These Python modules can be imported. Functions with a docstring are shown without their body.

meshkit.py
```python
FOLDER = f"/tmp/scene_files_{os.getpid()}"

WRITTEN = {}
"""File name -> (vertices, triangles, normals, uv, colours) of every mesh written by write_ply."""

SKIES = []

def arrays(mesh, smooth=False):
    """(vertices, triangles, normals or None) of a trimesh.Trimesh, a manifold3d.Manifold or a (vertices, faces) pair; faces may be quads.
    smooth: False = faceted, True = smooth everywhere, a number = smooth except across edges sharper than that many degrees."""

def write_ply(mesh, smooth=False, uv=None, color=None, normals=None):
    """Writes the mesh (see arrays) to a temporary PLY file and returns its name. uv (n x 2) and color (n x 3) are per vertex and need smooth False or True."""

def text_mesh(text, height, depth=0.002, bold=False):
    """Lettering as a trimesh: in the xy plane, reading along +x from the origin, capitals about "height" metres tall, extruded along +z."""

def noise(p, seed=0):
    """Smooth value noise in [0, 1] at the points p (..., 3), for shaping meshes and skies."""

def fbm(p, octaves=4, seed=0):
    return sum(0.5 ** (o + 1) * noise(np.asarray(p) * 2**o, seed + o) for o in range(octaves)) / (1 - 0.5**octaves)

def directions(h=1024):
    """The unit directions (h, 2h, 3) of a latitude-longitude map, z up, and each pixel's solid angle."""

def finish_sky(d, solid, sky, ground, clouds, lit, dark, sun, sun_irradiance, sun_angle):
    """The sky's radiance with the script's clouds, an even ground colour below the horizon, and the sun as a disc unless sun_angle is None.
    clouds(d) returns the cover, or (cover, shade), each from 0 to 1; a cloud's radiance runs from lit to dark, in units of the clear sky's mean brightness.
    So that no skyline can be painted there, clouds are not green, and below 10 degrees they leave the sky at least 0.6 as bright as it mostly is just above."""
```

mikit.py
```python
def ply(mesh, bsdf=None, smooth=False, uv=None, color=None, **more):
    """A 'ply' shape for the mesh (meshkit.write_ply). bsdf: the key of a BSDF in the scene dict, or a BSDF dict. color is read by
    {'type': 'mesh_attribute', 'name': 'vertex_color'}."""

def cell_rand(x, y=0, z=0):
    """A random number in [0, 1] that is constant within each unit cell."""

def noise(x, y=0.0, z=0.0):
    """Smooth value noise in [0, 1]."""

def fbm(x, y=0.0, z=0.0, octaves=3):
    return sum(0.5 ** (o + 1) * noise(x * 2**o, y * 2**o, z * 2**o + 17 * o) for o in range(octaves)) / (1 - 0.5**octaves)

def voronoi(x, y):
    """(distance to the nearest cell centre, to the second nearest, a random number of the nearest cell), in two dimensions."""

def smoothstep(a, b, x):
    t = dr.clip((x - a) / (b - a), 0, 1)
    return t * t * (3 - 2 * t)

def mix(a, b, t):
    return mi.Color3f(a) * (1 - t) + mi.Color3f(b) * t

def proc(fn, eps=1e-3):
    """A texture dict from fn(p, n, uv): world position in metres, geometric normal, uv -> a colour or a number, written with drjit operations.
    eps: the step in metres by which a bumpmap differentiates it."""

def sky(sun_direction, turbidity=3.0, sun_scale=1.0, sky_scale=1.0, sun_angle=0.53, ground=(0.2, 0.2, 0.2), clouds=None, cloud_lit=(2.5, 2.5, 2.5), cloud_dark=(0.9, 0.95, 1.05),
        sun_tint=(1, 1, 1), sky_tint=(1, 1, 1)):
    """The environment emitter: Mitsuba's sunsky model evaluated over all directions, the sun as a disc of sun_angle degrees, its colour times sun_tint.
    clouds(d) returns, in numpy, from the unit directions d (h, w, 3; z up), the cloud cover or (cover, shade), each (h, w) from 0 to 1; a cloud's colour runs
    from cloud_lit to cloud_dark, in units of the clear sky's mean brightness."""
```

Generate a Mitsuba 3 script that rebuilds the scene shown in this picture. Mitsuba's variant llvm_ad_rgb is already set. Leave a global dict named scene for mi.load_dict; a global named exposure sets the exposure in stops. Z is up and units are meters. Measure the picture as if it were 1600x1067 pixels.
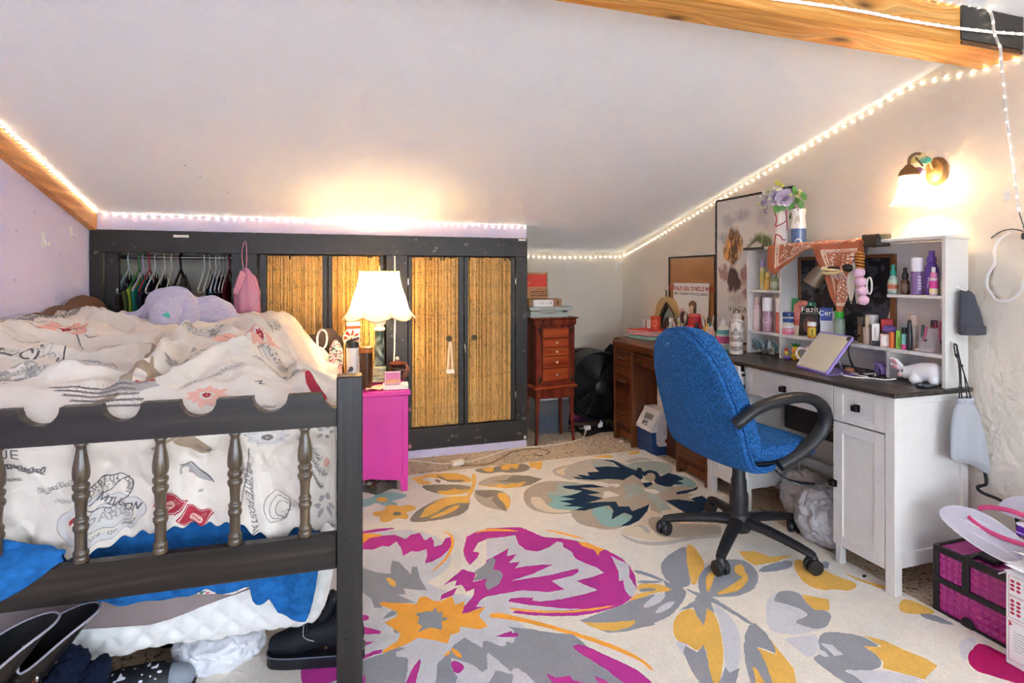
import math, random
import numpy as np, trimesh, manifold3d
import drjit as dr
import mitsuba as mi
import mikit, meshkit
from mikit import proc, noise, fbm, voronoi, cell_rand, smoothstep, mix
from shapely.geometry import Polygon, LineString, Point, MultiPolygon, box as sbox
from shapely.ops import unary_union
import shapely

T4 = mi.ScalarTransform4f
scene, labels = {}, {}
PI = math.pi
rng = random.Random(7)
nrng = np.random.RandomState(11)

# ------------------------------------------------------------------ camera, sky, exposure
RUGZ = .012
YAW = math.radians(17.95)
CAM = (0.0, 0.0, 1.208)
scene['camera'] = {
    'type': 'perspective', 'fov': 2 * math.degrees(math.atan(800 / 880)), 'fov_axis': 'x', 'near_clip': 0.05, 'far_clip': 100.0,
    'principal_point_offset_y': 0.0961,
    'to_world': T4().look_at(origin=list(CAM), target=[math.sin(YAW), math.cos(YAW), CAM[2]], up=[0, 0, 1])}
scene['daylight'] = mikit.sky((-0.25, -0.75, 0.62), turbidity=4.0, sun_scale=0.0, sky_scale=1.0, ground=(0.5, 0.52, 0.54),
                              clouds=lambda d: np.full(d.shape[:2], 0.92), cloud_lit=(1.34, 1.54, 1.80), cloud_dark=(1.2, 1.2, 1.2))
exposure = 5.62
BULB_TABLE = 6.5      # radiance of the table lamp's bulb
BULB_SCONCE = 9.5     # radiance of the sconce's bulb
LED = 0.30 


# ------------------------------------------------------------------ helpers
def lin(c):
    """sRGB hex or 0-255 triple -> linear rgb"""
    if isinstance(c, str):
        c = [int(c[i:i + 2], 16) for i in (1, 3, 5)]
    c = np.array(c, float) / 255
    return [float(x) for x in np.where(c <= 0.04045, c / 12.92, ((c + 0.055) / 1.055) ** 2.4)]


def pbsdf(color, rough=0.5, metal=0.0, spec=0.5, **more):
    col = color if isinstance(color, dict) else {'type': 'rgb', 'value': lin(color)}
    d = {'type': 'principled', 'base_color': col, 'roughness': rough, 'metallic': metal, 'specular': spec, **more}
    return {'type': 'twosided', 'nested': d}


def diffuse(color):
    col = color if isinstance(color, dict) else {'type': 'rgb', 'value': lin(color)}
    return {'type': 'twosided', 'nested': {'type': 'diffuse', 'reflectance': col}}


def bump(fn, scale, nested, eps=1e-3):
    return {'type': 'twosided', 'nested': {'type': 'bumpmap', 'arbitrary': proc(fn, eps), 'scale': scale, 'bsdf': nested['nested']}}


_plain = {}


def plain(color, rough=0.5, metal=0.0, spec=0.5, **more):
    """key of a plain principled BSDF, made once per setting"""
    k = (tuple(color) if not isinstance(color, str) else color, rough, metal, spec, tuple(sorted(more.items())))
    if k not in _plain:
        name = 'mat_%03d' % len(_plain)
        scene[name] = pbsdf(color, rough, metal, spec, **more)
        _plain[k] = name
    return _plain[k]


def numbered(key):
    if key not in scene and key not in labels and key not in _used:
        _used.add(key)
        return key
    i = 1
    while True:
        k = '%s_%03d' % (key, i)
        if k not in scene and k not in labels and k not in _used:
            _used.add(k)
            return k
        i += 1


_used = set()


def thing(name, label, cat, group=None):
    k = numbered(name)
    labels[k] = {'label': label, 'category': cat}
    if group:
        labels[k]['group'] = group
    return k


def part(parent, name, mesh, bsdf, smooth=False, label=None, kind=None, uv=None, **kw):
    k = numbered(parent + '__' + name)
    scene[k] = mikit.ply(mesh, bsdf, smooth=smooth, uv=uv, **kw)
    if label or kind:
        labels[k] = {}
        if label:
            labels[k]['label'] = label
        if kind:
            labels[k]['kind'] = kind
    return k


def single(name, mesh, bsdf, label, cat, group=None, smooth=False, uv=None, kind=None, **kw):
    k = thing(name, label, cat, group)
    if kind:
        labels[k]['kind'] = kind
    scene[k] = mikit.ply(mesh, bsdf, smooth=smooth, uv=uv, **kw)
    return k


def struct(name, mesh, bsdf, smooth=False, label=None):
    k = numbered(name)
    scene[k] = mikit.ply(mesh, bsdf, smooth=smooth)
    labels[k] = {'kind': 'structure'}
    if label:
        labels[k]['label'] = label
    return k


def reuse(src, parent, name, mat4, bsdf=None):
    """copy of an entry under another parent with another to_world"""
    k = numbered(parent + '__' + name)
    d = dict(scene[src])
    d['to_world'] = T4(np.asarray(mat4).tolist())
    if bsdf:
        d['bsdf'] = {'type': 'ref', 'id': bsdf}
    scene[k] = d
    return k


def TM(v, f):
    return trimesh.Trimesh(np.asarray(v, float), np.asarray(f), process=False)


def cat(*ms):
    ms = [m for m in (ms[0] if len(ms) == 1 and isinstance(ms[0], (list, tuple)) else ms)]
    vs, fs, n = [], [], 0
    for m in ms:
        vs.append(np.asarray(m.vertices)); fs.append(np.asarray(m.faces) + n); n += len(m.vertices)
    return TM(np.vstack(vs), np.vstack(fs))


def bx(x0, x1, y0, y1, z0, z1, c=0.0):
    """box, chamfered by c"""
    x0, x1 = min(x0, x1), max(x0, x1); y0, y1 = min(y0, y1), max(y0, y1); z0, z1 = min(z0, z1), max(z0, z1)
    if c <= 0:
        v = np.array([[x, y, z] for x in (x0, x1) for y in (y0, y1) for z in (z0, z1)], float)
        f = [[0, 1, 3], [0, 3, 2], [4, 6, 7], [4, 7, 5], [0, 4, 5], [0, 5, 1], [2, 3, 7], [2, 7, 6], [0, 2, 6], [0, 6, 4], [1, 5, 7], [1, 7, 3]]
        return TM(v, f)
    c = min(c, (x1 - x0) * .49, (y1 - y0) * .49, (z1 - z0) * .49)
    pts = []
    for sx, x in ((1, x0), (-1, x1)):
        for sy, y in ((1, y0), (-1, y1)):
            for sz, z in ((1, z0), (-1, z1)):
                pts += [(x, y + sy * c, z + sz * c), (x + sx * c, y, z + sz * c), (x + sx * c, y + sy * c, z)]
    return trimesh.convex.convex_hull(np.array(pts))


def rbox(x0, x1, y0, y1, z0, z1, r, n=3):
    """box with rounded edges and corners"""
    s = trimesh.creation.uv_sphere(r, count=[2 * n + 2, 4 * n])
    pts = [s.vertices + np.array([x, y, z]) for x in (x0 + r, x1 - r) for y in (y0 + r, y1 - r) for z in (z0 + r, z1 - r)]
    return trimesh.convex.convex_hull(np.vstack(pts))


def frame_of(d):
    d = np.asarray(d, float); d = d / np.linalg.norm(d)
    a = np.array([0, 0, 1.0]) if abs(d[2]) < 0.9 else np.array([1.0, 0, 0])
    x = np.cross(a, d); x /= np.linalg.norm(x)
    return x, np.cross(d, x), d


def tube(path, r, n=8, caps=True, closed=False, squash=None):
    """round tube along a path; r a number or one per point; squash (a, b) scales the two section axes"""
    p = np.asarray(path, float)
    m = len(p)
    r = np.broadcast_to(np.asarray(r, float), (m,))
    t = np.gradient(p, axis=0) if not closed else np.roll(p, -1, 0) - np.roll(p, 1, 0)
    t /= np.linalg.norm(t, axis=1, keepdims=True) + 1e-12
    x, y, _ = frame_of(t[0])
    a = np.arange(n) * 2 * PI / n
    ca, sa = np.cos(a), np.sin(a)
    if squash:
        ca, sa = ca * squash[0], sa * squash[1]
    vs = []
    for i in range(m):
        x = x - t[i] * np.dot(x, t[i]); x /= np.linalg.norm(x)
        y = np.cross(t[i], x)
        vs.append(p[i] + r[i] * (np.outer(ca, x) + np.outer(sa, y)))
    v = np.vstack(vs)
    f = []
    for i in range(m if closed else m - 1):
        i2 = (i + 1) % m
        for j in range(n):
            j2 = (j + 1) % n
            f += [[i * n + j, i * n + j2, i2 * n + j2], [i * n + j, i2 * n + j2, i2 * n + j]]
    if caps and not closed:
        v = np.vstack([v, p[0], p[-1]])
        for j in range(n):
            j2 = (j + 1) % n
            f += [[len(v) - 2, j2, j], [len(v) - 1, (m - 1) * n + j, (m - 1) * n + j2]]
    return TM(v, f)


def spline(pts, k=8, closed=False):
    """Catmull-Rom through the points, k steps per span"""
    p = np.asarray(pts, float)
    n = len(p)
    out = []
    for i in range(n if closed else n - 1):
        if closed:
            a, b, c, d = p[(i - 1) % n], p[i], p[(i + 1) % n], p[(i + 2) % n]
        else:
            a, b, c, d = p[max(i - 1, 0)], p[i], p[i + 1], p[min(i + 2, n - 1)]
        for t in np.arange(k) / k:
            out.append(0.5 * ((2 * b) + (-a + c) * t + (2 * a - 5 * b + 4 * c - d) * t * t + (-a + 3 * b - 3 * c + d) * t ** 3))
    if not closed:
        out.append(p[-1])
    return np.array(out)


def lathe(profile, n=24, at=(0, 0, 0)):
    """solid of revolution about z from (r, z) points, bottom to top"""
    pr = np.asarray(profile, float)
    a = np.arange(n) * 2 * PI / n
    v = np.vstack([np.stack([r * np.cos(a), r * np.sin(a), np.full(n, z)], 1) for r, z in pr])
    f = []
    m = len(pr)
    for i in range(m - 1):
        for j in range(n):
            j2 = (j + 1) % n
            if pr[i + 1][0] > 1e-9:
                f.append([i * n + j, (i + 1) * n + j2, (i + 1) * n + j])
            if pr[i][0] > 1e-9:
                f.append([i * n + j, i * n + j2, (i + 1) * n + j2])
    if pr[0][0] > 1e-9:
        v = np.vstack([v, [[0, 0, pr[0][1]]]]); f += [[len(v) - 1, (j + 1) % n, j] for j in range(n)]
    if pr[-1][0] > 1e-9:
        v = np.vstack([v, [[0, 0, pr[-1][1]]]]); f += [[len(v) - 1, (m - 1) * n + j, (m - 1) * n + (j + 1) % n] for j in range(n)]
    return TM(v + np.asarray(at, float), f)


def move(m, t=(0, 0, 0), rz=0.0, rx=0.0, ry=0.0, s=None):
    """scale, then rotate about x, y, z (degrees), then translate"""
    v = np.asarray(m.vertices, float).copy()
    if s is not None:
        v = v * np.asarray(s, float)
    for ang, (i, j) in ((rx, (1, 2)), (ry, (2, 0)), (rz, (0, 1))):
        if ang:
            a = math.radians(ang); c, q = math.cos(a), math.sin(a)
            vi, vj = v[:, i].copy(), v[:, j].copy()
            v[:, i] = c * vi - q * vj; v[:, j] = q * vi + c * vj
    f = np.asarray(m.faces)
    if s is not None and np.prod(np.broadcast_to(s, (3,))) < 0:
        f = f[:, ::-1]
    return TM(v + np.asarray(t, float), f)


def extr(poly, depth, o=(0, 0, 0), xd=(1, 0, 0), yd=(0, 0, 1), simplify=0):
    """shapely polygon (or point list) extruded by depth along xd x yd, its plane laid at o along xd, yd"""
    if not hasattr(poly, 'geom_type'):
        poly = Polygon(poly)
    poly = poly.buffer(0)
    gs = [g for g in getattr(poly, 'geoms', [poly]) if g.geom_type == 'Polygon' and g.area > 1e-10]
    ms = [trimesh.creation.extrude_polygon(g, depth, engine='earcut') for g in gs]
    return plane(cat(ms), o, xd, yd)


def plane(m, o, xd, yd):
    """lay a mesh made in the xy plane at o along xd, yd"""
    xd = np.asarray(xd, float); xd /= np.linalg.norm(xd)
    yd = np.asarray(yd, float); yd = yd - xd * np.dot(xd, yd); yd /= np.linalg.norm(yd)
    zd = np.cross(xd, yd)
    v = np.asarray(m.vertices)
    return TM(np.asarray(o, float) + v[:, :1] * xd + v[:, 1:2] * yd + v[:, 2:3] * zd, m.faces)


_text = {}


def text(s, h, o, xd, yd, depth=0.0006, bold=False, center=True):
    k = (s, bold)
    if k not in _text:
        _text[k] = meshkit.text_mesh(s, 1.0, 1.0, bold)
    m = _text[k]
    v = np.asarray(m.vertices) * np.array([h, h, depth])
    if center:
        v = v - np.array([(v[:, 0].min() + v[:, 0].max()) / 2, 0, 0])
    return plane(TM(v, m.faces), o, xd, yd)


def wrap(m, r, o, facing):
    """bend a mesh made in the xy plane (x across, y up, z out) round an upright cylinder of radius r at o; facing: the angle (degrees) of its x = 0"""
    v = np.asarray(m.vertices)
    a = math.radians(facing) + v[:, 0] / r
    rr = r + v[:, 2]
    return TM(np.stack([o[0] + rr * np.cos(a), o[1] + rr * np.sin(a), o[2] + v[:, 1]], 1), m.faces)


def grid_mesh(P, close_u=False):
    """P (n, m, 3) -> mesh"""
    n, m = P.shape[:2]
    v = P.reshape(-1, 3)
    i, j = np.meshgrid(np.arange(n if close_u else n - 1), np.arange(m - 1), indexing='ij')
    i2 = (i + 1) % n
    a, b, c, d = i * m + j, i2 * m + j, i2 * m + j + 1, i * m + j + 1
    f = np.concatenate([np.stack([a, b, c], -1).reshape(-1, 3), np.stack([a, c, d], -1).reshape(-1, 3)])
    return TM(v, f)


def thick(m, t):
    """an open sheet given thickness t along its normals (closed)"""
    v = np.asarray(m.vertices); f = np.asarray(m.faces)
    n = meshkit.arrays(m, True)[2]
    e = np.sort(np.vstack([f[:, [0, 1]], f[:, [1, 2]], f[:, [2, 0]]]), 1)
    o = np.vstack([f[:, [0, 1]], f[:, [1, 2]], f[:, [2, 0]]])
    _, inv, cnt = np.unique(e, axis=0, return_inverse=True, return_counts=True)
    edge = o[cnt[inv.ravel()] == 1]
    k = len(v)
    side = np.vstack([np.stack([edge[:, 1], edge[:, 0], edge[:, 0] + k], 1), np.stack([edge[:, 1], edge[:, 0] + k, edge[:, 1] + k], 1)])
    return TM(np.vstack([v, v - n * t]), np.vstack([f, f[:, ::-1] + k, side]))


def hull(*spheres, n=3):
    """convex hull of spheres (x, y, z, r)"""
    s = trimesh.creation.icosphere(subdivisions=n - 1, radius=1.0).vertices
    return trimesh.convex.convex_hull(np.vstack([s * r + np.array([x, y, z]) for x, y, z, r in spheres]))


def ball(c, r, k=1):
    m = trimesh.creation.icosphere(subdivisions=k, radius=r)
    return TM(m.vertices + np.asarray(c, float), m.faces)


def blob(c, r, amp=0.0, freq=3.0, sub=4, seed=0):
    """ellipsoid with noise"""
    m = trimesh.creation.icosphere(subdivisions=sub)
    v = np.asarray(m.vertices)
    d = 1 + amp * 2 * (meshkit.fbm(v * freq + 10, 3, seed) - 0.5)
    return TM(v * d[:, None] * np.asarray(r, float) + np.asarray(c, float), m.faces)


def smin(m, it=6):
    m = trimesh.Trimesh(m.vertices, m.faces, process=True)
    trimesh.smoothing.filter_taubin(m, iterations=it)
    return m


def chain(spheres, edge=0.01, it=8, n=3):
    """smooth body: union of hulls of consecutive spheres, remeshed and smoothed. spheres: list of chains"""
    body = None
    for ch in spheres:
        for a, b in zip(ch[:-1], ch[1:]):
            h = hull(a, b, n=n)
            mm = manifold3d.Manifold(manifold3d.Mesh(np.asarray(h.vertices, np.float32), np.asarray(h.faces, np.uint32)))
            body = mm if body is None else body + mm
    body = body.refine_to_length(edge)
    g = body.to_mesh()
    return smin(trimesh.Trimesh(g.vert_properties[:, :3], g.tri_verts, process=True), it)


def chaikin(p, it=2, closed=True):
    p = np.asarray(p, float)
    for _ in range(it):
        q = np.roll(p, -1, 0) if closed else p[1:]
        a = p if closed else p[:-1]
        o = np.empty((2 * len(a), p.shape[1]))
        o[0::2] = 0.75 * a + 0.25 * q; o[1::2] = 0.25 * a + 0.75 * q
        p = o if closed else np.vstack([p[:1], o, p[-1:]])
    return p


def circ(cx, cy, rx, ry=None, n=24):
    ry = rx if ry is None else ry
    a = np.arange(n) * 2 * PI / n
    return Polygon(np.stack([cx + rx * np.cos(a), cy + ry * np.sin(a)], 1))


# ------------------------------------------------------------------ materials of the setting
def _plaster(base, var=0.012):
    a = lin(base)

    def col(p, n, uv):
        f = fbm(p.x * 2.3, p.y * 2.3, p.z * 2.3, 3)
        g = noise(p.x * 90, p.y * 90, p.z * 90)
        return mi.Color3f(a) * (1 + (f - 0.5) * var * 4 + (g - 0.5) * 0.03)
    return col


def _knock(p, n, uv):
    # knock-down texture: flattened blobs
    a = fbm(p.x * 75, p.y * 75, p.z * 75, 2)
    b = fbm(p.x * 30 + 9, p.y * 30, p.z * 30, 2)
    return smoothstep(0.44, 0.62, a * 0.6 + b * 0.4)


scene['plaster_ceiling'] = bump(_knock, 0.0022, pbsdf(proc(_plaster('#eaedef')), 0.85, spec=0.2))
scene['plaster_right'] = bump(_knock, 0.0024, pbsdf(proc(_plaster('#e1d8c8')), 0.8, spec=0.25))
scene['plaster_lilac'] = bump(_knock, 0.0012, pbsdf(proc(_plaster('#d5ccdf')), 0.8, spec=0.2))
scene['plaster_closet'] = pbsdf(proc(_plaster('#d8d7bf')), 0.85, spec=0.2)


def _carpet(p, n, uv):
    a = noise(p.x * 170, p.y * 170, p.z * 170)
    b = noise(p.x * 95 + 31, p.y * 95, 3)
    c = fbm(p.x * 3.0, p.y * 3.0, 0, 3)
    col = mix(lin('#b09a80'), lin('#cdbba2'), a)
    col = mix(col, mi.Color3f(lin('#6e5c48')), smoothstep(0.68, 0.86, b) * 0.8)
    col = mix(col, mi.Color3f(lin('#e4dacb')), smoothstep(0.72, 0.9, noise(p.x * 120, p.y * 120 + 77, 8)) * 0.6)
    return col * (0.9 + 0.22 * c)


scene['carpet_beige'] = bump(lambda p, n, uv: noise(p.x * 140, p.y * 140, 0) + 0.5 * noise(p.x * 300, p.y * 300, 5), 0.004, pbsdf(proc(_carpet), 0.95, spec=0.1))


def wood(c_dark, c_mid, c_light, axis='x', scale=1.0, knots=0.0, across=30.0):
    """long grain along the axis"""
    A, B, Cc = lin(c_dark), lin(c_mid), lin(c_light)

    def fn(p, n, uv):
        q = {'x': (p.x, p.y, p.z), 'y': (p.y, p.x, p.z), 'z': (p.z, p.x, p.y)}[axis]
        u, v, w = q[0] * scale, q[1] * scale, q[2] * scale
        warp = fbm(u * 1.7, v * 5, w * 5, 3) * 2.2
        ring = noise(u * 0.9 + 3, (v + w) * across + warp * 1.6, (v - w) * across * 0.4)
        fine = noise(u * 9, v * 260, w * 260)
        t = mix(mix(A, B, smoothstep(0.1, 0.6, ring)), mi.Color3f(Cc), smoothstep(0.55, 0.95, ring) * 0.8)
        return t * (0.82 + 0.36 * fine)
    return fn


def _beam_col(p, n, uv):
    # fir beam: wavy growth rings along x that bend round a few knots
    u, v, w = p.x, p.y - 1.46, p.z - 2.08
    s = v * 0.9 + w * 1.1
    bend = mi.Float(0)
    kn = mi.Float(0)
    for kx, ks in ((1.03, -0.02), (1.22, 0.07), (1.52, 0.06), (1.66, -0.05), (0.62, 0.04), (0.2, -0.03), (1.95, 0.03)):
        d2 = dr.square((u - kx) / 0.10) + dr.square((s - ks) / 0.035)
        bend += dr.exp(-d2 * 0.6) * 0.05
        kn += dr.exp(-d2 * 5.0)
    ring = noise(u * 1.2, (s + bend * 1.5) * 85 + fbm(u * 3, s * 9, 0, 2) * 4, 1)
    fine = noise(u * 14, s * 420, 2)
    col = mix(lin('#d08c3c'), lin('#eab566'), smoothstep(0.2, 0.8, ring))
    col = mix(col, mi.Color3f(lin('#9c5a22')), dr.clip(smoothstep(0.62, 0.9, ring) * 0.45, 0, 1))
    col = mix(col, mi.Color3f(lin('#3e1e0c')), dr.clip(kn, 0, 1) * 0.85)
    return col * (0.86 + 0.28 * fine)


scene['wood_beam'] = pbsdf(proc(_beam_col), 0.42, spec=0.4)
scene['wood_board'] = pbsdf(proc(wood('#b8743a', '#cf8f50', '#dca468', 'y', 1.0, across=40)), 0.5, spec=0.35)


def _black_paint(p, n, uv):
    f = fbm(p.x * 5, p.y * 5, p.z * 5, 4)
    s = noise(p.x * 14, p.y * 60, p.z * 240)
    sp = smoothstep(0.80, 0.84, noise(p.x * 55, p.y * 55, p.z * 38))
    col = mix(lin('#1b1a19'), lin('#2b2927'), f) * (0.8 + 0.4 * s)
    return mix(col, mi.Color3f(lin('#55524e')), sp * smoothstep(0.55, 0.7, fbm(p.x * 9, 2, p.z * 9, 2)))


scene['paint_black'] = pbsdf(proc(_black_paint), 0.42, spec=0.45)

# ------------------------------------------------------------------ the room: sloping ceiling, three walls, carpet
SL = 0.25


def zc(y):
    return 1.565 + SL * (3.74 - y) if y > -0.3 else 1.565 + SL * (3.74 + 0.3) - SL * (-0.3 - y)


XL, XR, YB, YK, YF = -1.282, 2.42, 4.36, 3.74, -3.0
struct('floor', bx(XL - .1, XR + .1, YF - .1, YB + .1, -0.08, 0.0), 'carpet_beige')
pr = [(YB + .1, zc(YB + .1)), (-0.3, zc(-0.3)), (YF - .1, zc(YF - .1))]
sec = Polygon(pr + [(y, z + 0.1) for y, z in pr[::-1]])
struct('ceiling', extr(sec, XR - XL + 0.2, (XL - .1, 0, 0), (0, 1, 0), (0, 0, 1)), 'plaster_ceiling')
prof = Polygon([(YF, 0), (YB, 0), (YB, zc(YB) + .05), (-0.3, zc(-0.3) + .05), (YF, zc(YF) + .05)])
struct('wall_right', extr(prof.difference(sbox(-2.7, 0.6, -0.35, 2.05)), 0.1, (XR, 0, 0), (0, 1, 0), (0, 0, 1)), 'plaster_right')
struct('wall_left', extr(prof, 0.1, (XL - .1, 0, 0), (0, 1, 0), (0, 0, 1)), 'plaster_lilac')
struct('wall_back', bx(XL - .1, XR + .1, YB, YB + .1, 0, zc(YB) + .05), 'plaster_right')
struct('wall_front', extr(sbox(XL - .1, 0, XR + .1, zc(YF) + .05).difference(sbox(-1.05, 0.25, 2.2, 1.85)), 0.1, (0, YF, 0), (1, 0, 0), (0, 0, 1)), 'plaster_ceiling')
# knee wall above and below the closet front, and the closet's end wall
struct('wall_knee', cat(bx(XL, 1.321, YK + .006, YK + .03, 1.46, zc(YK)), bx(XL, 1.321, YK + .006, YK + .03, 0, .075)), 'plaster_lilac')
struct('wall_closet', bx(1.285, 1.315, YK + .03, YB, 0, zc(YK) - .002), 'plaster_closet')
struct('wall_closet_end', bx(XL, XL + .012, YK + .03, YB, 0, zc(YK) - .03), 'plaster_closet')

# wooden beam under the ceiling and its black joint plate
k = thing('ceiling_beam', 'exposed golden fir beam running under the sloping ceiling', 'beam')
labels[k]['kind'] = 'structure'
part(k, 'beam', bx(XL, XR - .002, 1.392, 1.535, 2.015, 2.157, .004), 'wood_beam')
part(k, 'joint_plate', bx(2.10, XR - .004, 1.384, 1.394, 2.035, 2.157, .002), plain('#3a3836', 0.6), label='black plate on the beam end')
part(k, 'joint_plate', bx(2.10, XR - .004, 1.384, 1.394, 2.019, 2.031, .002), plain('#5b3a22', 0.6))

# board that follows the ceiling along the left wall
y0, y1 = 0.6, YK - .004
bp = [(y0, zc(y0) - .001), (y1, zc(y1) - .001), (y1, zc(y1) - .103), (y0, zc(y0) - .103)]
single('sloping_trim_board', extr(bp, 0.035, (XL + .001, 0, 0), (0, 1, 0), (0, 0, 1)), 'wood_board', 'orange-stained wooden board following the ceiling slope along the lilac left wall', 'trim board')

# ------------------------------------------------------------------ closet front: black frame, reed doors
closet = thing('closet', 'black painted built-in closet front with four reed-filled doors under the sloped ceiling', 'closet')
part(closet, 'top_board', bx(XL + .003, 1.321, YK - .012, YK + .003, 1.342, 1.47, .002), 'paint_black')
part(closet, 'bottom_board', bx(XL + .003, 1.321, YK - .012, YK + .003, .057, .2, .002), 'paint_black')
for a, b in ((XL + .003, -1.221), (-.56, -.418), (.35, .489), (1.236, 1.321)):
    part(closet, 'post', bx(a, b, YK - .012, YK + .003, .2, 1.342, .002), 'paint_black')
part(closet, 'inner_post', bx(-1.216, -1.15, YK + .02, YK + .06, .2, 1.342, .002), 'paint_black')


def _reed(base, dark):
    A, B = lin(base), lin(dark)

    def fn(p, n, uv):
        j = cell_rand(dr.floor(p.x * 104), 3, 1)
        streak = noise(p.x * 900, 1, p.z * 7)
        node = noise(p.x * 104, 2, p.z * 26 + j * 40)
        spot = noise(p.x * 300, 9, p.z * 90 + j * 9)
        col = mix(A, B, smoothstep(0.45, 0.9, streak) * 0.55)
        col = mix(col, mi.Color3f(B) * 0.55, smoothstep(0.76, 0.9, node) * 0.6)
        return mix(col, mi.Color3f(B) * 0.35, smoothstep(0.78, 0.9, spot) * 0.7)
    return fn


for i, (a, b) in enumerate((('#d8b06c', '#8c6430'), ('#cda25c', '#7a5226'), ('#dfbb7c', '#96703a'), ('#b58c50', '#68441e'))):
    scene['reed_%d' % i] = pbsdf(proc(_reed(a, b)), 0.5, spec=0.35)

scene['wire_dark'] = pbsdf('#5d4a30', 0.6)
for di, (sa, sb, r0, r1, s2a, s2b) in enumerate(((-.406, -.365, -.365, -.042, -.042, -.012), (-.008, .016, .0, .312, .312, .333), (.492, .515, .515, .829, .829, .866), (.870, .896, .896, 1.202, 1.202, 1.232))):
    d = numbered(closet + '__door')
    part(d, 'stile', bx(sa, sb, YK - .006, YK + .012, .203, 1.338, .002), 'paint_black')
    part(d, 'stile', bx(s2a, s2b, YK - .006, YK + .012, .203, 1.338, .002), 'paint_black')
    part(d, 'backing', bx(sa, s2b, YK + .013, YK + .018, .203, 1.338), plain('#3a2410', 0.8))
    x = r0 + .002
    while x < r1 - .003:
        w = rng.uniform(.0075, .0115)
        w = min(w, r1 - x)
        zt = 1.334 - abs(rng.gauss(0, .004)) - (.02 if rng.random() < .06 else 0)
        zb = .205 + abs(rng.gauss(0, .004))
        lean = rng.uniform(-.002, .002)
        yc = YK + .004 + rng.uniform(-.002, .002)
        m = tube([(x + w / 2, yc, zb), (x + w / 2 + lean, yc + rng.uniform(-.001, .001), (zb + zt) / 2), (x + w / 2 + lean * .5, yc, zt)], w / 2 * .97, n=6)
        part(d, 'reed', m, 'reed_%d' % rng.choice([0, 0, 1, 2, 1, 3]), smooth=50)
        x += w + rng.uniform(0, .0006)
    for zz in (.33, .53, .74, .95, 1.14, 1.24):
        w = [(xx, YK - .0035, zz + .008 * math.sin(xx * 17 + zz * 30 + di)) for xx in np.linspace(r0, r1, 12)]
        part(d, 'binding_wire', tube(w, .0008, n=4), 'wire_dark')
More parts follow.
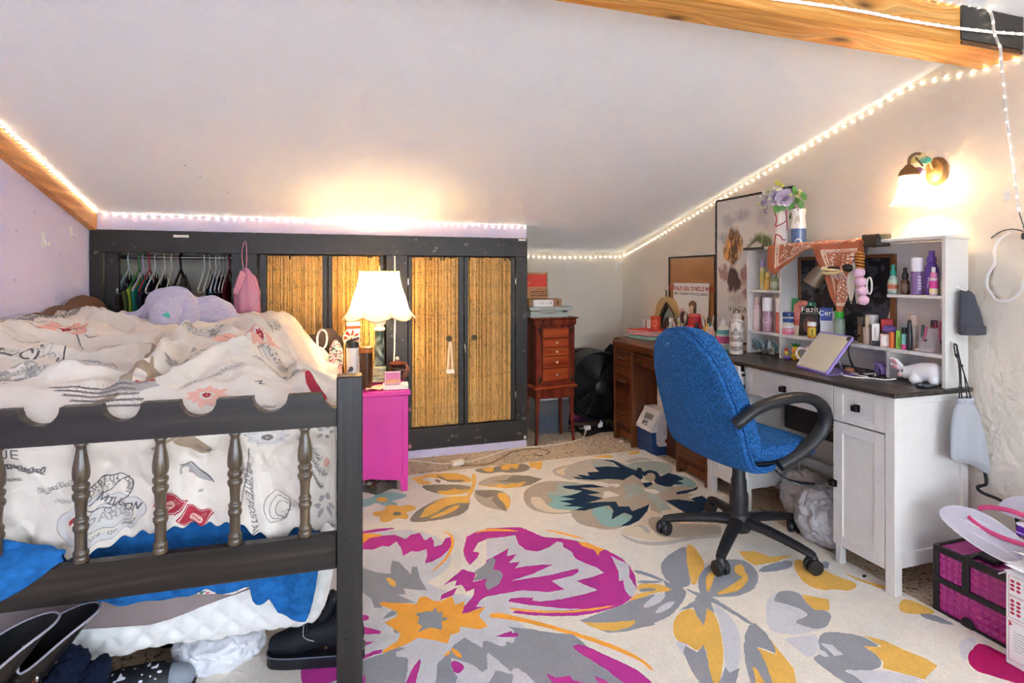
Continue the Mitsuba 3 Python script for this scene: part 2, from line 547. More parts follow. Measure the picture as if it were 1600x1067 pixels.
for xh, zz in ((.4905, 1.17), (.4905, .45), (1.2335, 1.17), (1.2335, .38), (-.4115, 1.13)):
    part(closet, 'hinge', bx(xh - .004, xh + .004, YK - .016, YK - .008, zz - .02, zz + .02, .001), plain('#b9b2a6', 0.35, 1.0))
hd = part(closet, 'door_pull', tube(spline([(.752, YK - .03, .585), (.756, YK - .034, .7), (.766, YK - .034, .765), (.776, YK - .034, .7), (.783, YK - .03, .585)], 5), .006, n=8), plain('#e6d9c6', 0.35), smooth=40, label='white hooped door pull')
part(closet, 'door_pull_base', bx(.742, .795, YK - .042, YK - .012, .555, .583, .004), plain('#ece4d6', 0.35))
for cx in (.765, .94):
    part(closet, 'hook_plate', extr(circ(cx, .787, .022, .020, 9), .004, (0, YK - .008, 0), (1, 0, 0), (0, 0, 1)), plain('#4d4331', 0.45, 0.6))
    part(closet, 'hook_plate', tube([(cx, YK - .012, .79), (cx, YK - .035, .785), (cx, YK - .036, .8)], .0035, 6), plain('#4d4331', 0.45, 0.6))
part(closet, 'latch', tube(spline([(.868, YK - .012, .745), (.866, YK - .03, .74), (.872, YK - .03, .70), (.876, YK - .014, .69)], 5), .004, n=6), plain('#b9b2a6', 0.35, 0.9))
part(closet, 'adhesive_strip', bx(-.865, -.785, YK - .016, YK - .012, 1.432, 1.447, .002), plain('#dcdcd6', 0.5), label='white adhesive strip')
part(closet, 'adhesive_strip', bx(1.255, 1.309, YK - .016, YK - .012, 1.452, 1.465, .002), plain('#e4e2da', 0.5))
part(closet, 'adhesive_strip', bx(1.295, 1.312, YK - .016, YK - .012, .066, .088, .002), plain('#e4e2da', 0.5))
# ------------------------------------------------------------------ fairy-light strips
scene['strip_clear'] = pbsdf('#e9e6df', 0.4)


def led_strip(name, label, path, pitch, r=.0052, face=None, flat=(.004, .0018), body='strip_clear'):
    p = np.asarray(path, float)
    seg = np.linalg.norm(np.diff(p, axis=0), axis=1)
    s = np.concatenate([[0], np.cumsum(seg)])
    k = thing(name, label, 'light strip')
    part(k, 'ribbon', tube(p, 1.0, n=6, squash=flat), body, smooth=40)
    off = np.zeros(3) if face is None else np.asarray(face, float)
    ms = []
    for q in np.arange(pitch * .5, s[-1], pitch):
        c = np.array([np.interp(q, s, p[:, j]) for j in range(3)]) + off
        ms.append(ball(c, r, 1))
    part(k, 'bulb', cat(ms), plain('#fff2da', 0.4), kind='stuff', emitter={'type': 'area', 'radiance': {'type': 'rgb', 'value': [LED * 1.0, LED * 0.86, LED * 0.62]}})
    return k


ys = np.linspace(0.7, YK - .02, 40)
led_strip('fairy_light_strip', 'fairy-light strip along the top of the orange trim board on the left wall', [(XL + .045, y, zc(y) - .012 + .003 * math.sin(y * 31)) for y in ys], .035)
xs = np.linspace(XL + .05, 1.31, 50)
led_strip('fairy_light_strip', 'fairy-light strip running across the ceiling edge above the black closet', [(x, YK - .004, zc(YK) - .012 + .003 * math.sin(x * 14)) for x in xs], .0475)
xs = np.linspace(1.34, XR - .01, 20)
led_strip('fairy_light_strip', 'short fairy-light strip on the back wall over the jewellery cabinet', [(x, YB - .008, zc(YB) - .035 - .012 * math.sin((x - 1.34) / 1.07 * PI)) for x in xs], .047)
# ------------------------------------------------------------------ bed (built about its right foot post, then turned a little)
def BED(m):
    return move(m, (0.018, 1.57, 0), rz=-2.3)


scene['wood_black'] = pbsdf(proc(wood('#15110f', '#221b15', '#332a22', 'x', 1.5, across=55)), 0.33, spec=0.5)
scene['wood_black_upright'] = pbsdf(proc(wood('#141211', '#1e1b1a', '#2b2725', 'z', 1.5, across=55)), 0.36, spec=0.5)
scene['wood_turned'] = pbsdf(proc(wood('#2a2017', '#4a3c2b', '#68573e', 'z', 1.5, across=60)), 0.26, spec=0.6, clearcoat=0.5, clearcoat_gloss=0.85)

bed = thing('bed', 'dark wooden bed with scalloped footboard rail and turned spindles beside the pink nightstand', 'bed')
part(bed, 'post', BED(bx(0, .067, -.002, .064, RUGZ + .0005, .938, .003)), 'wood_black_upright')
part(bed, 'post', BED(bx(-1.29, -1.225, -.002, .064, 0, .938, .003)), 'wood_black_upright')
rail = sbox(-1.225, .803, 0.0, .893)
for i in range(8):
    rail = rail.difference(circ(.004 - .17 * i, .893, .0425, n=40))
part(bed, 'top_rail', BED(move(extr(rail, .03, (0, 0, 0), (1, 0, 0), (0, 0, 1)), (0, .048, 0))), 'wood_black')
part(bed, 'lower_rail', BED(bx(-1.225, 0, .016, .048, .42, .512, .003)), 'wood_black')
sp = [(.0105, .512), (.0165, .513), (.0175, .519), (.0165, .526), (.0145, .528), (.0165, .531), (.0165, .537), (.0145, .540), (.0128, .543), (.0128, .585), (.015, .589), (.0170, .594), (.0170, .600), (.0145, .604), (.0135, .607), (.0160, .611),
      (.0160, .616), (.0130, .620), (.0115, .624), (.0125, .645), (.0140, .662), (.0165, .666), (.0185, .672), (.0185, .678), (.0150, .682), (.0140, .685), (.0170, .690), (.0185, .695), (.0180, .701), (.0140, .704),
      (.0135, .707), (.0178, .716), (.0188, .728), (.0180, .742), (.0155, .758), (.0125, .774), (.0108, .786), (.0105, .792), (.0138, .796), (.0142, .800), (.0125, .804)]
s0 = None
for i in range(7):
    m = BED(lathe(sp, 20, (-.082 - .171 * i, .033, 0)))
    part(bed, 'spindle', m, 'wood_turned', smooth=50)
for (hx, hz) in ((.022, .255), (.024, .235), (.022, .19), (.024, .16), (.022, .505)):
    part(bed, 'bolt_hole', BED(move(extr(circ(0, 0, .005, n=10), .001, (0, 0, 0), (1, 0, 0), (0, 0, 1)), (hx, -.0021, hz))), plain('#0b0a0a', 0.7))
# side rails and head
part(bed, 'side_rail', BED(bx(-.05, -.025, .30, 2.05, .27, .40, .003)), 'wood_black')
part(bed, 'side_rail', BED(bx(-1.24, -1.215, .30, 2.05, .27, .40, .003)), 'wood_black')
hb = Polygon([(-1.22, .70), (-.03, .70), (-.018, .72), (-.018, .80), (-.03, .83), (-.055, .85), (-.075, .882), (-.13, .888), (-.15, .86), (-.19, .85), (-1.05, .85), (-1.09, .882), (-1.2, .882), (-1.22, .85)])
part(bed, 'headboard_panel', BED(move(extr(hb, .025, (0, 0, 0), (1, 0, 0), (0, 0, 1)), (0, 2.075, 0))), plain('#4a3523', 0.4))
part(bed, 'head_post', BED(bx(-.066, -.018, 2.076, 2.094, .001, .70, .004)), 'wood_black_upright')
part(bed, 'head_post', BED(bx(-1.25, -1.2, 2.076, 2.094, .001, .70, .004)), 'wood_black_upright')
part(bed, 'head_spindle', BED(lathe([(.012, .5), (.014, .6), (.018, .66), (.012, .69), (.015, .70)], 14, (-.11, 2.03, 0))), plain('#7a5a38', 0.35), smooth=50)


# ---- mattress in a quilted cover
def sheet(x0, x1, nx, fn, nz, top, hem, y, t=.004):
    """hanging sheet: fn(x, z) -> extra y; hem(x) the lower edge, top the upper z"""
    xs = np.linspace(x0, x1, nx)
    P = np.zeros((nx, nz, 3))
    for i, x in enumerate(xs):
        zs = np.linspace(hem(x), top, nz)
        P[i, :, 0] = x; P[i, :, 2] = zs
        P[i, :, 1] = y - fn(np.full(nz, x), zs)
    return BED(thick(grid_mesh(P), -t))


def quilt_relief(a, b, pitch=.075):
    u, v = (a + b) / pitch, (a - b) / pitch
    d = np.minimum(np.abs(u - np.round(u)), np.abs(v - np.round(v)))
    return .013 * np.clip(d / .30, 0, 1) ** .7


qx, qz = 160, 70
xs, P = np.linspace(-1.2, .0, qx), []
P = np.zeros((qx, qz, 3))
for i, x in enumerate(xs):
    r = max(0.0, (x + .085) / .085)
    lo = .158 + .012 * math.exp(-((x + .07) / .05) ** 2) + .16 * r ** 2.2 + .004 * math.sin(x * 23)
    zs = np.linspace(lo, .555, qz)
    P[i, :, 0] = x - .012 * r * r
    P[i, :, 2] = zs
    edge = np.clip((zs - lo) / .05, 0, 1)
    P[i, :, 1] = .205 - quilt_relief(np.full(qz, x), zs) + .03 * (1 - edge) ** 2 + .05 * r ** 3 - .006 * np.sin(x * 9 + zs * 12)
front = grid_mesh(P)
body = rbox(-1.2, -.06, .235, 1.98, .22, .56, .05)
mat = thing('mattress', 'white diamond-quilted mattress sagging below the lower rail of the bed', 'mattress')
scene['cloth_quilt'] = bump(lambda p, n, uv: fbm(p.x * 160, p.y * 160, p.z * 160, 2), 0.0012, pbsdf('#dcdcd8', 0.85, sheen=0.2))
part(mat, 'body', BED(body), 'cloth_quilt', smooth=True)
part(mat, 'quilted_front', BED(thick(front, .01)), 'cloth_quilt', smooth=True)

# ---- taupe sheet
scene['cloth_taupe'] = bump(lambda p, n, uv: noise(p.x * 700, p.y * 700, p.z * 700), 0.0002, pbsdf('#7f7270', 0.75, sheen=0.3))


def hem_interp(pts):
    a = np.array(sorted(pts))
    return lambda x: float(np.interp(x, a[:, 0], a[:, 1]))


th = hem_interp([(-1.2, .27), (-.79, .267), (-.68, .271), (-.49, .264), (-.385, .283), (-.274, .307), (-.2, .335), (-.05, .40)])


def taupe_fold(x, z):
    return .008 * np.sin(x * 22 + z * 20 + 1.5 * np.sin(x * 7)) + .010 * meshkit.fbm(np.stack([x * 9 + z * 6, z * 5, 0 * x], -1), 3, 4) - .008 * np.abs(np.sin((x * 1.1 + z * .7) * 11))


single('bed_sheet', sheet(-1.2, -.05, 150, taupe_fold, 40, .60, th, .172), 'cloth_taupe', 'taupe sheet hanging over the foot end of the mattress below the blue blanket', 'sheet', smooth=True)

# ---- floral sheet hem that peeps out between sheet and blanket
scene['cloth_floral'] = pbsdf(proc(lambda p, n, uv: mix(mix(lin('#d9cfc6'), lin('#b5475a'), smoothstep(.66, .7, noise(p.x * 130, 2, p.z * 130))), mi.Color3f(lin('#3f6f64')), smoothstep(.72, .75, noise(p.x * 110, 7, p.z * 110)))), .8)
single('floral_sheet', sheet(-.40, -.22, 40, lambda x, z: .004 * np.sin(x * 60), 12, .5, hem_interp([(-.40, .345), (-.35, .328), (-.28, .322), (-.22, .335)]), .158), 'cloth_floral', 'edge of a white sheet with small red flowers peeping out under the blue blanket', 'sheet', smooth=True)

# ---- blue fleece blanket
scene['fleece_blue'] = bump(lambda p, n, uv: fbm(p.x * 260, p.y * 260, p.z * 260, 2) + .6 * noise(p.x * 70, p.y * 70, p.z * 70), 0.004,
                            pbsdf(proc(lambda p, n, uv: mix(lin('#0f3f76'), lin('#2a78be'), fbm(p.x * 60, p.y * 60, p.z * 60, 3) * .8 + .1)), 0.9, spec=.2, sheen=0.8, sheen_tint=.6))
bh = hem_interp([(-.78, .45), (-.70, .41), (-.667, .379), (-.62, .352), (-.585, .343), (-.51, .336), (-.435, .333), (-.39, .34), (-.348, .352), (-.316, .331), (-.27, .334), (-.236, .338), (-.228, .30), (-.219, .289), (-.205, .287), (-.188, .30), (-.166, .250), (-.125, .227), (-.089, .224), (-.078, .25), (-.065, .302), (-.055, .36)])


def blue_fold(x, z):
    k = np.clip((.62 - z) / .25, 0, 1)
    return k * (.008 * np.sin(x * 34 + 2 * np.sin(x * 11)) + .006 * np.sin(x * 71 + z * 9) + .012 * np.exp(-((x + .21) / .03) ** 2))


bb = thing('blanket', 'royal blue fleece blanket hanging below the duvet behind and over the lower rail', 'blanket')
part(bb, 'hanging_side', sheet(-1.2, -.055, 240, blue_fold, 44, .62, bh, .150, .005), 'fleece_blue', smooth=True)
# the corner that flops over the rail
fx, fz = np.linspace(-1.1, -.63, 60), None
P = np.zeros((60, 40, 3))
for i, x in enumerate(fx):
    k = np.clip((x + .80) / .16, 0, 1)
    zb = .452 + .075 * k ** 2.0 if x > -.80 else .452
    zt = .575 - .045 * np.clip((x + .76) / .12, 0, 1)
    q = np.linspace(0, 1, 40)
    z = zb + (zt - zb) * q
    over = np.clip((z - .50) / .04, 0, 1)
    P[i, :, 0] = x
    P[i, :, 2] = z + .012 * np.exp(-((q - .75) / .2) ** 2)
    P[i, :, 1] = .006 + over ** 2 * .052 - .010 * np.sin(x * 40) * (1 - over) - .008 * np.sin(q * PI)
part(bb, 'flap', BED(thick(grid_mesh(P), -.008)), 'fleece_blue', smooth=True)

# ---- duvet
NU, NV = 300, 400
_wu = np.concatenate([np.linspace(-1.262, 0, 255, endpoint=False), np.linspace(0, .33, NU - 255)])
_tv = np.concatenate([np.linspace(0, 1, 105, endpoint=False), np.linspace(1, 2, 75, endpoint=False), np.linspace(2, 3, NV - 180)])
dh = hem_interp([(-1.27, .50), (-.80, .535), (-.772, .532), (-.72, .505), (-.675, .502), (-.608, .513), (-.483, .535), (-.44, .549), (-.375, .55), (-.3, .549), (-.251, .54), (-.215, .512), (-.19, .507), (-.175, .500), (-.156, .490), (-.135, .494), (-.095, .51), (-.05, .50), (.0, .497), (.4, .497)])


def fb(a, b, c=0.0, o=3, s=0):
    return meshkit.fbm(np.stack([a, b, np.zeros_like(a) + c], -1), o, s) - .5


CREASES = [(-.62, 1.30, -.56, .15, .035, .034), (-.33, 1.45, -.02, .45, .045, .03), (-.26, .80, -.48, .12, .03, .028), (-1.10, 1.5, -.80, 1.35, .04, .03), (-.95, .55, -.70, .70, .03, .026),
           (-.70, 1.1, -.52, .45, .028, -.03), (-.20, .75, -.04, .15, .03, .028), (-.42, 1.25, -.30, .55, .03, .024), (-1.15, .95, -.72, .95, .035, .026), (-.88, .30, -.60, .32, .025, .02), (-.16, 1.1, -.02, .9, .03, .026)]


def duvet_surface():
    W, Tt = np.meshgrid(_wu, _tv, indexing='ij')
    hem = np.vectorize(dh)(W)
    f = np.clip(Tt, 0, 1); c = np.clip(Tt - 1, 0, 1); g = np.clip(Tt - 2, 0, 1)
    wx = np.minimum(W, 0); wr = np.maximum(W, 0)
    y = .056 + .26 * (1 - np.cos(c * PI / 2)) * .98 + .02 * c + 1.66 * g
    ss = lambda a, b, x: np.clip((x - a) / (b - a), 0, 1) ** 2 * (3 - 2 * np.clip((x - a) / (b - a), 0, 1))
    # height of the top
    zt = .945 + .03 * ss(.3, 1.2, y) + .035 * np.exp(-((wx + .33) / .2) ** 2 - ((y - 1.35) / .45) ** 2) - .03 * np.exp(-((wx + .78) / .2) ** 2 - ((y - 1.5) / .35) ** 2)
    zt = zt - ss(-.40, .02, wx) * np.interp(y, [.05, .5, 1.1, 1.5, 2.1], [.045, .13, .27, .30, .26])
    zt = zt + .055 * ss(-.90, -1.24, wx) * ss(.2, .9, y)
    # long soft folds running from back left to front right and across
    q = wx * .8 + y * .55
    f1 = fb(q * 3.2 + 1.5 * fb(wx * 3, y * 3, 3), (y - wx) * 1.1, 1, 3, 5)
    f2 = np.abs(fb(wx * 6.5 + y * 2.5, y * 4.0 - wx * 2, 2, 3, 9))
    f3 = fb(wx * 16 + y * 9, y * 13 - wx * 6, 5, 3, 2)
    topk = ss(.15, .9, c)
    zt = zt + topk * (.085 * f1 - .085 * (f2 - .1) + .030 * f3)
    for (ax, ay, bx2, by2, wd, hh) in CREASES:
        ex, ey = bx2 - ax, by2 - ay
        L2 = ex * ex + ey * ey
        tt = np.clip(((wx - ax) * ex + (y - ay) * ey) / L2, 0, 1)
        bend = .025 * np.sin(tt * 5 + ax * 9)
        dd = ((wx - ax) * ey - (y - ay) * ex) / math.sqrt(L2) - bend
        along = np.clip(1 - ((((wx - ax) * ex + (y - ay) * ey) / L2 - .5) / .62) ** 4, 0, 1)
        zt = zt + topk * along * hh * 1.25 * (np.exp(-(dd / wd) ** 2) - .55 * np.exp(-((dd - wd * 1.5) / wd) ** 2))
    z = np.where(Tt >= 1, .80 + (zt - .80) * np.sin(c * PI / 2), hem + (.80 - hem) * f)
    frontk = 1 - ss(.2, 1.0, c)
    x = wx + .030 * (1 - np.exp(-wr / .03)) * (1 - frontk) - .06 * ss(.3, 1.6, y) * ss(-.35, 0, wx) - .006 * frontk * ss(-.02, 0, wx)
    z = z - .30 * ss(0, .34, wr) * (1 - frontk)
    y = y + frontk * wr * .5
    # folds of the hanging front: pushed in only, so it stays behind the rail
    fr = 1 - c
    fold = .020 * np.abs(np.sin(wx * 17 + 2.2 * np.sin(wx * 7) + z * 4)) + .10 * np.clip(fb(wx * 9 + z * 5, z * 4, 4, 3, 7) + .06, 0, .45) + .022 * np.clip(1 - np.abs(fb(wx * 5 - z * 4, z * 3 + wx * 3, 8, 2, 4)) * 9, 0, 1) + .010 * np.abs(fb(wx * 26 + z * 8, z * 20, 1, 3, 3))
    ruff = .007 * np.sin(wx * 120 + 3 * np.sin(wx * 31)) * np.exp(-((z - (.745 - .09 * ss(-.36, 0, wx))) / .012) ** 2) * ss(-.42, -.36, wx)
    y = y + fr * (fold * ss(.80, .72, z) + .003 + ruff)
    y = y - .012 * fr * np.exp(-((z - .79) / .05) ** 2)
    z = z + fr * (1 - f) * .006 * np.sin(wx * 150)
    side = ss(0, .1, wr)
    x = x + side * (.02 * np.sin(y * 23 + 2 * np.sin(y * 5)) - .008) * ss(.3, .9, c)
    return np.stack([x, y, z], -1)


DUV = duvet_surface()
_dm = grid_mesh(DUV)
_dn = meshkit.arrays(_dm, True)[2].reshape(NU, NV, 3)
scene['cloth_duvet'] = bump(lambda p, n, uv: noise(p.x * 600, p.y * 600, p.z * 600) + 2.0 * fbm(p.x * 34, p.y * 34, p.z * 34, 3), 0.0016, pbsdf(proc(lambda p, n, uv: mi.Color3f(lin('#dbd1c4')) * (.94 + .12 * fbm(p.x * 4, p.y * 4, p.z * 4, 3))), 0.78, spec=.25, sheen=.3))
duv = thing('duvet', 'rumpled cream duvet printed with postmarks, script, red stamps and flowers on the bed', 'duvet')
part(duv, 'cover', BED(thick(_dm, .010)), 'cloth_duvet', smooth=True)


def ink(polys, name, color, lift=.0011):
    """print on the duvet: polygons in (across w, along a) where a is the arc length measured from the foot hem's fold (a = 0 at t = 1)"""
    g = unary_union([p.buffer(0) for p in polys if p.area > 1e-9])
    allv, allf, n0 = [], [], 0
    for geo in getattr(g, 'geoms', [g]):
        if geo.geom_type != 'Polygon' or geo.area < 1e-8:
            continue
        x0, y0, x1, y1 = geo.bounds
        i0, i1 = np.searchsorted(_wu, [x0, x1]); j0, j1 = np.searchsorted(_ta, [y0, y1])
        for i in range(max(i0 - 1, 0), min(i1 + 1, NU - 1)):
            strip = geo if i1 - i0 < 1 else geo.intersection(sbox(_wu[i], y0 - 1, _wu[i + 1], y1 + 1))
            if strip.is_empty:
                continue
            sx0, sy0, sx1, sy1 = strip.bounds
            ja, jb = np.searchsorted(_ta, [sy0, sy1])
            for j in range(max(ja - 1, 0), min(jb + 1, NV - 1)):
                cell = strip.intersection(sbox(_wu[i], _ta[j], _wu[i + 1], _ta[j + 1]))
                for pc in getattr(cell, 'geoms', [cell]):
                    if pc.geom_type != 'Polygon' or pc.area < 2e-8:
                        continue
                    try:
                        v, f = trimesh.creation.triangulate_polygon(pc, engine='earcut')
                    except Exception:
                        continue
                    a = np.clip((v[:, 0] - _wu[i]) / (_wu[i + 1] - _wu[i]), 0, 1)[:, None]; b = np.clip((v[:, 1] - _ta[j]) / (_ta[j + 1] - _ta[j]), 0, 1)[:, None]
                    L = lambda A: (A[i, j] * (1 - a) * (1 - b) + A[i + 1, j] * a * (1 - b) + A[i, j + 1] * (1 - a) * b + A[i + 1, j + 1] * a * b)
                    pos = L(DUV) + L(_dn) * lift
                    allv.append(pos); allf.append(np.asarray(f) + n0); n0 += len(v)
    if allv:
        part(duv, name, BED(TM(np.vstack(allv), np.vstack(allf))), color)


# arc coordinate of each row (a = 0 where the front turns over to the top)
_ta = np.concatenate([np.linspace(-.30, 0, 105, endpoint=False), np.linspace(0, .34, 75, endpoint=False), np.linspace(.34, 2.0, NV - 180)])
# ---- the duvet's print: polygons in cloth coordinates (across, along)
import shapely.affinity as AF
prn = random.Random(5)


def tx(s, h, c, rot=0, stretch=1.0, bold=False):
    """lettering as a polygon about c"""
    m = meshkit.text_mesh(s, h, 1.0, bold)
    v = np.asarray(m.vertices); top = np.isclose(v[:, 2], 1.0)
    tri = [Polygon(v[f][:, :2]) for f in np.asarray(m.faces) if top[f].all()]
    g = unary_union(tri)
    x0, y0, x1, y1 = g.bounds
    g = AF.translate(g, -(x0 + x1) / 2, -(y0 + y1) / 2)
    g = AF.rotate(g, rot, origin=(0, 0))
    g = AF.scale(g, 1, stretch, origin=(0, 0))
    return AF.translate(g, *c)


def scrawl(c, length, h, rot=0, stretch=1.0, n=None, t=.0005):
    """a line of handwriting"""
    n = n or int(length / h * 2.2)
    p = []
    for i in range(n * 6):
        q = i / (n * 6)
        loop = h * (.45 + .25 * math.sin(i * .37)) * (1.6 if (i // 6) % 5 == 2 else 1)
        p.append((q * length - length / 2 + .35 * h * math.sin(i * 2 * PI / 6 + 1.2), loop * math.sin(i * 2 * PI / 6) * .8 + prn.uniform(-.1, .1) * h))
    g = LineString(p).buffer(t, 2).simplify(.0005)
    g = AF.rotate(g, rot, origin=(0, 0))
    g = AF.scale(g, 1, stretch, origin=(0, 0))
    return AF.translate(g, *c)


def ring(c, rx, ry, t=.0022, rot=0):
    g = circ(0, 0, rx, ry, 40).difference(circ(0, 0, rx - t, ry - t, 40))
    return AF.translate(AF.rotate(g, rot, origin=(0, 0)), *c)


def arc_text(s, c, rx, ry, a0, a1, h, rot=0):
    out = []
    for i, ch in enumerate(s):
        if ch == ' ':
            continue
        a = a0 + (a1 - a0) * (i + .5) / len(s)
        x, y = rx * math.cos(a), ry * math.sin(a)
        out.append(tx(ch, h, (x, y), math.degrees(a) - 90))
    g = unary_union(out)
    return AF.translate(AF.rotate(g, rot, origin=(0, 0)), *c)


def daisy(c, r, n, seed, stretch=1.6, inner=.25):
    rr = random.Random(seed)
    out = []
    for i in range(n):
        a = i * 2 * PI / n + rr.uniform(-.1, .1)
        l, w = r * rr.uniform(.8, 1.1), r * .26
        g = Polygon(chaikin([(inner * r, 0), (.6 * l, -w), (l, -.2 * w), (l, .2 * w), (.6 * l, w)], 2))
        out.append(AF.rotate(g.buffer(0), math.degrees(a), origin=(0, 0)))
    g = AF.scale(unary_union(out), 1, stretch, origin=(0, 0))
    return AF.translate(g, *c)


dark, mid, pale, coral, red_, brownk = [], [], [], [], [], []
# top: flowers
for c, r, st, sd in (((-1.09, 1.15), .075, 2.0, 1), ((-.315, .86), .075, 1.9, 2), ((-.34, .15), .055, 1.0, 3)):
    coral.append(daisy(c, r, 11, sd, st))
    red_.append(AF.scale(daisy(c, r * .26, 9, sd + 9, st, .05), .9, 1))
# tower
E = lambda pts: Polygon(pts).buffer(0)
tw = unary_union([E([(-.565, .20), (-.535, .20), (-.60, .52), (-.625, .52)]), E([(-.475, .20), (-.505, .20), (-.575, .52), (-.60, .52)]), E([(-.64, .50), (-.56, .50), (-.57, .56), (-.635, .56)]), E([(-.632, .56), (-.60, .56), (-.665, .86), (-.672, .86)]), E([(-.575, .56), (-.60, .56), (-.665, .86), (-.66, .86)]), E([(-.678, .84), (-.652, .84), (-.70, 1.1), (-.703, 1.1)]), E([(-.58, .27), (-.47, .27), (-.475, .31), (-.585, .31)])])
brownk.append(tw)
mid.append(unary_union([scrawl((-.545, .24), .13, .02, 10), E([(-.60, .17), (-.50, .16), (-.46, .19), (-.52, .215), (-.60, .21)])]))
# postmarks on top
for c, rx, ry, rot, s1, s2 in (((-.76, .50), .075, .075, 10, 'ARIS CORBEIL', 'DRON'), ((-.56, 1.0), .06, .12, 0, 'PARIS DEPART', '1906'), ((-.245, .70), .055, .09, -8, 'POSTE FRANCE', 'JUIN')):
    pale.append(circ(c[0], c[1], rx * .8, ry * .7)); dark.append(ring(c, rx, ry, .002)); dark.append(ring(c, rx * .66, ry * .66, .0016))
    dark.append(AF.translate(AF.scale(arc_text(s1, (0, 0), rx * .82, rx * .82, PI * 1.05, -.1, .013), 1, ry / rx, origin=(0, 0)), *c))
    dark.append(tx(s2, .018, c, rot, ry / rx))
# stamps on top
for c, w, h, rot in (((-.43, .80), .05, .13, -12), ((-.51, .20), .05, .035, -14), ((-.385, .70), .03, .06, 5)):
    g = AF.translate(AF.rotate(sbox(-w / 2, -h / 2, w / 2, h / 2), rot, origin=(0, 0)), *c)
    (coral if c[1] > .5 else red_).append(g)
    dark.append(scrawl(c, w * .8, .014, rot))
red_.append(E(chaikin([(-.105, .29), (-.09, .30), (-.05, .20), (-.025, .14), (-.04, .13), (-.075, .19)], 2)))
coral.append(circ(-.10, .31, .012, .02))
brownk.append(E(chaikin([(-.62, .115), (-.58, .125), (-.54, .155), (-.56, .165), (-.60, .14)], 2)))
# handwriting on top
for c, l, h, rot, st in (((-1.14, 1.20), .16, .022, 25, 1.6), ((-1.12, 1.05), .16, .02, 25, 1.6), ((-1.03, .80), .12, .02, 15, 1.5), ((-.97, .60), .18, .035, -8, 1.2), ((-.40, 1.55), .10, .02, -60, 1.6), ((-.31, 1.36), .16, .028, -75, 1.4), ((-.14, 1.0), .18, .018, -68, 1.3), ((-.10, .80), .18, .018, -66, 1.3), ((-.33, .30), .12, .018, 30, 1.2), ((-.40, .24), .07, .022, 60, 1), ((-.85, .28), .16, .02, 20, 1.2), ((-.90, .22), .14, .016, 22, 1.2), ((-.21, .10), .10, .012, -4, 1), ((-.22, .45), .12, .016, -20, 1.3), ((-.80, .85), .12, .016, 12, 1.5), ((-.70, .75), .10, .014, 0, 1.5), ((-.15, .36), .14, .014, -40, 1)):
    dark.append(scrawl(c, l, h, rot, st))
for i in range(5):
    dark.append(scrawl((-.63 + .02 * i, .205 - i * .022), .20 - .01 * i, .0085, -6, 1, t=.0007))
dark.append(tx('Merci', .045, (-1.0, .58), -6, 1.3)); dark.append(tx('AL', .03, (-.745, .095), 8, 1.0)); dark.append(tx('CARTE', .03, (-.33, 1.22), -78, 1.3)); dark.append(tx('N', .028, (-.215, .22), -35))
dark.append(unary_union([ring((-.94, 1.02), .03, .05, .003), LineString([(-1.0, 1.0), (-.93, .9), (-.86, .93)]).buffer(.002), LineString([(-.87, .62), (-.83, .45), (-.79, .47)]).buffer(.002)]))
# bold border along the wall side
for i in range(16):
    y = .70 + i * .062
    mid.append(scrawl((-1.245 + .008 * math.sin(i), y), .05, .030, 85, 1.2, n=4, t=.0035)); dark.append(scrawl((-1.225, y), .05, .022, 88, 1.3, n=4, t=.0015))
# leaves and blots
for c, rx, ry in (((-.46, .50), .05, .10), ((-.49, .42), .04, .07), ((-.52, 1.12), .04, .08), ((-.16, .40), .05, .05), ((-.85, .31), .06, .05)):
    mid.append(daisy(c, rx, 6, int(rx * 1e3 + ry * 100), ry / rx)); dark.append(scrawl(c, rx * 1.6, rx * .3, 20))
# ---- front
c = (-.560, -.155)
dark.append(ring(c, .058, .042, .0028, 22)); dark.append(arc_text('CORBEUL', c, .047, .032, PI * .98, PI * .22, .014, 22)); dark.append(arc_text("D'ARIN", c, .049, .034, PI * .12, -PI * .22, .012, 22))
dark.append(tx('M-31', .013, (-.560, -.135), 20)); dark.append(tx('16 7', .010, (-.575, -.150), 20)); dark.append(LineString([(-.60, -.18), (-.515, -.118)]).buffer(.0012))
dark.append(tx('MILLON', .020, (-.535, -.190), -28, bold=True)); dark.append(tx('COTE', .015, (-.545, -.200), 18))
mid.append(ring((-.572, -.222), .095, .062, .0020)); pale.append(ring((-.572, -.222), .093, .060, .016)); pale.append(circ(-.556, -.222, .052, .036)); mid.append(ring((-.556, -.222), .052, .036, .003))
mid.append(tx('PARIS', .022, (-.556, -.222), 2, bold=True)); dark.append(arc_text('Coupe Du Monde', (-.56, -.20), .075, .068, PI * 1.25, PI * 1.78, .009))
red_.append(scrawl((-.622, -.205), .03, .01, 20, t=.0016))
dark.append(tx('UE', .026, (-.752, -.020), -8)); dark.append(scrawl((-.735, -.062), .10, .016, -14, t=.0014)); dark.append(scrawl((-.76, -.095), .05, .010, 0)); dark.append(scrawl((-.655, -.115), .10, .015, 10)); mid.append(scrawl((-.64, -.155), .05, .01, -10))
# bird
mid.append(unary_union([E(chaikin([(-.395, -.105), (-.375, -.098), (-.350, -.118), (-.318, -.170), (-.325, -.172), (-.355, -.140), (-.385, -.125), (-.398, -.140)], 2)).difference(circ(-.382, -.122, .010, .012)), circ(-.344, -.185, .006, .004)])); dark.append(LineString([(-.395, -.105), (-.37, -.10), (-.345, -.125), (-.317, -.172)]).buffer(.0014))
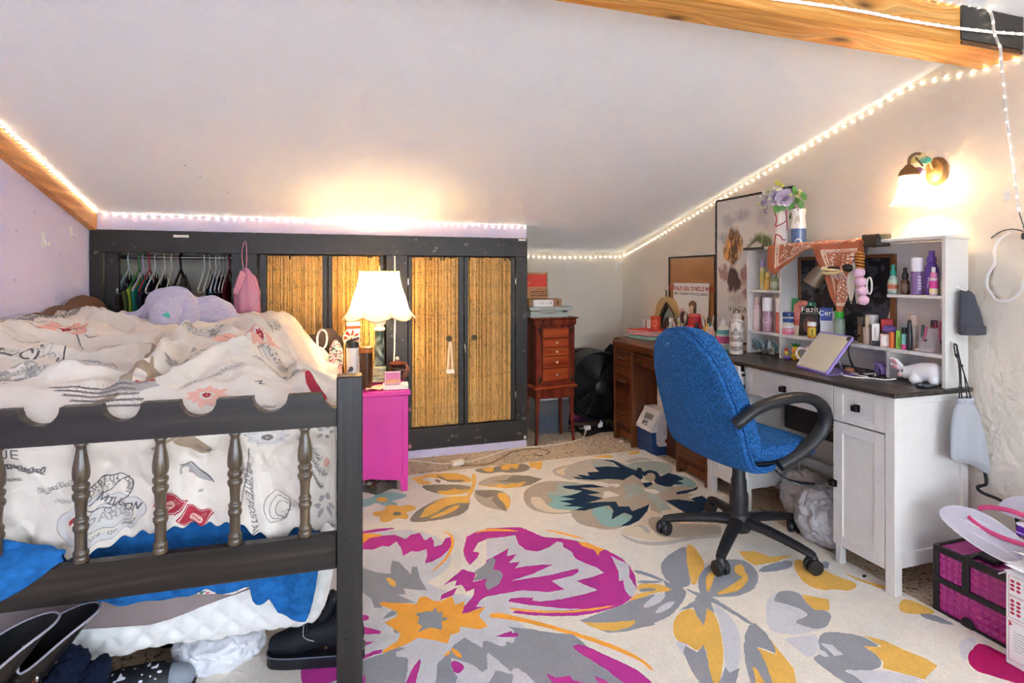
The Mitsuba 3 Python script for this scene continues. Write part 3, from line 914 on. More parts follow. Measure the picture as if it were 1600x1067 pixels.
# red stamps
for cc, rot in (((-.420, -.222), -32), ((-.358, -.272), -28)):
    R_ = lambda g: AF.translate(AF.rotate(g, rot, origin=(0, 0)), *cc)
    red_.append(R_(sbox(-.036, -.030, .036, .030).difference(sbox(-.033, -.027, .033, .027)))); red_.append(R_(sbox(-.031, -.025, .031, .025).difference(circ(.004, -.006, .016, .014)).difference(tx('75', .010, (.015, .012)))))
    coral.append(R_(circ(.004, -.006, .015, .013).difference(scrawl((.004, -.006), .02, .008)))); red_.append(R_(scrawl((.004, -.006), .02, .006)))
# flower, brown foliage, carte postale
pale.append(daisy((-.178, -.020), .060, 16, 31, .55)); mid.append(circ(-.178, -.022, .016, .010)); dark.append(daisy((-.178, -.022), .015, 9, 33, .6)); mid.append(daisy((-.178, -.020), .055, 9, 35, .5).difference(daisy((-.178, -.020), .050, 9, 35, .5)))
brownk.append(E(chaikin([(-.405, -.015), (-.36, .005), (-.33, -.03), (-.315, -.065), (-.335, -.075), (-.36, -.05), (-.395, -.03)], 2))); dark.append(scrawl((-.335, -.055), .05, .014, -50)); brownk.append(LineString([(-.45, -.04), (-.41, -.015), (-.37, .01)]).buffer(.004))
dark.append(LineString([(-.225, -.055), (-.236, -.14), (-.252, -.262)]).buffer(.0010)); dark.append(tx("l'annonce", .012, (-.248, -.11), -86)); dark.append(tx('Partie réservée', .0105, (-.224, -.158), -84))
dark.append(tx('CARTE POSTALE', .017, (-.225, -.225), -78))
for k in range(3):
    dark.append(ring((-.158 + .006 * k, -.222 - .004 * k), .034 - .008 * k, .040 - .010 * k, .0013, -20))
dark.append(scrawl((-.125, -.235), .05, .02, 30)); dark.append(scrawl((-.075, -.07), .10, .012, -55)); dark.append(scrawl((-.060, -.115), .10, .010, -55)); dark.append(scrawl((-.055, -.16), .06, .008, -60)); mid.append(daisy((-.035, -.235), .035, 6, 44, 1.2)); coral.append(circ(-.03, -.12, .008, .012))
mid.append(daisy((-.03, -.02), .03, 5, 46, 1.0))
ink(pale, 'print_pale', plain('#c9c4bf', .8), .0008)
ink(coral, 'print_coral', plain('#dba897', .8), .0010)
ink(brownk, 'print_brown', plain('#9a866f', .8), .0010)
ink(mid, 'print_grey', plain('#a09a94', .8), .0013)
ink(red_, 'print_red', plain('#a62c3c', .8), .0012)
ink(dark, 'print_dark', plain('#625c5c', .8), .0016)
# ------------------------------------------------------------------ floral rug: every patch of its pattern a polygon in floor millimetres (first point, then steps), later ones lie on top
RUG_SHAPES = '''
L1:-216,2878 356,-178 207,-4 154,-153 -12,-265 -133,-86 60,-83 185,-139 21,-155 77,-73 100,-83 56,-149 -7,-119 -999,287
T1:170,3115 51,11 24,58 55,-8 73,-33 30,-39 -11,-33 -50,-21 -34,2 32,-46 -7,-32 -64,12 -34,63 -35,-32 -36,-14 -46,58 -10,74
G1:297,3070 -6,-16 -12,-9 -15,0 -14,9 -9,16 -3,19 5,17 12,9 15,0 15,-9 9,-17
G1:203,2916 23,17 38,-4 15,62 43,4 22,-42 49,22 36,-49 -16,-45 -52,0 19,-54 -24,-38 -23,22 -23,15 -41,-40 -35,12 0,45 12,28 -31,2
O1:343,2866 -4,-10 -8,-5 -10,0 -9,6 -7,10 -1,12 4,10 8,5 10,0 10,-6 6,-10
O1:361,2757 49,108 62,64 79,62 73,17 102,-21 -21,-99 -38,-89 -41,-36 -70,-24 -64,-2 -63,1
G0:425,2789 42,107 -9,-13 91,95 75,30 102,-21 -25,-98 -57,19 -73,-28 -65,-62 -43,-26
G1:464,2777 68,41 80,65 41,1 -42,-67 -80,-39 -48,-18
O1:489,3214 59,2 98,-32 70,-22 52,-48 -19,-34 -51,-62 -84,9 -48,44 -48,54
G1:567,3119 60,-29 51,37 1,-29 20,-12 56,-8 -42,-55 -72,-2 -71,35
G1:449,3345 55,15 67,35 66,-21 48,1 70,-39 41,-93 -8,-63 -66,11 -67,39 -34,59 -66,55 -52,-39 66,-54 -21,-35 -56,18 -17,80
O1:603,3357 33,-33 23,-74 96,-16 -16,-38 -72,17 -35,51
O1:583,3290 24,3 12,-58 -25,-13
P1:808,3153 74,62 88,28 113,-25 44,-60 69,-55 -114,-70 -68,-19 -104,30 -88,63
G0:800,3135 118,-66 -19,40 82,-33 29,43 9,-45 87,25 -82,-78 -81,6 -95,61
O0:898,3160 83,-10 66,57 87,-29 60,-79 -105,-69 -55,-2 53,62 -70,1 -59,35
P1:752,3020 42,35 72,-33 49,-36 17,-63 -16,-86 -56,-109 -46,39 -48,49 -23,95
O0:768,3054 101,-23 53,-47 -33,-12 -7,-141 -25,-102 -20,48 -17,109 30,55 -53,-11 -28,56
G1:886,2986 41,-32 -11,-117 -56,-109 14,88 -10,120
O1:838,3380 95,18 45,-15 79,38 128,-29 14,-80 -57,-66 -104,10 -60,43 -46,-21 -64,33
G0:896,3385 84,3 -35,-91 -38,37
G0:1023,3394 67,24 60,-27 -46,-85 -28,41 -31,-46 -35,23
G0:1215,3403 93,-9 -61,-135 -26,-3 -3,37 -27,21
G1:820,3326 17,-28 -29,-135 -36,-91 -46,-100 -18,15 58,128 30,95
S1:1293,3220 89,52 79,10 140,65 96,-31 65,-59 -414,-246 -28,60 -34,64
B1:1313,3203 82,41 45,9 -75,-78 -22,-69 -27,45
S1:1366,3197 87,87 107,51 132,-30 88,-78 1,-119 -154,-187 -151,39 -111,56 -18,99
E0:1413,3105 67,-43 13,60 74,-13 6,78 21,76 89,8 48,-40 -8,-93 -54,41 -162,-158 -116,17
P1:1015,2947 117,104 86,12 96,-41 84,-67 105,-92 -105,-146 -163,-78 -47,-15 -35,-19 -106,26 -63,74 -10,83
B1:1025,2855 39,13 25,-42 -14,-71 19,-54 50,-40 38,-20 -36,-22 -93,30 -41,62 -2,65
T1:1081,2753 60,30 -18,93 111,46 -4,78 106,-15 59,-68 12,-97 -74,-148 -101,-39 -85,19 -53,33
E1:1110,2880 124,42 -4,78 64,9 104,-54 -1,-95 -181,-32
P1:1147,2606 58,27 90,18 105,15 67,-70 73,-55 -20,-55 -84,-61 -119,-37 -69,-11 -61,53 -46,63
T1:1257,2601 93,49 31,-58 -35,-80 65,9 26,-38 -71,-77 -70,-11 -57,38 15,80
E1:1761,3161 66,26 69,14 117,-25 56,-91 -82,-134 -85,-16 -81,70 -58,41
S1:1795,3222 101,55 82,-14 20,-82 -63,40 -102,-24
T1:1938,2902 87,-6 -4,-123 -46,-63 -95,12 11,74
B1:1540,2541 140,51 153,-146 62,-52 -175,-221 -134,31 -99,-5 -110,23 -63,70 -29,60 75,42 119,46
S1:1347,2372 92,24 -11,-103 -28,-4 9,90
P1:1479,2440 94,-1 15,-91 75,-38 132,-43 -83,-104 -129,35 -82,21 -72,35
S1:1282,2347 16,-50 29,-56 61,-32 100,-8 100,5 140,-23 -24,-30 -134,28 -103,-12 -88,7 -68,38 -30,64
N0:1692,3305 61,-32 20,-151 31,-90 -33,-96 -41,-28 -23,69 -80,-56 -80,26 -84,47 -72,44 -25,50 60,-41 -13,58 67,-43 13,60 74,-13 6,78 96,-8 54,-41 8,93
N0:1830,3103 12,-15 -17,-62 52,16 25,-41 -25,-79 83,38 24,-51 5,-65 -63,-20 17,-46 -70,4 -61,-57 -40,70 28,70 -12,86 -5,88
N0:1258,2961 76,-14 99,-13 60,-77 -88,19 36,-76 -100,5 58,-71 -21,-27 -98,-2 97,-15 67,-21 -19,-60 54,-17 -13,-59 130,53 -60,-75 -100,-86 -76,-31 -45,1 77,45 45,43 -19,51 -103,-55 65,98 5,61 -73,-8 -81,-13 -43,22 62,19 -100,48 63,4 -50,58 88,-3 -60,54 82,8 65,33 -74,62
N0:1701,2602 61,14 48,-49 79,25 41,5 -9,-83 -107,-93 -67,6 -46,15 -3,79
P0:1559,2984 78,-46 99,62 1,-95 -34,-68 93,9 -28,-69 114,-18 93,-49 -126,-33 55,-54 -58,-17 -3,-67 -66,55 -76,8 6,-162 -52,17 -10,81 -62,-73 -22,53 35,68 -136,-51 19,57 -54,17 19,60 -61,19 -91,13 114,31 -65,73 89,-11 -86,111 159,-42 26,50 -53,77
N0:1824,2685 115,9 54,30 -34,-46 -89,-26 -60,1
C1:1529,2913 66,-22 -44,-53 -39,41
C0:1445,2808 33,7 30,-82 -109,1
B0:1675,2585 23,-64 9,-81 -54,15
E0:1568,2842 93,28 33,-50 93,-1 39,-61 -122,-70 -35,-189 -70,-9 31,152 -77,42 -65,-13 68,82
P0:1522,2694 122,31 22,-25 -76,-28 -57,2
P0:1666,2878 21,-94 39,-12 -23,65
C0:1681,2786 54,-36 6,-39 -45,-12 -27,54
N0:1712,2863 69,-2 -25,-41 -57,-30
P1:1782,2953 73,52 17,-38 -69,-103 -50,16
G1:1644,3384 116,2 40,-26 -31,-42 -77,38
G1:1909,3378 116,26 -31,-53 -84,-19
M0:139,2597 32,48 60,5 56,-8 41,-58 31,35 41,7 9,-83 35,28 4,-50 -10,-49 38,11 28,54 28,6 -5,-57 -33,-64 -43,-48 -46,-31 -29,-4 19,53 9,68 -39,-10 -27,14 -37,-33 -3,82 -10,60 -38,-40 -27,18 -43,-23 -40,18 -60,19 2,51
M1:102,2722 46,1 68,10 92,-20 -50,-15 -66,0 -43,4 -48,-5
Y0:102,2722 45,-19 44,-20 37,-17 -6,-23 -51,2 -24,-41 -48,20
Y1:498,2620 34,-37 11,-54 -16,-62 -34,-89 -39,-55 -50,-53 -17,-6 45,49 44,62 35,78 19,80 -12,50
C1:549,2459 11,-49 -51,-97 -96,-118 -38,-27 -22,28 67,34 77,87
A0:75,2412 60,-35 42,-45 54,-29 18,102 26,-16 36,-116 12,59 19,-6 -2,-92 13,-97 -46,21 -37,23 1,-45 -31,10 61,-78 -57,18 -70,23 7,-34 -29,10 -6,59 -27,55 -48,64
G1:208,2277 20,-3 19,-39 -6,-34 -13,0 -10,43
M0:707,2574 100,-20 57,-15 33,-60 35,-69 69,-35 63,-47 47,-76 39,-42 28,-87 -1,-66 -16,-70 -41,-80 -56,-58 -67,-29 -92,-10 -92,6 -122,45 -78,42 25,7 147,-49 87,-21 -97,40 -74,41 -73,48 -70,65 70,254 56,203
M0:553,2398 46,123 61,41 168,-22 -28,-84 -54,17 -45,5 -66,-28 -44,-73 25,-17 -19,-42 -45,-48 -7,40
M0:416,2151 57,55 45,43 18,-26 21,-14 -2,-22 -23,-45 60,6 65,142 93,72 -12,-37 5,-46 -87,-265 -75,12 -45,-2 -29,-42 -26,-46 -35,-47 11,78 56,84 15,43 -37,-12 -3,53 -29,2 19,37 -28,-5
M0:388,2059 14,35 64,27 -25,-47
A0:553,2210 51,39 57,57 5,-27 -33,-71 24,-16 4,-40 -33,-55 -55,-32 -3,36 22,47 -58,1 25,36
L0:680,2476 78,-9 56,1 -13,-93 16,-57 40,-28 58,18 60,41 19,-14 -12,-41 18,-50 -11,-57 23,-50 30,-46 11,-47 -57,-13 -74,-8 19,-36 32,-49 -72,-9 -89,-3 -75,10 -27,17 13,12 -40,16 -42,7 -18,-17 78,-50 89,-46 82,-35 -87,21 -94,31 -80,23 -78,25 24,89 139,-2 90,-43 66,-1 -25,71 97,10 35,19 7,23 -52,-2 -84,-10 -153,8 98,22 104,43 -48,15 -65,8 -45,-4 39,46 -50,3 58,63 -50,-5 32,68 -58,-39 -32,-17 -32,-17
L0:1144,2162 12,-38 24,-55 -46,-85 -16,-76 -28,-36 -24,-13 2,43 29,70 -17,0 34,67
Y0:1061,2321 43,-22 20,-51 23,-30 -32,-11 -23,-35 7,54 -36,49
Y1:955,2489 49,-33 65,-67 45,-69 -54,49 -63,69
Y1:631,2540 76,36 95,-38 50,-46 -57,22 -96,34
Y1:618,1937 83,-49 125,-43 94,-5 75,-12 -82,-3 -92,10 -125,41 -77,44
C0:597,1905 133,-62 126,-36 154,-114 -71,-199 -39,109 -60,76 -77,76 -78,75
Y1:534,1916 27,5 34,-20 90,-71 78,-75 77,-76 60,-76 34,-64 3,-48 -9,2 -9,47 -36,52 -53,68 -76,75 -77,73 -90,66 -54,26
A0:579,1832 75,-41 53,-35 65,-30 13,-45 23,-86 18,-105 9,-56 -262,85 -37,113 -15,-16 -53,89 22,79 39,-45 45,10 15,28 0,35
M0:524,1794 40,8 37,-12 -6,-19 -28,5
M1:744,1670 27,5 35,-41 46,-68 33,-47 15,-53 7,-55 -72,23 -26,81 -28,67 -28,53
M0:619,1581 22,-25 42,-7 1,-20 35,-23 -19,-28 -72,23
M0:753,1527 21,-21 12,-43 -35,-1
L0:474,1726 21,-15 23,-87 27,5 18,-34 25,-74 -62,52 -21,55 -30,13 -13,-27 -21,-6
A0:341,1744 45,53 40,23 41,-69 15,33 58,-56 10,31 15,-15 -41,-126 -43,104 -9,-6 -14,-60 -17,-12 -20,38 -27,27 -33,29 -7,-48 8,-42 -16,-48 -55,18 28,110
A0:479,1641 45,-32 -22,-67 -81,26 42,48
A0:57,1813 37,-3 65,12 56,16 20,-12 -34,-8 0,-24 31,-14 -5,-58 -27,-82 -147,48
A0:186,2019 23,29 19,-13 -9,-20 -44,-10
A1:204,1935 19,-1 1,-22 -16,0
Y0:171,2100 13,12 57,-25 59,-25 20,38 21,0 28,-45 21,-3 47,20 -2,-61 36,14 -12,-64 -13,-11 92,16 -39,-42 16,-68 -33,-9 -58,35 -11,-31 -29,-2 -18,-40 -17,10 -19,17 -52,32 -21,-14 -67,-23 -31,-7 5,16 45,30 17,36 -46,78 45,23 3,28 -30,35
A0:288,2004 20,-3 18,3 23,-5 13,17 5,-32 16,-5 -9,-27 27,-14 -31,-7 -9,-47 -23,18 -21,7 -38,-15 21,31 -13,27 14,24
Y1:366,1779 16,2 16,-41 -4,-18 -15,15
Y0:342,1753 20,22 3,-15 -17,-11
Y1:531,1913 27,9 25,-11 32,-25 -7,-21 -34,14
M1:358,1725 27,-14 9,-29 -20,-20 -14,2 -5,30
M0:268,1763 1,-18 -35,-100 -29,9 35,73
M1:77,2060 29,-6 20,-6 7,-23 -13,-13 -44,11
M0:75,2004 28,-15 27,-20 35,-30 -6,-14 -58,19 -28,11
M0:72,1904 28,-4 36,-9 -20,-11 -19,-4 -26,9
M0:68,1819 27,10 36,16 30,0 -4,-17 -42,-6 -21,-7 -26,-14
M0:447,1953 15,37 55,60 70,-3 -66,-38 -22,-31 29,-9 -57,-18
M0:525,1796 32,5 28,5 -9,-29
M1:-85,1859 71,14 83,-45 -2,-45 -51,-43 -95,-2
M1:90,1741 13,-2 -3,-26 -15,-20
A0:827,1788 62,13 101,19 69,20 103,9 -103,-163 -114,-3 -61,16 -34,46
G1:825,1784 67,-35 128,-19 -40,-27 -74,-7 -52,34
A1:1292,2016 56,55 76,40 98,36 -152,-215 -34,-65 -44,-18 -31,21 -1,65
G1:1497,2128 35,23 -8,-72 -44,-112 -92,-74 -31,-33 -24,-3 29,55 56,99
A1:1179,2031 39,-38 36,-68 -14,-11 -40,60 -31,35
A1:1150,1954 87,-34 -1,-12 -93,24
A1:1248,1927 19,-49 25,-29 -13,-36 -64,-56 -78,-46 -79,-17 -104,-8 15,45 64,94 89,0 96,18 24,65
Y0:1052,1838 44,34 20,19 21,40 -60,-92
G1:1137,1931 71,-18 35,-43 -4,-24 -67,12 -71,-17 -44,-5 46,39 62,-10 -54,18
A1:1124,1899 64,-16 -9,-15 -62,10
G1:969,1731 13,4 35,-7 -37,-26 -31,-6
L1:1078,1792 64,46 56,11 -3,-28 -68,-36 -44,-4
L1:1101,1749 55,36 63,4 -53,-35 -65,-19
A1:1326,1808 62,85 57,50 71,30 80,11 70,-29 -12,-80 -44,-65 -71,-51 -82,-19 -66,12 -53,22
G1:1360,1807 61,86 62,37 8,-25 -54,-39 -29,-33 -47,-37
G1:1373,1778 74,21 71,30 45,13 -12,43 47,49 35,-5 -39,-58 -9,-31 -44,-40 -66,-30 -54,-3
C0:1297,1856 63,3 -34,-51 -10,13
C0:1291,1829 9,-47 -95,-40 57,47
A1:1294,1857 24,-42 40,-47 2,-30 14,-60 11,-74 4,-26 -20,15 -12,64 -18,69 -34,54
L1:1071,1587 66,17 -22,-47 -26,2 -24,-57 -5,30
L1:1335,1737 8,-67 -16,-72 -44,-73 -93,-103 -47,-14 10,32 63,85 65,104
G1:1100,1639 41,53 54,35 54,5 -29,-99 26,51 46,29 8,-29 -28,-60 -42,-74 -59,-82 -81,-81 -23,-24 -9,14 46,79 37,57 13,32 -43,-23 -1,44 -29,21
A0:1185,1730 91,35 38,27 32,-16 -28,-62 -18,-34 -8,33 -74,-84 8,44 23,59
A0:1070,1536 25,24 16,-38 43,23 -26,-49 -32,-57 -37,-74 -31,10 18,93
A0:1067,1363 23,24 63,53 -8,-29 48,13 -32,-31 -55,-43
A0:1277,1505 45,46 46,34 27,3 -5,-59 -30,-73 -16,-16 -9,17 -22,29 -24,-56 -21,-46 -49,-71 -55,18 34,62 27,44
G0:1311,1483 27,-47 19,17 19,42 -11,-55 -18,-69 -62,-79 -66,21 54,82
G1:1228,1419 12,-20 -37,-81 -35,12 50,57
G0:1689,2025 70,-22 17,-32 5,-28 102,-20 -105,-23 -105,4 -7,51
A1:1659,1873 78,22 122,4 -56,-61 -116,3 -34,17
G1:1844,1880 50,12 14,-93 17,-76 29,-46 -24,-28 -59,-10 -33,28 -50,5 -35,40 28,83
G1:1973,1758 21,-82 51,-53 -33,-26 -22,62 -23,50
N1:2039,1698 -6,-3 -7,-1 -6,0 -3,3 -1,4 3,4 6,3 7,2 6,-1 3,-3 1,-3
A1:1969,1812 -14,-10 -14,-6 -11,0 -5,5 3,10 9,12 14,10 15,7 11,0 5,-6 -3,-10
L1:1491,1649 56,45 70,28 73,-19 9,-80 -5,-60 -39,-46 -66,-26 -99,-3 -45,23 -38,30
A1:1548,1672 71,52 52,-17 15,-31 -39,-68 52,-47 -44,-44 -61,-27 -48,20 -21,48 86,2 0,50 -31,41
G0:1686,1676 71,-55 -56,-56 -48,21 8,44
L1:1421,1493 65,-9 61,-6 -39,-56 -68,-34 -18,14 3,47
L1:1484,1317 97,-31 62,-38 37,-40 -47,-39 -155,63 17,57
A1:1532,1457 48,19 51,-16 51,-35 13,-63 -31,8 -28,11 9,-43 -22,-40 -42,-12 -58,15 -43,18 18,-39 -16,-55 -40,39 -8,59 1,67 41,2 41,44
L1:1478,1412 27,-5 -12,-36 -23,15
L0:1522,1435 27,-18 -5,-47 -31,2
G0:1640,1384 29,-16 25,-10 -2,64 38,-38 19,-56 27,-56 -1,-30 -96,-31 -36,37 -39,38 28,17 11,39
G1:1939,1493 66,42 33,0 24,-82 -29,-20 -54,17 -39,23
A1:1991,1456 42,-23 13,-71 -38,21 -32,49
L1:1903,1262 36,29 68,20 18,-23 -62,-30 -93,-32
R1:1890,1235 63,27 73,18 4,-67 27,-78 -111,-61 -59,88 -30,24
'''
PAL = 'CLAMRYGOPBTENS'
RUGCOL = {'C': '#dfd7c9', 'L': '#c9c8cb', 'A': '#8f9298', 'M': '#b53a90', 'R': '#a81d5c', 'Y': '#efa848', 'G': '#e0b25a', 'O': '#8b8172', 'P': '#b3a592', 'B': '#d9cab0', 'T': '#8fb3ac', 'E': '#a9b0a5', 'N': '#23354a', 'S': '#b9b1a6'}
rug_box = sbox(-.375, .36, 2.065, 3.41)
rs, top_ = [], None
for line in RUG_SHAPES.strip().split('\n'):
    h, pts = line.split(':')
    p = np.array([[float(q) for q in w.split(',')] for w in pts.split()]).cumsum(0) / 1000
    if h[1] == '1':
        p = chaikin(p, 2)
    g = Polygon(p).buffer(0)
    # tufted edge: slightly ragged
    g = g.segmentize(.012)
    def rag(c):
        c = np.asarray(c)
        q = np.stack([c[:, 0] * 95, c[:, 1] * 95, 0 * c[:, 0]], 1)
        return c + .0042 * (np.stack([meshkit.noise(q, 1), meshkit.noise(q, 2)], 1) - .5)
    g = shapely.transform(g, rag).buffer(0)
    rs.append((h[0], g))
cover, rug_parts = None, []
for col, g in rs[::-1]:
    vis = g.intersection(rug_box)
    if cover is not None:
        vis = vis.difference(cover)
    cover = g if cover is None else cover.union(g)
    if not vis.is_empty:
        rug_parts.append((col, vis))
rug_parts.append(('C', rug_box.difference(cover)))
_v, _f, _u, n0 = [], [], [], 0
for col, g in rug_parts:
    for pc in getattr(g, 'geoms', [g]):
        if pc.geom_type != 'Polygon' or pc.area < 1e-7:
            continue
        v, f = trimesh.creation.triangulate_polygon(pc, engine='earcut')
        _v.append(np.column_stack([v, np.full(len(v), RUGZ)])); _f.append(np.asarray(f) + n0); n0 += len(v)
        _u.append(np.column_stack([np.full(len(v), PAL.index(col) + .5), np.zeros(len(v))]))
_rl = {k: lin(v) for k, v in RUGCOL.items()}


def _rug_col(p, n, uv):
    r, g, b = mi.Float(0), mi.Float(0), mi.Float(0)
    for i, k in enumerate(PAL):
        on = (uv.x >= i) & (uv.x < i + 1)
        r = dr.select(on, _rl[k][0], r); g = dr.select(on, _rl[k][1], g); b = dr.select(on, _rl[k][2], b)
    s = 0.86 + .20 * noise(p.x * 330, p.y * 330, 1) + .10 * fbm(p.x * 22, p.y * 22, 3, 3)
    return mi.Color3f(r, g, b) * s


scene['rug_pile'] = bump(lambda p, n, uv: noise(p.x * 260, p.y * 260, 2) + .6 * fbm(p.x * 60, p.y * 60, 0, 2), 0.0035, pbsdf(proc(_rug_col), 0.95, spec=.1, sheen=.3))
rug = thing('rug', 'large cream rug with tufted magenta, gold, grey and navy flowers on the beige carpet', 'rug')
part(rug, 'pile', TM(np.vstack(_v), np.vstack(_f)), 'rug_pile', uv=np.vstack(_u))
part(rug, 'backing', bx(-.375, 2.065, .36, 3.41, .001, RUGZ - .0015, .002), plain('#cfc4b2', .9))
# ------------------------------------------------------------------ white farmhouse desk with hutch
def _white_paint(p, n, uv):
    g = noise(p.x * 6, p.y * 6, p.z * 220) + noise(p.x * 240, p.y * 240, p.z * 5)
    return mi.Color3f(lin('#d6d3cd')) * (.95 + .05 * g)


scene['paint_white'] = pbsdf(proc(_white_paint), 0.5, spec=.35)
scene['desk_top_dark'] = pbsdf(proc(wood('#26221f', '#332d29', '#453d37', 'y', 1.4, across=40)), 0.36, spec=.5)
iron = plain('#231d19', 0.45, 0.6)
desk = thing('farmhouse_desk', 'white farmhouse desk with dark top, plank door and black knobs behind the blue chair', 'desk')
DX, DB = 2.0, 2.388
part(desk, 'desktop', bx(1.978, 2.39, 1.535, 2.66, .755, .773, .003), 'desk_top_dark')


def shaker(parent, name, y0, y1, z0, z1, x, depth=.018, rail=.045, brace=False, knob=None, xlip=.006):
    """framed front facing -x: recessed panel, four frame pieces as its sub-parts"""
    d = numbered(parent + '__' + name)
    part(d, 'panel', bx(x + xlip, x + depth, y0 + .004, y1 - .004, z0 + .004, z1 - .004), 'paint_white')
    part(d, 'stile', bx(x, x + depth, y0, y0 + rail, z0, z1, .0015), 'paint_white')
    part(d, 'stile', bx(x, x + depth, y1 - rail, y1, z0, z1, .0015), 'paint_white')
    rh = rail if z1 - z0 > .3 else rail * .6
    part(d, 'rail', bx(x, x + depth, y0 + rail, y1 - rail, z0, z0 + rh, .0015), 'paint_white')
    part(d, 'rail', bx(x, x + depth, y0 + rail, y1 - rail, z1 - rh, z1, .0015), 'paint_white')
    if brace:
        a, b, c, e = y0 + rail, y1 - rail, z0 + rh, z1 - rh
        P = Polygon([(a, c), (a + .012, c), (b, e - .16), (b, e), (b - .004, e), (a, c + .16)])
        P = Polygon([(a, c), (a, c + .13), (b - .0, e), (b, e - .13)])
        part(d, 'brace', extr(P, .010, (x + .0095, 0, 0), (0, 1, 0), (0, 0, 1)), 'paint_white')
    if knob:
        ky, kz = knob
        m = cat(bx(x - .022, x - .010, ky - .012, ky + .012, kz - .012, kz + .012, .002), bx(x - .011, x, ky - .005, ky + .005, kz - .005, kz + .005), bx(x - .003, x, ky - .013, ky + .013, kz - .014, kz + .014))
        part(d, 'knob', m, iron, label='black square knob')
    return d


# right cabinet
shaker(desk, 'drawer', 1.592, 1.823, .610, .750, DX, knob=(1.712, .680))
shaker(desk, 'door', 1.595, 1.824, .097, .604, DX, brace=True, knob=(1.818, .347))
# middle drawer
shaker(desk, 'drawer', 1.828, 2.348, .619, .750, DX, knob=(2.092, .684))
# left cabinet, its drawer pulled out a little
d = shaker(desk, 'drawer', 2.352, 2.600, .615, .750, 1.962, knob=(2.476, .684))
part(d, 'tray', cat(bx(1.98, 2.34, 2.36, 2.366, .63, .72), bx(1.98, 2.34, 2.586, 2.592, .63, .72), bx(1.98, 2.34, 2.36, 2.592, .63, .636)), 'paint_white')
part(d, 'runner', bx(1.985, 2.3, 2.346, 2.352, .64, .655), iron)
part(d, 'runner', bx(1.985, 2.3, 2.346, 2.352, .700, .712), iron)
shaker(desk, 'door', 2.352, 2.600, .117, .604, DX, brace=True, knob=(2.365, .347))
for y0, y1 in ((1.552, 1.591), (2.605, 2.645)):
    part(desk, 'leg', bx(DX - .002, 2.036, y0, y1, RUGZ + .0005, .755, .002), 'paint_white')
    part(desk, 'leg', bx(2.352, DB, y0, y1, 0.001, .755, .002), 'paint_white')
for y0, y1 in ((1.800, 1.826), (2.35, 2.376)):
    part(desk, 'leg', bx(2.016, 2.045, y0, y1, RUGZ + .0005, .75, .002), 'paint_white')
    part(desk, 'leg', bx(2.352, DB, y0, y1, 0.001, .75, .002), 'paint_white')
# side panels, recessed between the legs, with rails
for yy, s in ((1.556, 1), (2.641, -1)):
    yb = yy + s * .010
    part(desk, 'side_panel', bx(2.034, 2.354, yb, yb + s * .012, .11, .75), 'paint_white')
    part(desk, 'side_rail', bx(2.034, 2.354, yy + s * .001, yy + s * .02, .11, .165, .0015), 'paint_white')
    part(desk, 'side_rail', bx(2.034, 2.354, yy + s * .001, yy + s * .02, .722, .755, .0015), 'paint_white')
for yy in (1.812, 2.364):
    part(desk, 'inner_panel', bx(2.04, 2.36, yy - .006, yy + .006, .12, .75), 'paint_white')
part(desk, 'cabinet_floor', bx(2.02, 2.37, 1.60, 1.81, .12, .132), 'paint_white')
part(desk, 'cabinet_floor', bx(2.02, 2.37, 2.37, 2.60, .12, .132), 'paint_white')
part(desk, 'stretcher', bx(2.36, 2.378, 1.826, 2.35, .215, .262, .002), 'paint_white')
part(desk, 'apron', bx(2.37, 2.382, 1.826, 2.35, .56, .75), 'paint_white')

# hutch
hut = thing('desk_hutch', 'white hutch with open shelves standing on the dark desk top', 'hutch')
HX, HB = 2.262, 2.388
part(hut, 'side', bx(HX, HB, 1.5525, 1.567, .773, 1.352, .001), 'paint_white')
part(hut, 'side', bx(HX, HB, 2.629, 2.643, .773, 1.352, .001), 'paint_white')
part(hut, 'top_panel', bx(HX - .006, HB + .002, 1.546, 2.66, 1.352, 1.366, .002), 'paint_white')
part(hut, 'back_panel', bx(2.380, HB, 1.567, 2.629, .776, 1.35), 'paint_white')
part(hut, 'shelf', bx(HX, 2.380, 1.567, 2.629, .886, .900, .001), 'paint_white')
part(hut, 'shelf', bx(HX, 2.380, 2.398, 2.629, 1.117, 1.130, .001), 'paint_white')
part(hut, 'shelf', bx(HX, 2.380, 1.567, 1.794, 1.117, 1.130, .001), 'paint_white')
part(hut, 'divider', bx(HX, 2.380, 2.384, 2.398, .900, 1.352, .001), 'paint_white')
part(hut, 'divider', bx(HX, 2.380, 2.384, 2.398, .773, .886, .001), 'paint_white')
part(hut, 'divider', bx(HX, 2.380, 1.782, 1.796, .773, .886, .001), 'paint_white')
part(hut, 'cap_strip', bx(HX - .008, HX - .004, 2.50, 2.66, 1.352, 1.367), plain('#3a342e', .5), label='dark strip on the top edge')

# ------------------------------------------------------------------ old walnut kneehole desk
scene['walnut'] = pbsdf(proc(wood('#3c1d10', '#633719', '#7d4a24', 'z', 1.2, across=26)), 0.34, spec=.5)
scene['walnut_flat'] = pbsdf(proc(wood('#422111', '#633619', '#784623', 'y', 1.2, across=26)), 0.32, spec=.5)
old = thing('kneehole_desk', 'old brown walnut kneehole desk in the corner with metal drawer pulls', 'desk')
wx0, wx1 = 2.022, 2.412
Y0, Y1 = 2.672, 3.795
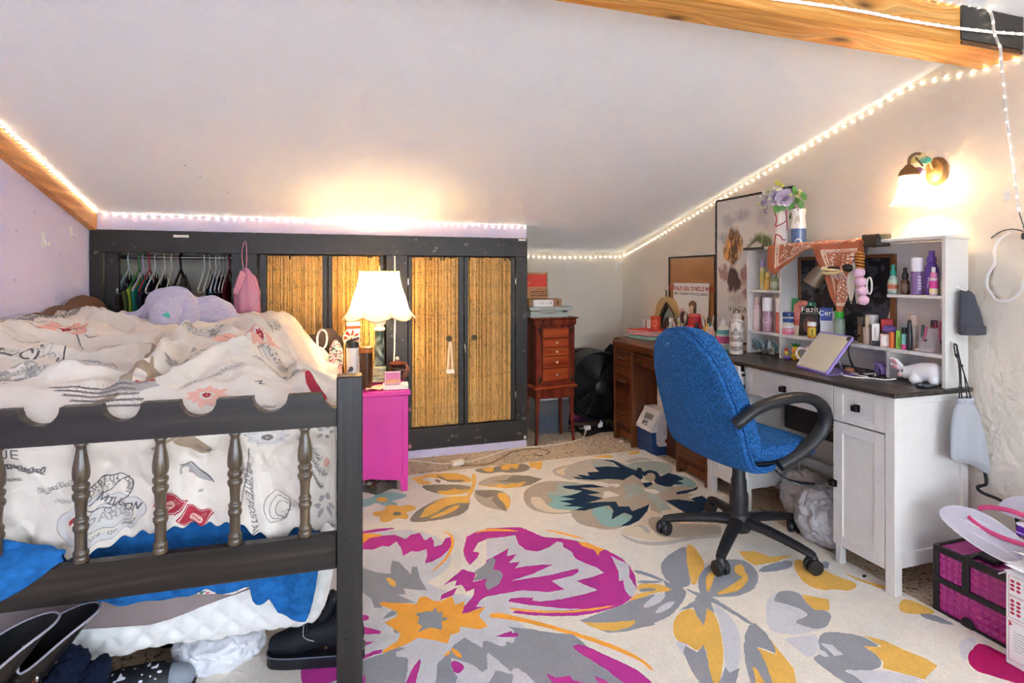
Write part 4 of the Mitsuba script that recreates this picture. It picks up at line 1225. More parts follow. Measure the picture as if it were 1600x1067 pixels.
# top with rounded front edge
tp = Polygon([(wx0 + .0, .675), (wx0 - .006, .69), (wx0 - .004, .725), (wx0 + .012, .745), (wx0 + .04, .752), (wx1, .752), (wx1, .675)])
part(old, 'top', move(extr(tp, Y1 - Y0 - .03, (0, 0, 0), (1, 0, 0), (0, 0, 1)), (0, Y1 - .01, 0)), 'walnut_flat')
ep = [(.0, .675), (.0, .715), (-.012, .74), (-.04, .752), (-.05, .752), (-.05, .675)]
part(old, 'top_end', extr([(Y1 - .012 + a, b) for a, b in ep], wx1 - wx0 - .01, (wx0 + .005, 0, 0), (0, 1, 0), (0, 0, 1)), 'walnut_flat')
for y0, y1 in ((3.50, Y1 - .012), (Y0 + .004, 2.985)):
    part(old, 'pedestal', bx(wx0 + .012, wx1, y0, y1, .045, .675, .002), 'walnut')
    for yy in (y0, y1 - .032):
        part(old, 'foot', bx(wx0 + .01, wx0 + .05, yy, yy + .032, 0.001, .05, .003), 'walnut')
        part(old, 'foot', bx(wx1 - .045, wx1, yy, yy + .032, 0.001, .05, .003), 'walnut')
        part(old, 'stile', bx(wx0, wx0 + .014, yy, yy + .026, .0, .675, .003), 'walnut')
    zz = [(.548, .655), (.345, .535), (.09, .332)]
    for a, b in zz:
        dd = part(old, 'drawer', bx(wx0 + .001, wx0 + .016, y0 + .03, y1 - .03, a, b, .004), 'walnut_flat')
        yc, zc_ = (y0 + y1) / 2, (a + b) / 2 + .01
        m = tube([(wx0, yc - .045, zc_ - .004), (wx0 - .018, yc - .04, zc_), (wx0 - .020, yc, zc_ + .002), (wx0 - .018, yc + .04, zc_), (wx0, yc + .045, zc_ - .004)], .0055, 8, squash=(1.2, .7))
        part(dd, 'pull', m, plain('#8d7f6e', .35, 1.0), smooth=40)
    part(old, 'plinth', bx(wx0 + .006, wx0 + .02, y0 + .026, y1 - .026, .04, .088, .003), 'walnut')
    part(old, 'rail', bx(wx0 + .002, wx0 + .014, y0 + .026, y1 - .026, .536, .547, .001), 'walnut')
    part(old, 'rail', bx(wx0 + .002, wx0 + .014, y0 + .026, y1 - .026, .333, .344, .001), 'walnut')
dd = part(old, 'drawer', bx(wx0 + .003, wx0 + .3, 2.995, 3.49, .585, .668, .004), 'walnut_flat')
part(dd, 'pull', extr(circ(3.40, .628, .012), .012, (wx0 - .012, 0, 0), (0, 1, 0), (0, 0, 1)), plain('#b99a50', .3, 1.0))
part(dd, 'pull_plate', extr(circ(3.40, .628, .022), .003, (wx0 - .001, 0, 0), (0, 1, 0), (0, 0, 1)), plain('#6c5430', .35, 1.0))
part(old, 'modesty_panel', bx(2.36, 2.372, 2.985, 3.5, .2, .675), 'walnut_flat')

# ------------------------------------------------------------------ jewellery cabinet on legs
scene['cherry'] = pbsdf(proc(wood('#45160c', '#6d2614', '#8a3a1e', 'z', 1.3, across=30)), 0.28, spec=.5, clearcoat=.3)
scene['cherry_light'] = pbsdf(proc(wood('#7a2c15', '#9c421f', '#b45a2d', 'x', 1.3, across=26)), 0.26, spec=.5, clearcoat=.3)
arm = thing('jewellery_cabinet', 'tall cherry-red jewellery cabinet with five small drawers on slender legs', 'cabinet')


def ARM(m):
    return move(m, (1.396, 3.752, 0), rz=6.0)


w, dp = .312, .20
part(arm, 'body', ARM(bx(0.004, w - .004, .006, dp, .42, .852, .002)), 'cherry')
part(arm, 'top', ARM(cat(bx(-.024, w + .022, -.026, dp + .01, .896, .908, .004), bx(-.012, w + .012, -.012, dp + .008, .852, .897, .006))), 'cherry', label='moulded top')
part(arm, 'bead_moulding', ARM(cat([ball(np.array([xx, -.014, .872]), .006, 1) for xx in np.arange(-.008, w + .01, .0115)])), 'cherry')
part(arm, 'stand_top', ARM(bx(-.018, w + .016, -.02, dp + .012, .398, .42, .005)), 'cherry_light')
part(arm, 'apron', ARM(bx(.0, w, -.004, dp, .33, .398, .002)), 'cherry')
for a, b in ((.0, .048), (w - .048, w)):
    part(arm, 'pilaster', ARM(bx(a, b, -.006, .01, .42, .852, .003)), 'cherry')
for cx in (.024, w - .024):
    for zz in (.815, .458):
        part(arm, 'ornament', ARM(move(hull((0, 0, -.024, .004), (0, 0, .024, .006), (-.012, 0, .014, .004), (.012, 0, .014, .004), (0, -.006, .004, .006)), (cx, -.006, zz))), plain('#3a2a18', .35, .7), smooth=True)
for i, (a, b) in enumerate(((.762, .832), (.698, .756), (.634, .692), (.548, .628), (.452, .542))):
    dd = part(arm, 'drawer', ARM(bx(.052, w - .052, -.009, .02, a, b, .003)), 'cherry_light')
    if i:
        part(dd, 'knob', ARM(move(lathe([(.004, 0), (.004, .008), (.010, .012), (.0115, .018), (.009, .023), (.003, .025)], 14), (w / 2, -.009, (a + b) / 2), rx=90)), plain('#c9b9a0', .25, 1.0), smooth=40)
for lx, ly in ((.0, .0), (w, .0), (.0, dp), (w, dp)):
    sx = 1 if lx == 0 else -1
    sy = 1 if ly == 0 else -1
    pts = []
    for t in np.linspace(0, 1, 9):
        z = .40 * (1 - t)
        s = .034 - .016 * t - .006 * math.sin(t * PI)
        off = -.006 * math.sin(t * PI) + .006 * t * t
        pts += [[(lx - sx * off, ly - sy * off * .6, z), s]]
    P = np.zeros((4, 9, 3))
    for j, (c, s) in enumerate(pts):
        for i, (aa, bb) in enumerate(((0, 0), (1, 0), (1, 1), (0, 1))):
            P[i, j] = (c[0] + sx * aa * s, c[1] + sy * bb * s, c[2])
    m = grid_mesh(P, close_u=True)
    part(arm, 'leg', ARM(m), 'cherry')
for sgn in (-1, 1):
    xx = 0 if sgn < 0 else w
    part(arm, 'side_knob', ARM(move(lathe([(.006, 0), (.010, .012), (.005, .018)], 12), (xx, .06, .408), ry=90 * sgn)), plain('#8d7f72', .4, .8), smooth=40)

# ------------------------------------------------------------------ pink nightstand
scene['paint_pink'] = pbsdf(proc(lambda p, n, uv: mi.Color3f(lin('#d83a9c')) * (.93 + .14 * fbm(p.x * 14, p.y * 14, p.z * 5, 3))), 0.38, spec=.45)
ns = thing('nightstand', 'hot-pink painted nightstand with short legs beside the bed', 'nightstand')
nx0, nx1, ny0, ny1 = .088, .414, 3.162, 3.60
ap = [(nx0, .545), (nx1 - .0, .545), (nx1, .0), (nx1 - .035, .0), (nx1 - .040, .075), (nx1 - .10, .082), (nx1 - .20, .098), (nx1 - .30, .09), (nx0 + .04, .075), (nx0 + .035, .0), (nx0, .0)]
ap = [(a, max(b, RUGZ + .0005)) for a, b in ap]
part(ns, 'side', move(extr(ap, .018, (0, 0, 0), (1, 0, 0), (0, 0, 1)), (0, ny0 + .018, 0)), 'paint_pink')
part(ns, 'side', move(extr(ap, .018, (0, 0, 0), (1, 0, 0), (0, 0, 1)), (0, ny1, 0)), 'paint_pink')
part(ns, 'body', bx(nx0 + .004, nx1 - .012, ny0 + .018, ny1 - .018, .10, .545), 'paint_pink')
part(ns, 'corner_stile', bx(nx1 - .03, nx1 + .003, ny0 - .003, ny0 + .02, .09, .545, .003), 'paint_pink')
part(ns, 'top', bx(nx0 - .01, nx1 + .016, ny0 - .014, ny1 + .01, .545, .572, .006), 'paint_pink')
for a, b in ((.33, .535), (.12, .32)):
    dd = part(ns, 'drawer', bx(nx1 - .012, nx1 + .006, ny0 + .03, ny1 - .03, a, b, .003), 'paint_pink')
    for yy in (ny0 + .09, ny1 - .09):
        part(dd, 'knob', move(lathe([(.006, 0), (.006, .008), (.012, .013), (.014, .02), (.008, .026)], 14), (nx1 + .006, yy, (a + b) / 2 + .01), ry=90), plain('#d8b7b5', .25, .8), smooth=40)

# ------------------------------------------------------------------ blue office chair
def _blue_cloth(p, n, uv):
    u, v = (p.x + p.y * .8) * 190, (p.z + p.y * .3) * 190
    dots = noise(p.x * 300, p.y * 300, p.z * 300)
    col = mix(lin('#123f70'), lin('#2a6cae'), smoothstep(.35, .75, dots))
    col = mix(col, mi.Color3f(lin('#0b2a4e')), smoothstep(.62, .85, noise(p.x * 190 + 7, p.y * 190, p.z * 190)) * .7)
    return col * (.92 + .16 * fbm(p.x * 8, p.y * 8, p.z * 8, 3))


scene['cloth_blue'] = bump(lambda p, n, uv: noise(p.x * 210, p.y * 210, p.z * 210), 0.0010, pbsdf(proc(_blue_cloth), 0.8, spec=.25, sheen=.5, sheen_tint=.5))
scene['plastic_black'] = bump(lambda p, n, uv: noise(p.x * 900, p.y * 900, p.z * 900), 0.0002, pbsdf('#1c1d1f', 0.42, spec=.5))
chair = thing('office_chair', 'blue fabric swivel office chair with black loop armrests and five-star base on the rug', 'office chair')
CX, CY, CF = 1.742, 2.085, 4.0          # centre of the base and the way it faces


def CH(m):
    return move(m, (CX, CY, 0), rz=CF)


# base star
for k, ang in enumerate((2, 74, 146, 218, 290)):
    a = math.radians(ang)
    dx, dy = math.cos(a), math.sin(a)
    path = [(dx * r, dy * r, RUGZ + z) for r, z in ((.02, .105), (.10, .105), (.20, .094), (.29, .078), (.325, .068))]
    lg = tube(spline(path, 5), np.interp(np.linspace(0, 1, 21), [0, .3, 1], [.034, .030, .020]), 10, squash=(.95, .72))
    leg = part(chair, 'leg', move(lg, (CX, CY, 0)), 'plastic_black', smooth=40)
    ca = a + 1.0
    ex, ey = CX + dx * .322, CY + dy * .322
    hx, hy = -math.sin(ca), math.cos(ca)
    fork = hull((ex, ey, RUGZ + .060, .017), (ex + math.cos(ca) * .006, ey + math.sin(ca) * .006, RUGZ + .040, .018))
    cs = part(leg, 'caster_hood', fork, 'plastic_black', smooth=True)
    for sgn in (-1, 1):
        wl = lathe([(.004, -.012), (.026, -.0115), (.030, -.007), (.030, .007), (.026, .0115), (.004, .012)], 20)
        wl = move(wl, (0, 0, 0), rx=90)
        wl = move(wl, (ex + hx * .016 * sgn, ey + hy * .016 * sgn, RUGZ + .0300), rz=math.degrees(ca))
        part(leg, 'wheel', wl, 'plastic_black', smooth=40)
part(chair, 'hub', move(lathe([(.046, .062), (.05, .085), (.05, .13), (.042, .142), (.036, .145)], 24, (0, 0, RUGZ)), (CX, CY, 0)), 'plastic_black', smooth=40)
part(chair, 'column_cover', move(lathe([(.040, .14), (.0395, .225), (.034, .235), (.033, .285), (.028, .295), (.027, .345), (.022, .352)], 24, (0, 0, RUGZ)), (CX, CY, 0)), 'plastic_black', smooth=40)
part(chair, 'gas_lift', move(lathe([(.0135, .34), (.0135, .42)], 18), (CX, CY, 0)), plain('#c9c9cb', .2, 1.0), smooth=40, label='chrome gas lift')
part(chair, 'mechanism', CH(bx(-.10, .12, -.09, .09, .398, .435, .012)), 'plastic_black')
part(chair, 'lever', CH(tube(spline([(.02, -.08, .41), (.03, -.15, .40), (.05, -.20, .365), (.10, -.235, .345), (.16, -.255, .338)], 5), np.interp(np.linspace(0, 1, 21), [0, .55, .7, 1], [.005, .006, .013, .012]), 8, squash=(1.0, .55))), 'plastic_black', smooth=40)


def cushion(outline, z0, z1, crown, r, n=46, m=7):
    """upholstered pad: outline radius function of angle, rounded rim, domed top"""
    a = np.arange(n) * 2 * PI / n
    P = []
    prof = [(0.0, z0), (.5, z0), (.9, z0), (.98, z0 + r * .35), (1.0, (z0 + z1) / 2), (.985, z1 - r * .5), (.94, z1 - r * .12), (.8, z1 + crown * .25), (.55, z1 + crown * .7), (.25, z1 + crown * .95), (0.0, z1 + crown)]
    P = np.zeros((n, len(prof), 3))
    for i, t in enumerate(a):
        ox, oy = outline(t)
        for j, (k, z) in enumerate(prof):
            P[i, j] = (ox * k, oy * k, z)
    return grid_mesh(P, close_u=True)


def superell(rx, ry, e):
    def f(t):
        c, s = math.cos(t), math.sin(t)
        return rx * math.copysign(abs(c) ** (2 / e), c), ry * math.copysign(abs(s) ** (2 / e), s)
    return f


seat = cushion(superell(.245, .245, 3.6), .445, .515, .012, .04)
v = seat.vertices.copy()
front = np.clip((v[:, 0] - .10) / .15, 0, 1)
v[:, 2] -= front ** 2 * .035
v[:, 2] += np.clip(np.abs(v[:, 1]) - .15, 0, 1) ** 2 * 1.2
v[:, 2] += .03 * np.clip((-.12 - v[:, 0]) / .13, 0, 1) ** 2
seat = TM(v + [.03, 0, 0], seat.faces)
part(chair, 'seat', CH(seat), 'cloth_blue', smooth=True)
under = cushion(superell(.225, .225, 3.6), .432, .452, 0, .01)
part(chair, 'seat_pan', CH(move(under, (.03, 0, 0))), 'plastic_black', smooth=40)


# the back: a tall shell that curves on under the seat, with a thick pad in front
_bp = spline([(.04, .418), (-.08, .412), (-.160, .430), (-.198, .49), (-.232, .60), (-.272, .72), (-.308, .84), (-.336, .94), (-.347, .985)], 12)
_bs = np.concatenate([[0], np.cumsum(np.linalg.norm(np.diff(_bp, axis=0), axis=1))]); _bs /= _bs[-1]
_bt = np.gradient(_bp, axis=0); _bt /= np.linalg.norm(_bt, axis=1, keepdims=True)


def back_half(t):
    """half width along the shell, t in [0, 1] from its foot under the seat to the top"""
    return np.interp(t, [0, .03, .08, .16, .30, .45, .62, .76, .87, .94, .98, 1.0], [.13, .19, .222, .238, .246, .247, .240, .218, .178, .128, .075, .0])


def back_at(t, off):
    x = np.interp(t, _bs, _bp[:, 0]); z = np.interp(t, _bs, _bp[:, 1])
    tx = np.interp(t, _bs, _bt[:, 0]); tz = np.interp(t, _bs, _bt[:, 1])
    return x + tz * off, z - tx * off


def back_sheet(off, inset, t0=0.0, t1=1.0, nt=56, nw=27, bulge=0.0, dishd=.30, mid=0.0):
    ts = t0 + (t1 - t0) * (1 - np.cos(np.linspace(0, PI, nt))) / 2
    P = np.zeros((nw, nt, 3))
    for j, t in enumerate(ts):
        hw = max(float(back_half(t)) - inset, .0005)
        for i, s in enumerate(np.linspace(-1, 1, nw)):
            yy = hw * math.sin(s * PI / 2)
            k = math.cos(s * PI / 2)
            edge = min(1, k * 2.2) ** .42 * min(1, (t - t0) * 16, (t1 - t) * 16) ** .42
            x, z = back_at(t, mid + (off - mid) * edge + bulge * edge * k + dishd * yy * yy)
            P[i, j] = (x, yy, z)
    return grid_mesh(P)


def pad(off_front, off_back, inset, **kw):
    a = back_sheet(off_front, inset, **kw); b = back_sheet(off_back, inset, **kw)
    n = len(a.vertices)
    nw, nt = kw.get('nw', 27), kw.get('nt', 56)
    f = np.vstack([a.faces[:, ::-1], b.faces + n])
    idx = np.arange(n).reshape(nw, nt)
    ring = np.concatenate([idx[:, 0], idx[-1, 1:], idx[-2::-1, -1], idx[0, -2:0:-1]])
    r2 = np.roll(ring, -1)
    side = np.vstack([np.stack([ring, r2, r2 + n], 1), np.stack([ring, r2 + n, ring + n], 1)])
    m = TM(np.vstack([a.vertices, b.vertices]), np.vstack([f, side]))
    return m if m.volume > 0 else TM(m.vertices, m.faces[:, ::-1])


part(chair, 'back_shell', CH(pad(.006, -.022, .0, mid=-.008)), 'cloth_blue', smooth=True)
part(chair, 'back_pad', CH(pad(.088, .010, .004, t0=.30, t1=.992, bulge=.010, mid=.048)), 'cloth_blue', smooth=True)
# piping seam round the shell's rim
rim = []
for t in np.linspace(.02, .997, 60):
    hw = float(back_half(t))
    x, z = back_at(t, .004 + .30 * hw * hw)
    rim.append((x, hw + .001, z))
rim = rim + [(x, -y, z) for x, y, z in rim[::-1]]
part(chair, 'piping', CH(tube(rim, .006, 6)), 'cloth_blue', smooth=True)
for pts in ([(.93, .03), (.915, .04), (.92, .052), (.905, .06)], [(.905, .075), (.892, .066)]):
    q = []
    for t, yy in pts:
        x, z = back_at(t, -.0215 + .30 * yy * yy)
        q.append((x, yy, z))
    part(chair, 'scratch', CH(tube(q, .0012, 4)), plain('#b9cbd8', .7))
# arm loops, fixed to the shell at both ends
for sg in (-1, 1):
    loop = spline([(-.255, .245, .625), (-.235, .256, .645), (-.17, .268, .685), (-.06, .276, .712), (.06, .278, .715), (.15, .276, .69), (.20, .272, .64), (.195, .266, .575), (.14, .256, .515), (.06, .243, .468), (-.01, .228, .436)], 7)
    loop[:, 1] *= sg
    if sg > 0:
        loop[:, 0] = .03 + (loop[:, 0] - .03) * .80
    rad = np.interp(np.linspace(0, 1, len(loop)), [0, .08, .3, .5, .75, 1], [.028, .031, .031, .028, .028, .031])
    part(chair, 'armrest', CH(tube(loop, rad, 12, squash=(1.0, .75))), 'plastic_black', smooth=50)
# ------------------------------------------------------------------ table lamp on the nightstand
scene['shade_cloth'] = {'type': 'principledthin', 'base_color': {'type': 'rgb', 'value': lin('#efe0c0')}, 'roughness': .8, 'diff_trans': 1.15, 'spec_trans': 0.0, 'eta': 1.3}
lamp = thing('table_lamp', 'lit table lamp with cream scalloped bell shade and green marble column on the pink nightstand', 'lamp')
LX, LY, LZ = .285, 3.46, .5725
scene['marble_green'] = pbsdf(proc(lambda p, n, uv: mix(lin('#2c4038'), lin('#9fb3a6'), smoothstep(.45, .8, fbm(p.x * 22 + 3 * fbm(p.x * 9, p.y * 9, p.z * 9, 2), p.y * 22, p.z * 16, 4)))), .22, spec=.5)
stone = plain('#aab59f', .35)
part(lamp, 'base', cat(bx(LX - .068, LX + .068, LY - .068, LY + .068, LZ + .006, LZ + .022, .003), bx(LX - .056, LX + .056, LY - .056, LY + .056, LZ + .022, LZ + .036, .003)), stone)
part(lamp, 'foot', cat([bx(LX + a - .008, LX + a + .008, LY + b - .008, LY + b + .008, LZ, LZ + .007) for a in (-.055, .055) for b in (-.055, .055)]), plain('#caa98c', .4))
part(lamp, 'column_base', lathe([(.046, .036), (.046, .050), (.040, .056), (.036, .066), (.040, .074), (.040, .086), (.031, .096)], 28, (LX, LY, LZ)), stone, smooth=40)
part(lamp, 'column', lathe([(.030, .096), (.0285, .20), (.026, .305)], 28, (LX, LY, LZ)), 'marble_green', smooth=40)
part(lamp, 'capital', lathe([(.027, .305), (.034, .312), (.034, .322), (.026, .330), (.026, .338), (.036, .350), (.046, .372), (.046, .380), (.030, .386), (.012, .39)], 28, (LX, LY, LZ)), plain('#e9e4d6', .35), smooth=40)
part(lamp, 'stem', lathe([(.006, .386), (.006, .66)], 10, (LX, LY, LZ)), plain('#c7a45a', .3, 1.0))
NS, SEG = 8, 9
zb, zt_ = .962, 1.236
P = np.zeros((NS * SEG, 22, 3))
for i in range(NS * SEG):
    a = i * 2 * PI / (NS * SEG) + .25
    u = (i % SEG) / SEG
    sc = abs(math.sin(u * PI))
    for j in range(22):
        t = j / 21
        r = .118 + (.213 - .118) * (1 - t) ** 1.75 + .004 * (1 - t) ** 6
        r *= 1 - .035 * (1 - sc) * (1 - .3 * t) + .02 * sc * (1 - t)
        r = r - .012 * math.exp(-((t - .18) / .14) ** 2)
        z = zb + (zt_ - zb) * t - .016 * sc * (1 - t) ** 5 + .010 * (1 - sc) * (1 - t) ** 5
        P[i, j] = (LX + r * math.cos(a), LY + r * math.sin(a), z)
sh = part(lamp, 'shade', grid_mesh(P, close_u=True), 'shade_cloth', smooth=True, label='cream bell shade')
trim_ = plain('#c9b38c', .7)
part(sh, 'trim', tube(P[:, 0], .0035, 6, closed=True), trim_)
part(sh, 'trim', tube(P[:, -1], .003, 6, closed=True), trim_)
for k in range(NS):
    part(sh, 'rib', tube(P[k * SEG, ::3] + np.array([0, 0, 0]), .0016, 5), trim_)
part(sh, 'spider', cat(tube([(LX - .11, LY, 1.232), (LX + .11, LY, 1.232)], .0015, 5), tube([(LX, LY - .11, 1.232), (LX, LY + .11, 1.232)], .0015, 5)), plain('#c7a45a', .3, 1.0))
part(lamp, 'finial', lathe([(.004, 1.232), (.009, 1.242), (.004, 1.254), (.007, 1.262), (.001, 1.272)], 12, (LX, LY, 0)), plain('#e0cfa6', .3, .5), smooth=40)
part(lamp, 'bulb', lathe([(.012, 1.02), (.013, 1.045), (.026, 1.075), (.031, 1.10), (.026, 1.125), (.012, 1.14), (.0, 1.143)], 20, (LX, LY, 0)), plain('#fff4dd', .3), smooth=40,
     emitter={'type': 'area', 'radiance': {'type': 'rgb', 'value': [BULB_TABLE, BULB_TABLE * .74, BULB_TABLE * .42]}})

# ------------------------------------------------------------------ sconce on the right wall
scene['glass_frosted'] = {'type': 'principledthin', 'base_color': {'type': 'rgb', 'value': lin('#fff6e6')}, 'roughness': .5, 'diff_trans': 1.75, 'spec_trans': 0.0, 'eta': 1.4}
sc = thing('wall_sconce', 'lit bronze wall sconce with frosted bell glass shade on the cream right wall', 'lamp')
SX, SY, SZ = 2.418, 1.693, 1.645
bronze = plain('#7d6040', .5, .8)
pm = lathe([(.060, 0), (.060, .006), (.050, .012), (.046, .018), (.036, .020), (.030, .023), (.0, .025)], 32)
pm = move(pm, s=(1.0, .78, 1.0))
pm = move(pm, (SX, SY, SZ), ry=-90)
part(sc, 'back_plate', pm, bronze, smooth=40)
QX, QY = 2.295, 1.722
part(sc, 'arm', tube(spline([(SX - .025, SY, SZ + .01), (SX - .05, SY + .006, SZ + .055), (SX - .09, SY + .018, SZ + .072), (QX + .005, QY - .002, SZ + .055), (QX, QY, SZ + .02)], 8), .0065, 10), bronze, smooth=40)
part(sc, 'fitter', lathe([(.012, SZ + .025), (.016, SZ + .018), (.032, SZ + .002), (.038, SZ - .018), (.036, SZ - .022)], 24, (QX, QY, 0)), bronze, smooth=40)
gl = np.array([(.030, SZ - .018), (.034, SZ - .03), (.037, SZ - .05), (.040, SZ - .075), (.047, SZ - .105), (.058, SZ - .128), (.071, SZ - .143)])
gl = spline(gl, 4)
P = np.zeros((40, len(gl), 3))
for i in range(40):
    a = i * 2 * PI / 40
    P[i] = np.stack([QX + gl[:, 0] * math.cos(a), QY + gl[:, 0] * math.sin(a), gl[:, 1]], 1)
part(sc, 'shade', grid_mesh(P[:, ::-1], close_u=True), 'glass_frosted', smooth=True, label='frosted bell glass shade')
part(sc, 'bulb', lathe([(.010, -.095), (.018, -.09), (.023, -.072), (.018, -.052), (.010, -.035)][::1], 16, (QX, QY, SZ)), plain('#fff4dd', .3), smooth=40,
     emitter={'type': 'area', 'radiance': {'type': 'rgb', 'value': [BULB_SCONCE, BULB_SCONCE * .76, BULB_SCONCE * .45]}})
# ------------------------------------------------------------------ inside the closet: rod, hangers and clothes
RY, RZ = 3.95, 1.322
single('closet_rod', tube([(XL + .013, RY, RZ), (-.42, RY, RZ)], .013, 12), plain('#b9b7b2', .25, 1.0), 'metal clothes rod inside the open end of the black closet', 'rod', smooth=40)


def hanger_path(x, w=.20, tilt=0.0):
    z0 = RZ - .075
    hook = [(x, RY + .018, RZ - .004), (x, RY + .016, RZ + .012), (x, RY, RZ + .021), (x, RY - .016, RZ + .012), (x, RY - .017, RZ - .01), (x, RY - .006, RZ - .045), (x, RY, z0)]
    return spline(hook, 4), np.array([(x, RY, z0), (x + tilt * .4, RY - w * .9, z0 - .105), (x + tilt * .5, RY - w, z0 - .125), (x + tilt * .5, RY - w * .93, z0 - .14), (x - tilt * .5, RY + w * .93, z0 - .14), (x - tilt * .5, RY + w, z0 - .125), (x - tilt * .4, RY + w * .9, z0 - .105), (x, RY, z0)])


def hanger(x, color, label, group=None, w=.20, r=.004, tilt=0.0):
    h, tri = hanger_path(x, w, tilt)
    k = thing('clothes_hanger', label, 'hanger', group)
    part(k, 'hook', tube(h, r, 6), plain(color, .35), smooth=50)
    part(k, 'shoulder_loop', tube(tri, r * 1.1, 6), plain(color, .35), smooth=50)


def garment(name, cat_, x, bsdf, label, w=.205, thick_=.035, length=.62, sleeve=True, seed=0, group=None, tilt=0.0):
    z0 = RZ - .085
    n, m = 18, 44
    rr = np.random.RandomState(seed)
    P = np.zeros((m, n, 3))
    for j in range(n):
        t = j / (n - 1)
        z = z0 - .012 - t * length
        hw = np.interp(t, [0, .05, .16, .24, .4, 1], [.035, .09, w + .015, w + .02, w - .02, w + .01])
        hw = hw if sleeve else hw * np.interp(t, [0, .2, 1], [1, .95, .9])
        for i in range(m):
            a = i * 2 * PI / m
            s = math.sin(a)
            y = RY + hw * math.cos(a)
            th = thick_ * (.35 + .65 * min(1, t * 4)) * (1 + .5 * math.sin(a * 7 + seed + t * 5) * min(1, t * 3))
            xx = x + math.copysign(abs(s) ** .6, s) * th * .5 + tilt * (math.cos(a)) * .5
            dz = -.10 * (abs(math.cos(a)) ** 1.2) * max(0, .22 - t) / .22
            P[i, j] = (xx, y, z + dz * 1.0)
    single(name, grid_mesh(P, close_u=True), bsdf, label, cat_, group, smooth=True)


def fabric(c, rough=.85):
    k = 'fabric_' + c[1:]
    if k not in scene:
        a = lin(c)
        scene[k] = bump(lambda p, n, uv: noise(p.x * 500, p.y * 500, p.z * 500) + fbm(p.x * 25, p.y * 25, p.z * 25, 2), .0015, pbsdf(c, rough, spec=.2, sheen=.3))
    return k


garment('hooded_top', 'clothing', -1.185, fabric('#6f7884'), 'grey-blue hooded top hanging leftmost in the closet', w=.14, thick_=.05, length=.3, seed=1)
hanger(-1.154, '#bcd3d6', 'pale blue plastic hanger, first from the left on the closet rod')
garment('jacket', 'clothing', -1.150, fabric('#2b2620'), 'dark brown jacket beside the grey-blue hooded top in the closet', w=.19, thick_=.045, length=.6, seed=2)
garment('shirt', 'clothing', -1.120, fabric('#56603a'), 'olive green shirt in the closet, next to a lime one', w=.195, thick_=.03, length=.5, seed=3)
hanger(-1.098, '#3f8f4e', 'green plastic hanger on the closet rod')
garment('shirt', 'clothing', -1.098, fabric('#9fb23a'), 'lime green shirt on the green hanger in the closet', w=.20, thick_=.022, length=.42, seed=4)
hanger(-1.077, '#c8bcd6', 'pale lilac plastic hanger between the green and the red one')
garment('shirt', 'clothing', -1.074, fabric('#1d7a6e'), 'teal shirt on the lilac hanger in the closet', w=.205, thick_=.03, length=.48, seed=5)
hanger(-1.044, '#b8323e', 'red plastic hanger on the closet rod')
garment('shirt', 'clothing', -1.044, fabric('#26283a'), 'dark navy shirt on the red hanger in the closet', w=.205, thick_=.035, length=.6, seed=6)
hanger(-1.013, '#dcdcd6', 'white plastic hanger right of the red one on the closet rod')
garment('coat', 'clothing', -1.006, fabric('#17171b'), 'black coat on the white hanger in the closet', w=.21, thick_=.032, length=.7, seed=7)
hanger(-.961, '#d8cdb6', 'cream plastic hanger holding a black top, mid-rod in the closet')
garment('top', 'clothing', -.962, fabric('#1f1d20'), 'black knitted top on the cream hanger mid-rod', w=.20, thick_=.032, length=.6, seed=8)
hanger(-.925, '#cfc6b4', 'cream plastic hanger just left of the clear garment bag', w=.12)
hanger(-.875, '#15130f', 'black wooden hanger carrying the clear garment bag', w=.19, r=.007)
# brown garment in a clear bag
garment('dress', 'clothing', -.86, fabric('#5b4a40'), 'brown garment inside the clear plastic garment bag', w=.13, thick_=.06, length=.4, seed=9, tilt=-.05)
P = np.zeros((30, 26, 3))
for i, a in enumerate(np.linspace(-.7, PI + .7, 30)):
    for j in range(26):
        t = j / 25
        r = np.interp(t, [0, .25, 1], [.05, .13, .15]) + .012 * (meshkit.noise(np.array([i * .5, t * 9, 3.])) - .5)
        P[i, j] = (-.86 + r * .75 * math.cos(-a), RY + r * 1.25 * math.sin(-a) - .01, 1.235 - t * .42 - .05 * abs(math.cos(a)))
scene['plastic_film'] = {'type': 'thindielectric', 'int_ior': 1.5}
single('garment_bag', grid_mesh(P), 'plastic_film', 'clear shiny plastic garment bag hanging in the closet above the lavender plush', 'garment bag', smooth=True)
rt = (('-.744', '#d9d4cb', 'white plastic hanger nearest the garment bag on the right side of the rod'), ('-.715', '#cfcabf', 'off-white plastic hanger, second right of the garment bag'), ('-.679', '#d6d2ca', 'white hanger with a black top, third right of the garment bag'),
      ('-.657', '#c8bfc0', 'pinkish white hanger, fourth right of the garment bag'), ('-.635', '#b9b4b4', 'grey plastic hanger, fifth right of the garment bag'), ('-.617', '#c2b7ae', 'beige plastic hanger next to the burgundy shirt'), ('-.603', '#6b1f2c', 'dark red plastic hanger, last on the rod by the closet post'))
for xx, c, lb in rt:
    hanger(float(xx), c, lb, w=.19)
for xx, c, nm, lb, sd in ((-.700, '#16181d', 'top', 'black sleeveless top on the right side of the closet rod', 21), (-.688, '#1f5470', 'top', 'petrol blue sleeveless top on the right side of the closet rod', 22), (-.662, '#24222a', 'top', 'charcoal top beside the petrol blue one in the closet', 23), (-.640, '#3c1620', 'shirt', 'dark wine shirt left of the burgundy one in the closet', 24), (-.612, '#6a1826', 'shirt', 'burgundy patterned shirt next to the closet post', 25)):
    garment(nm, 'clothing', xx, fabric(c), lb, w=.175, thick_=.016, length=.45, seed=sd)

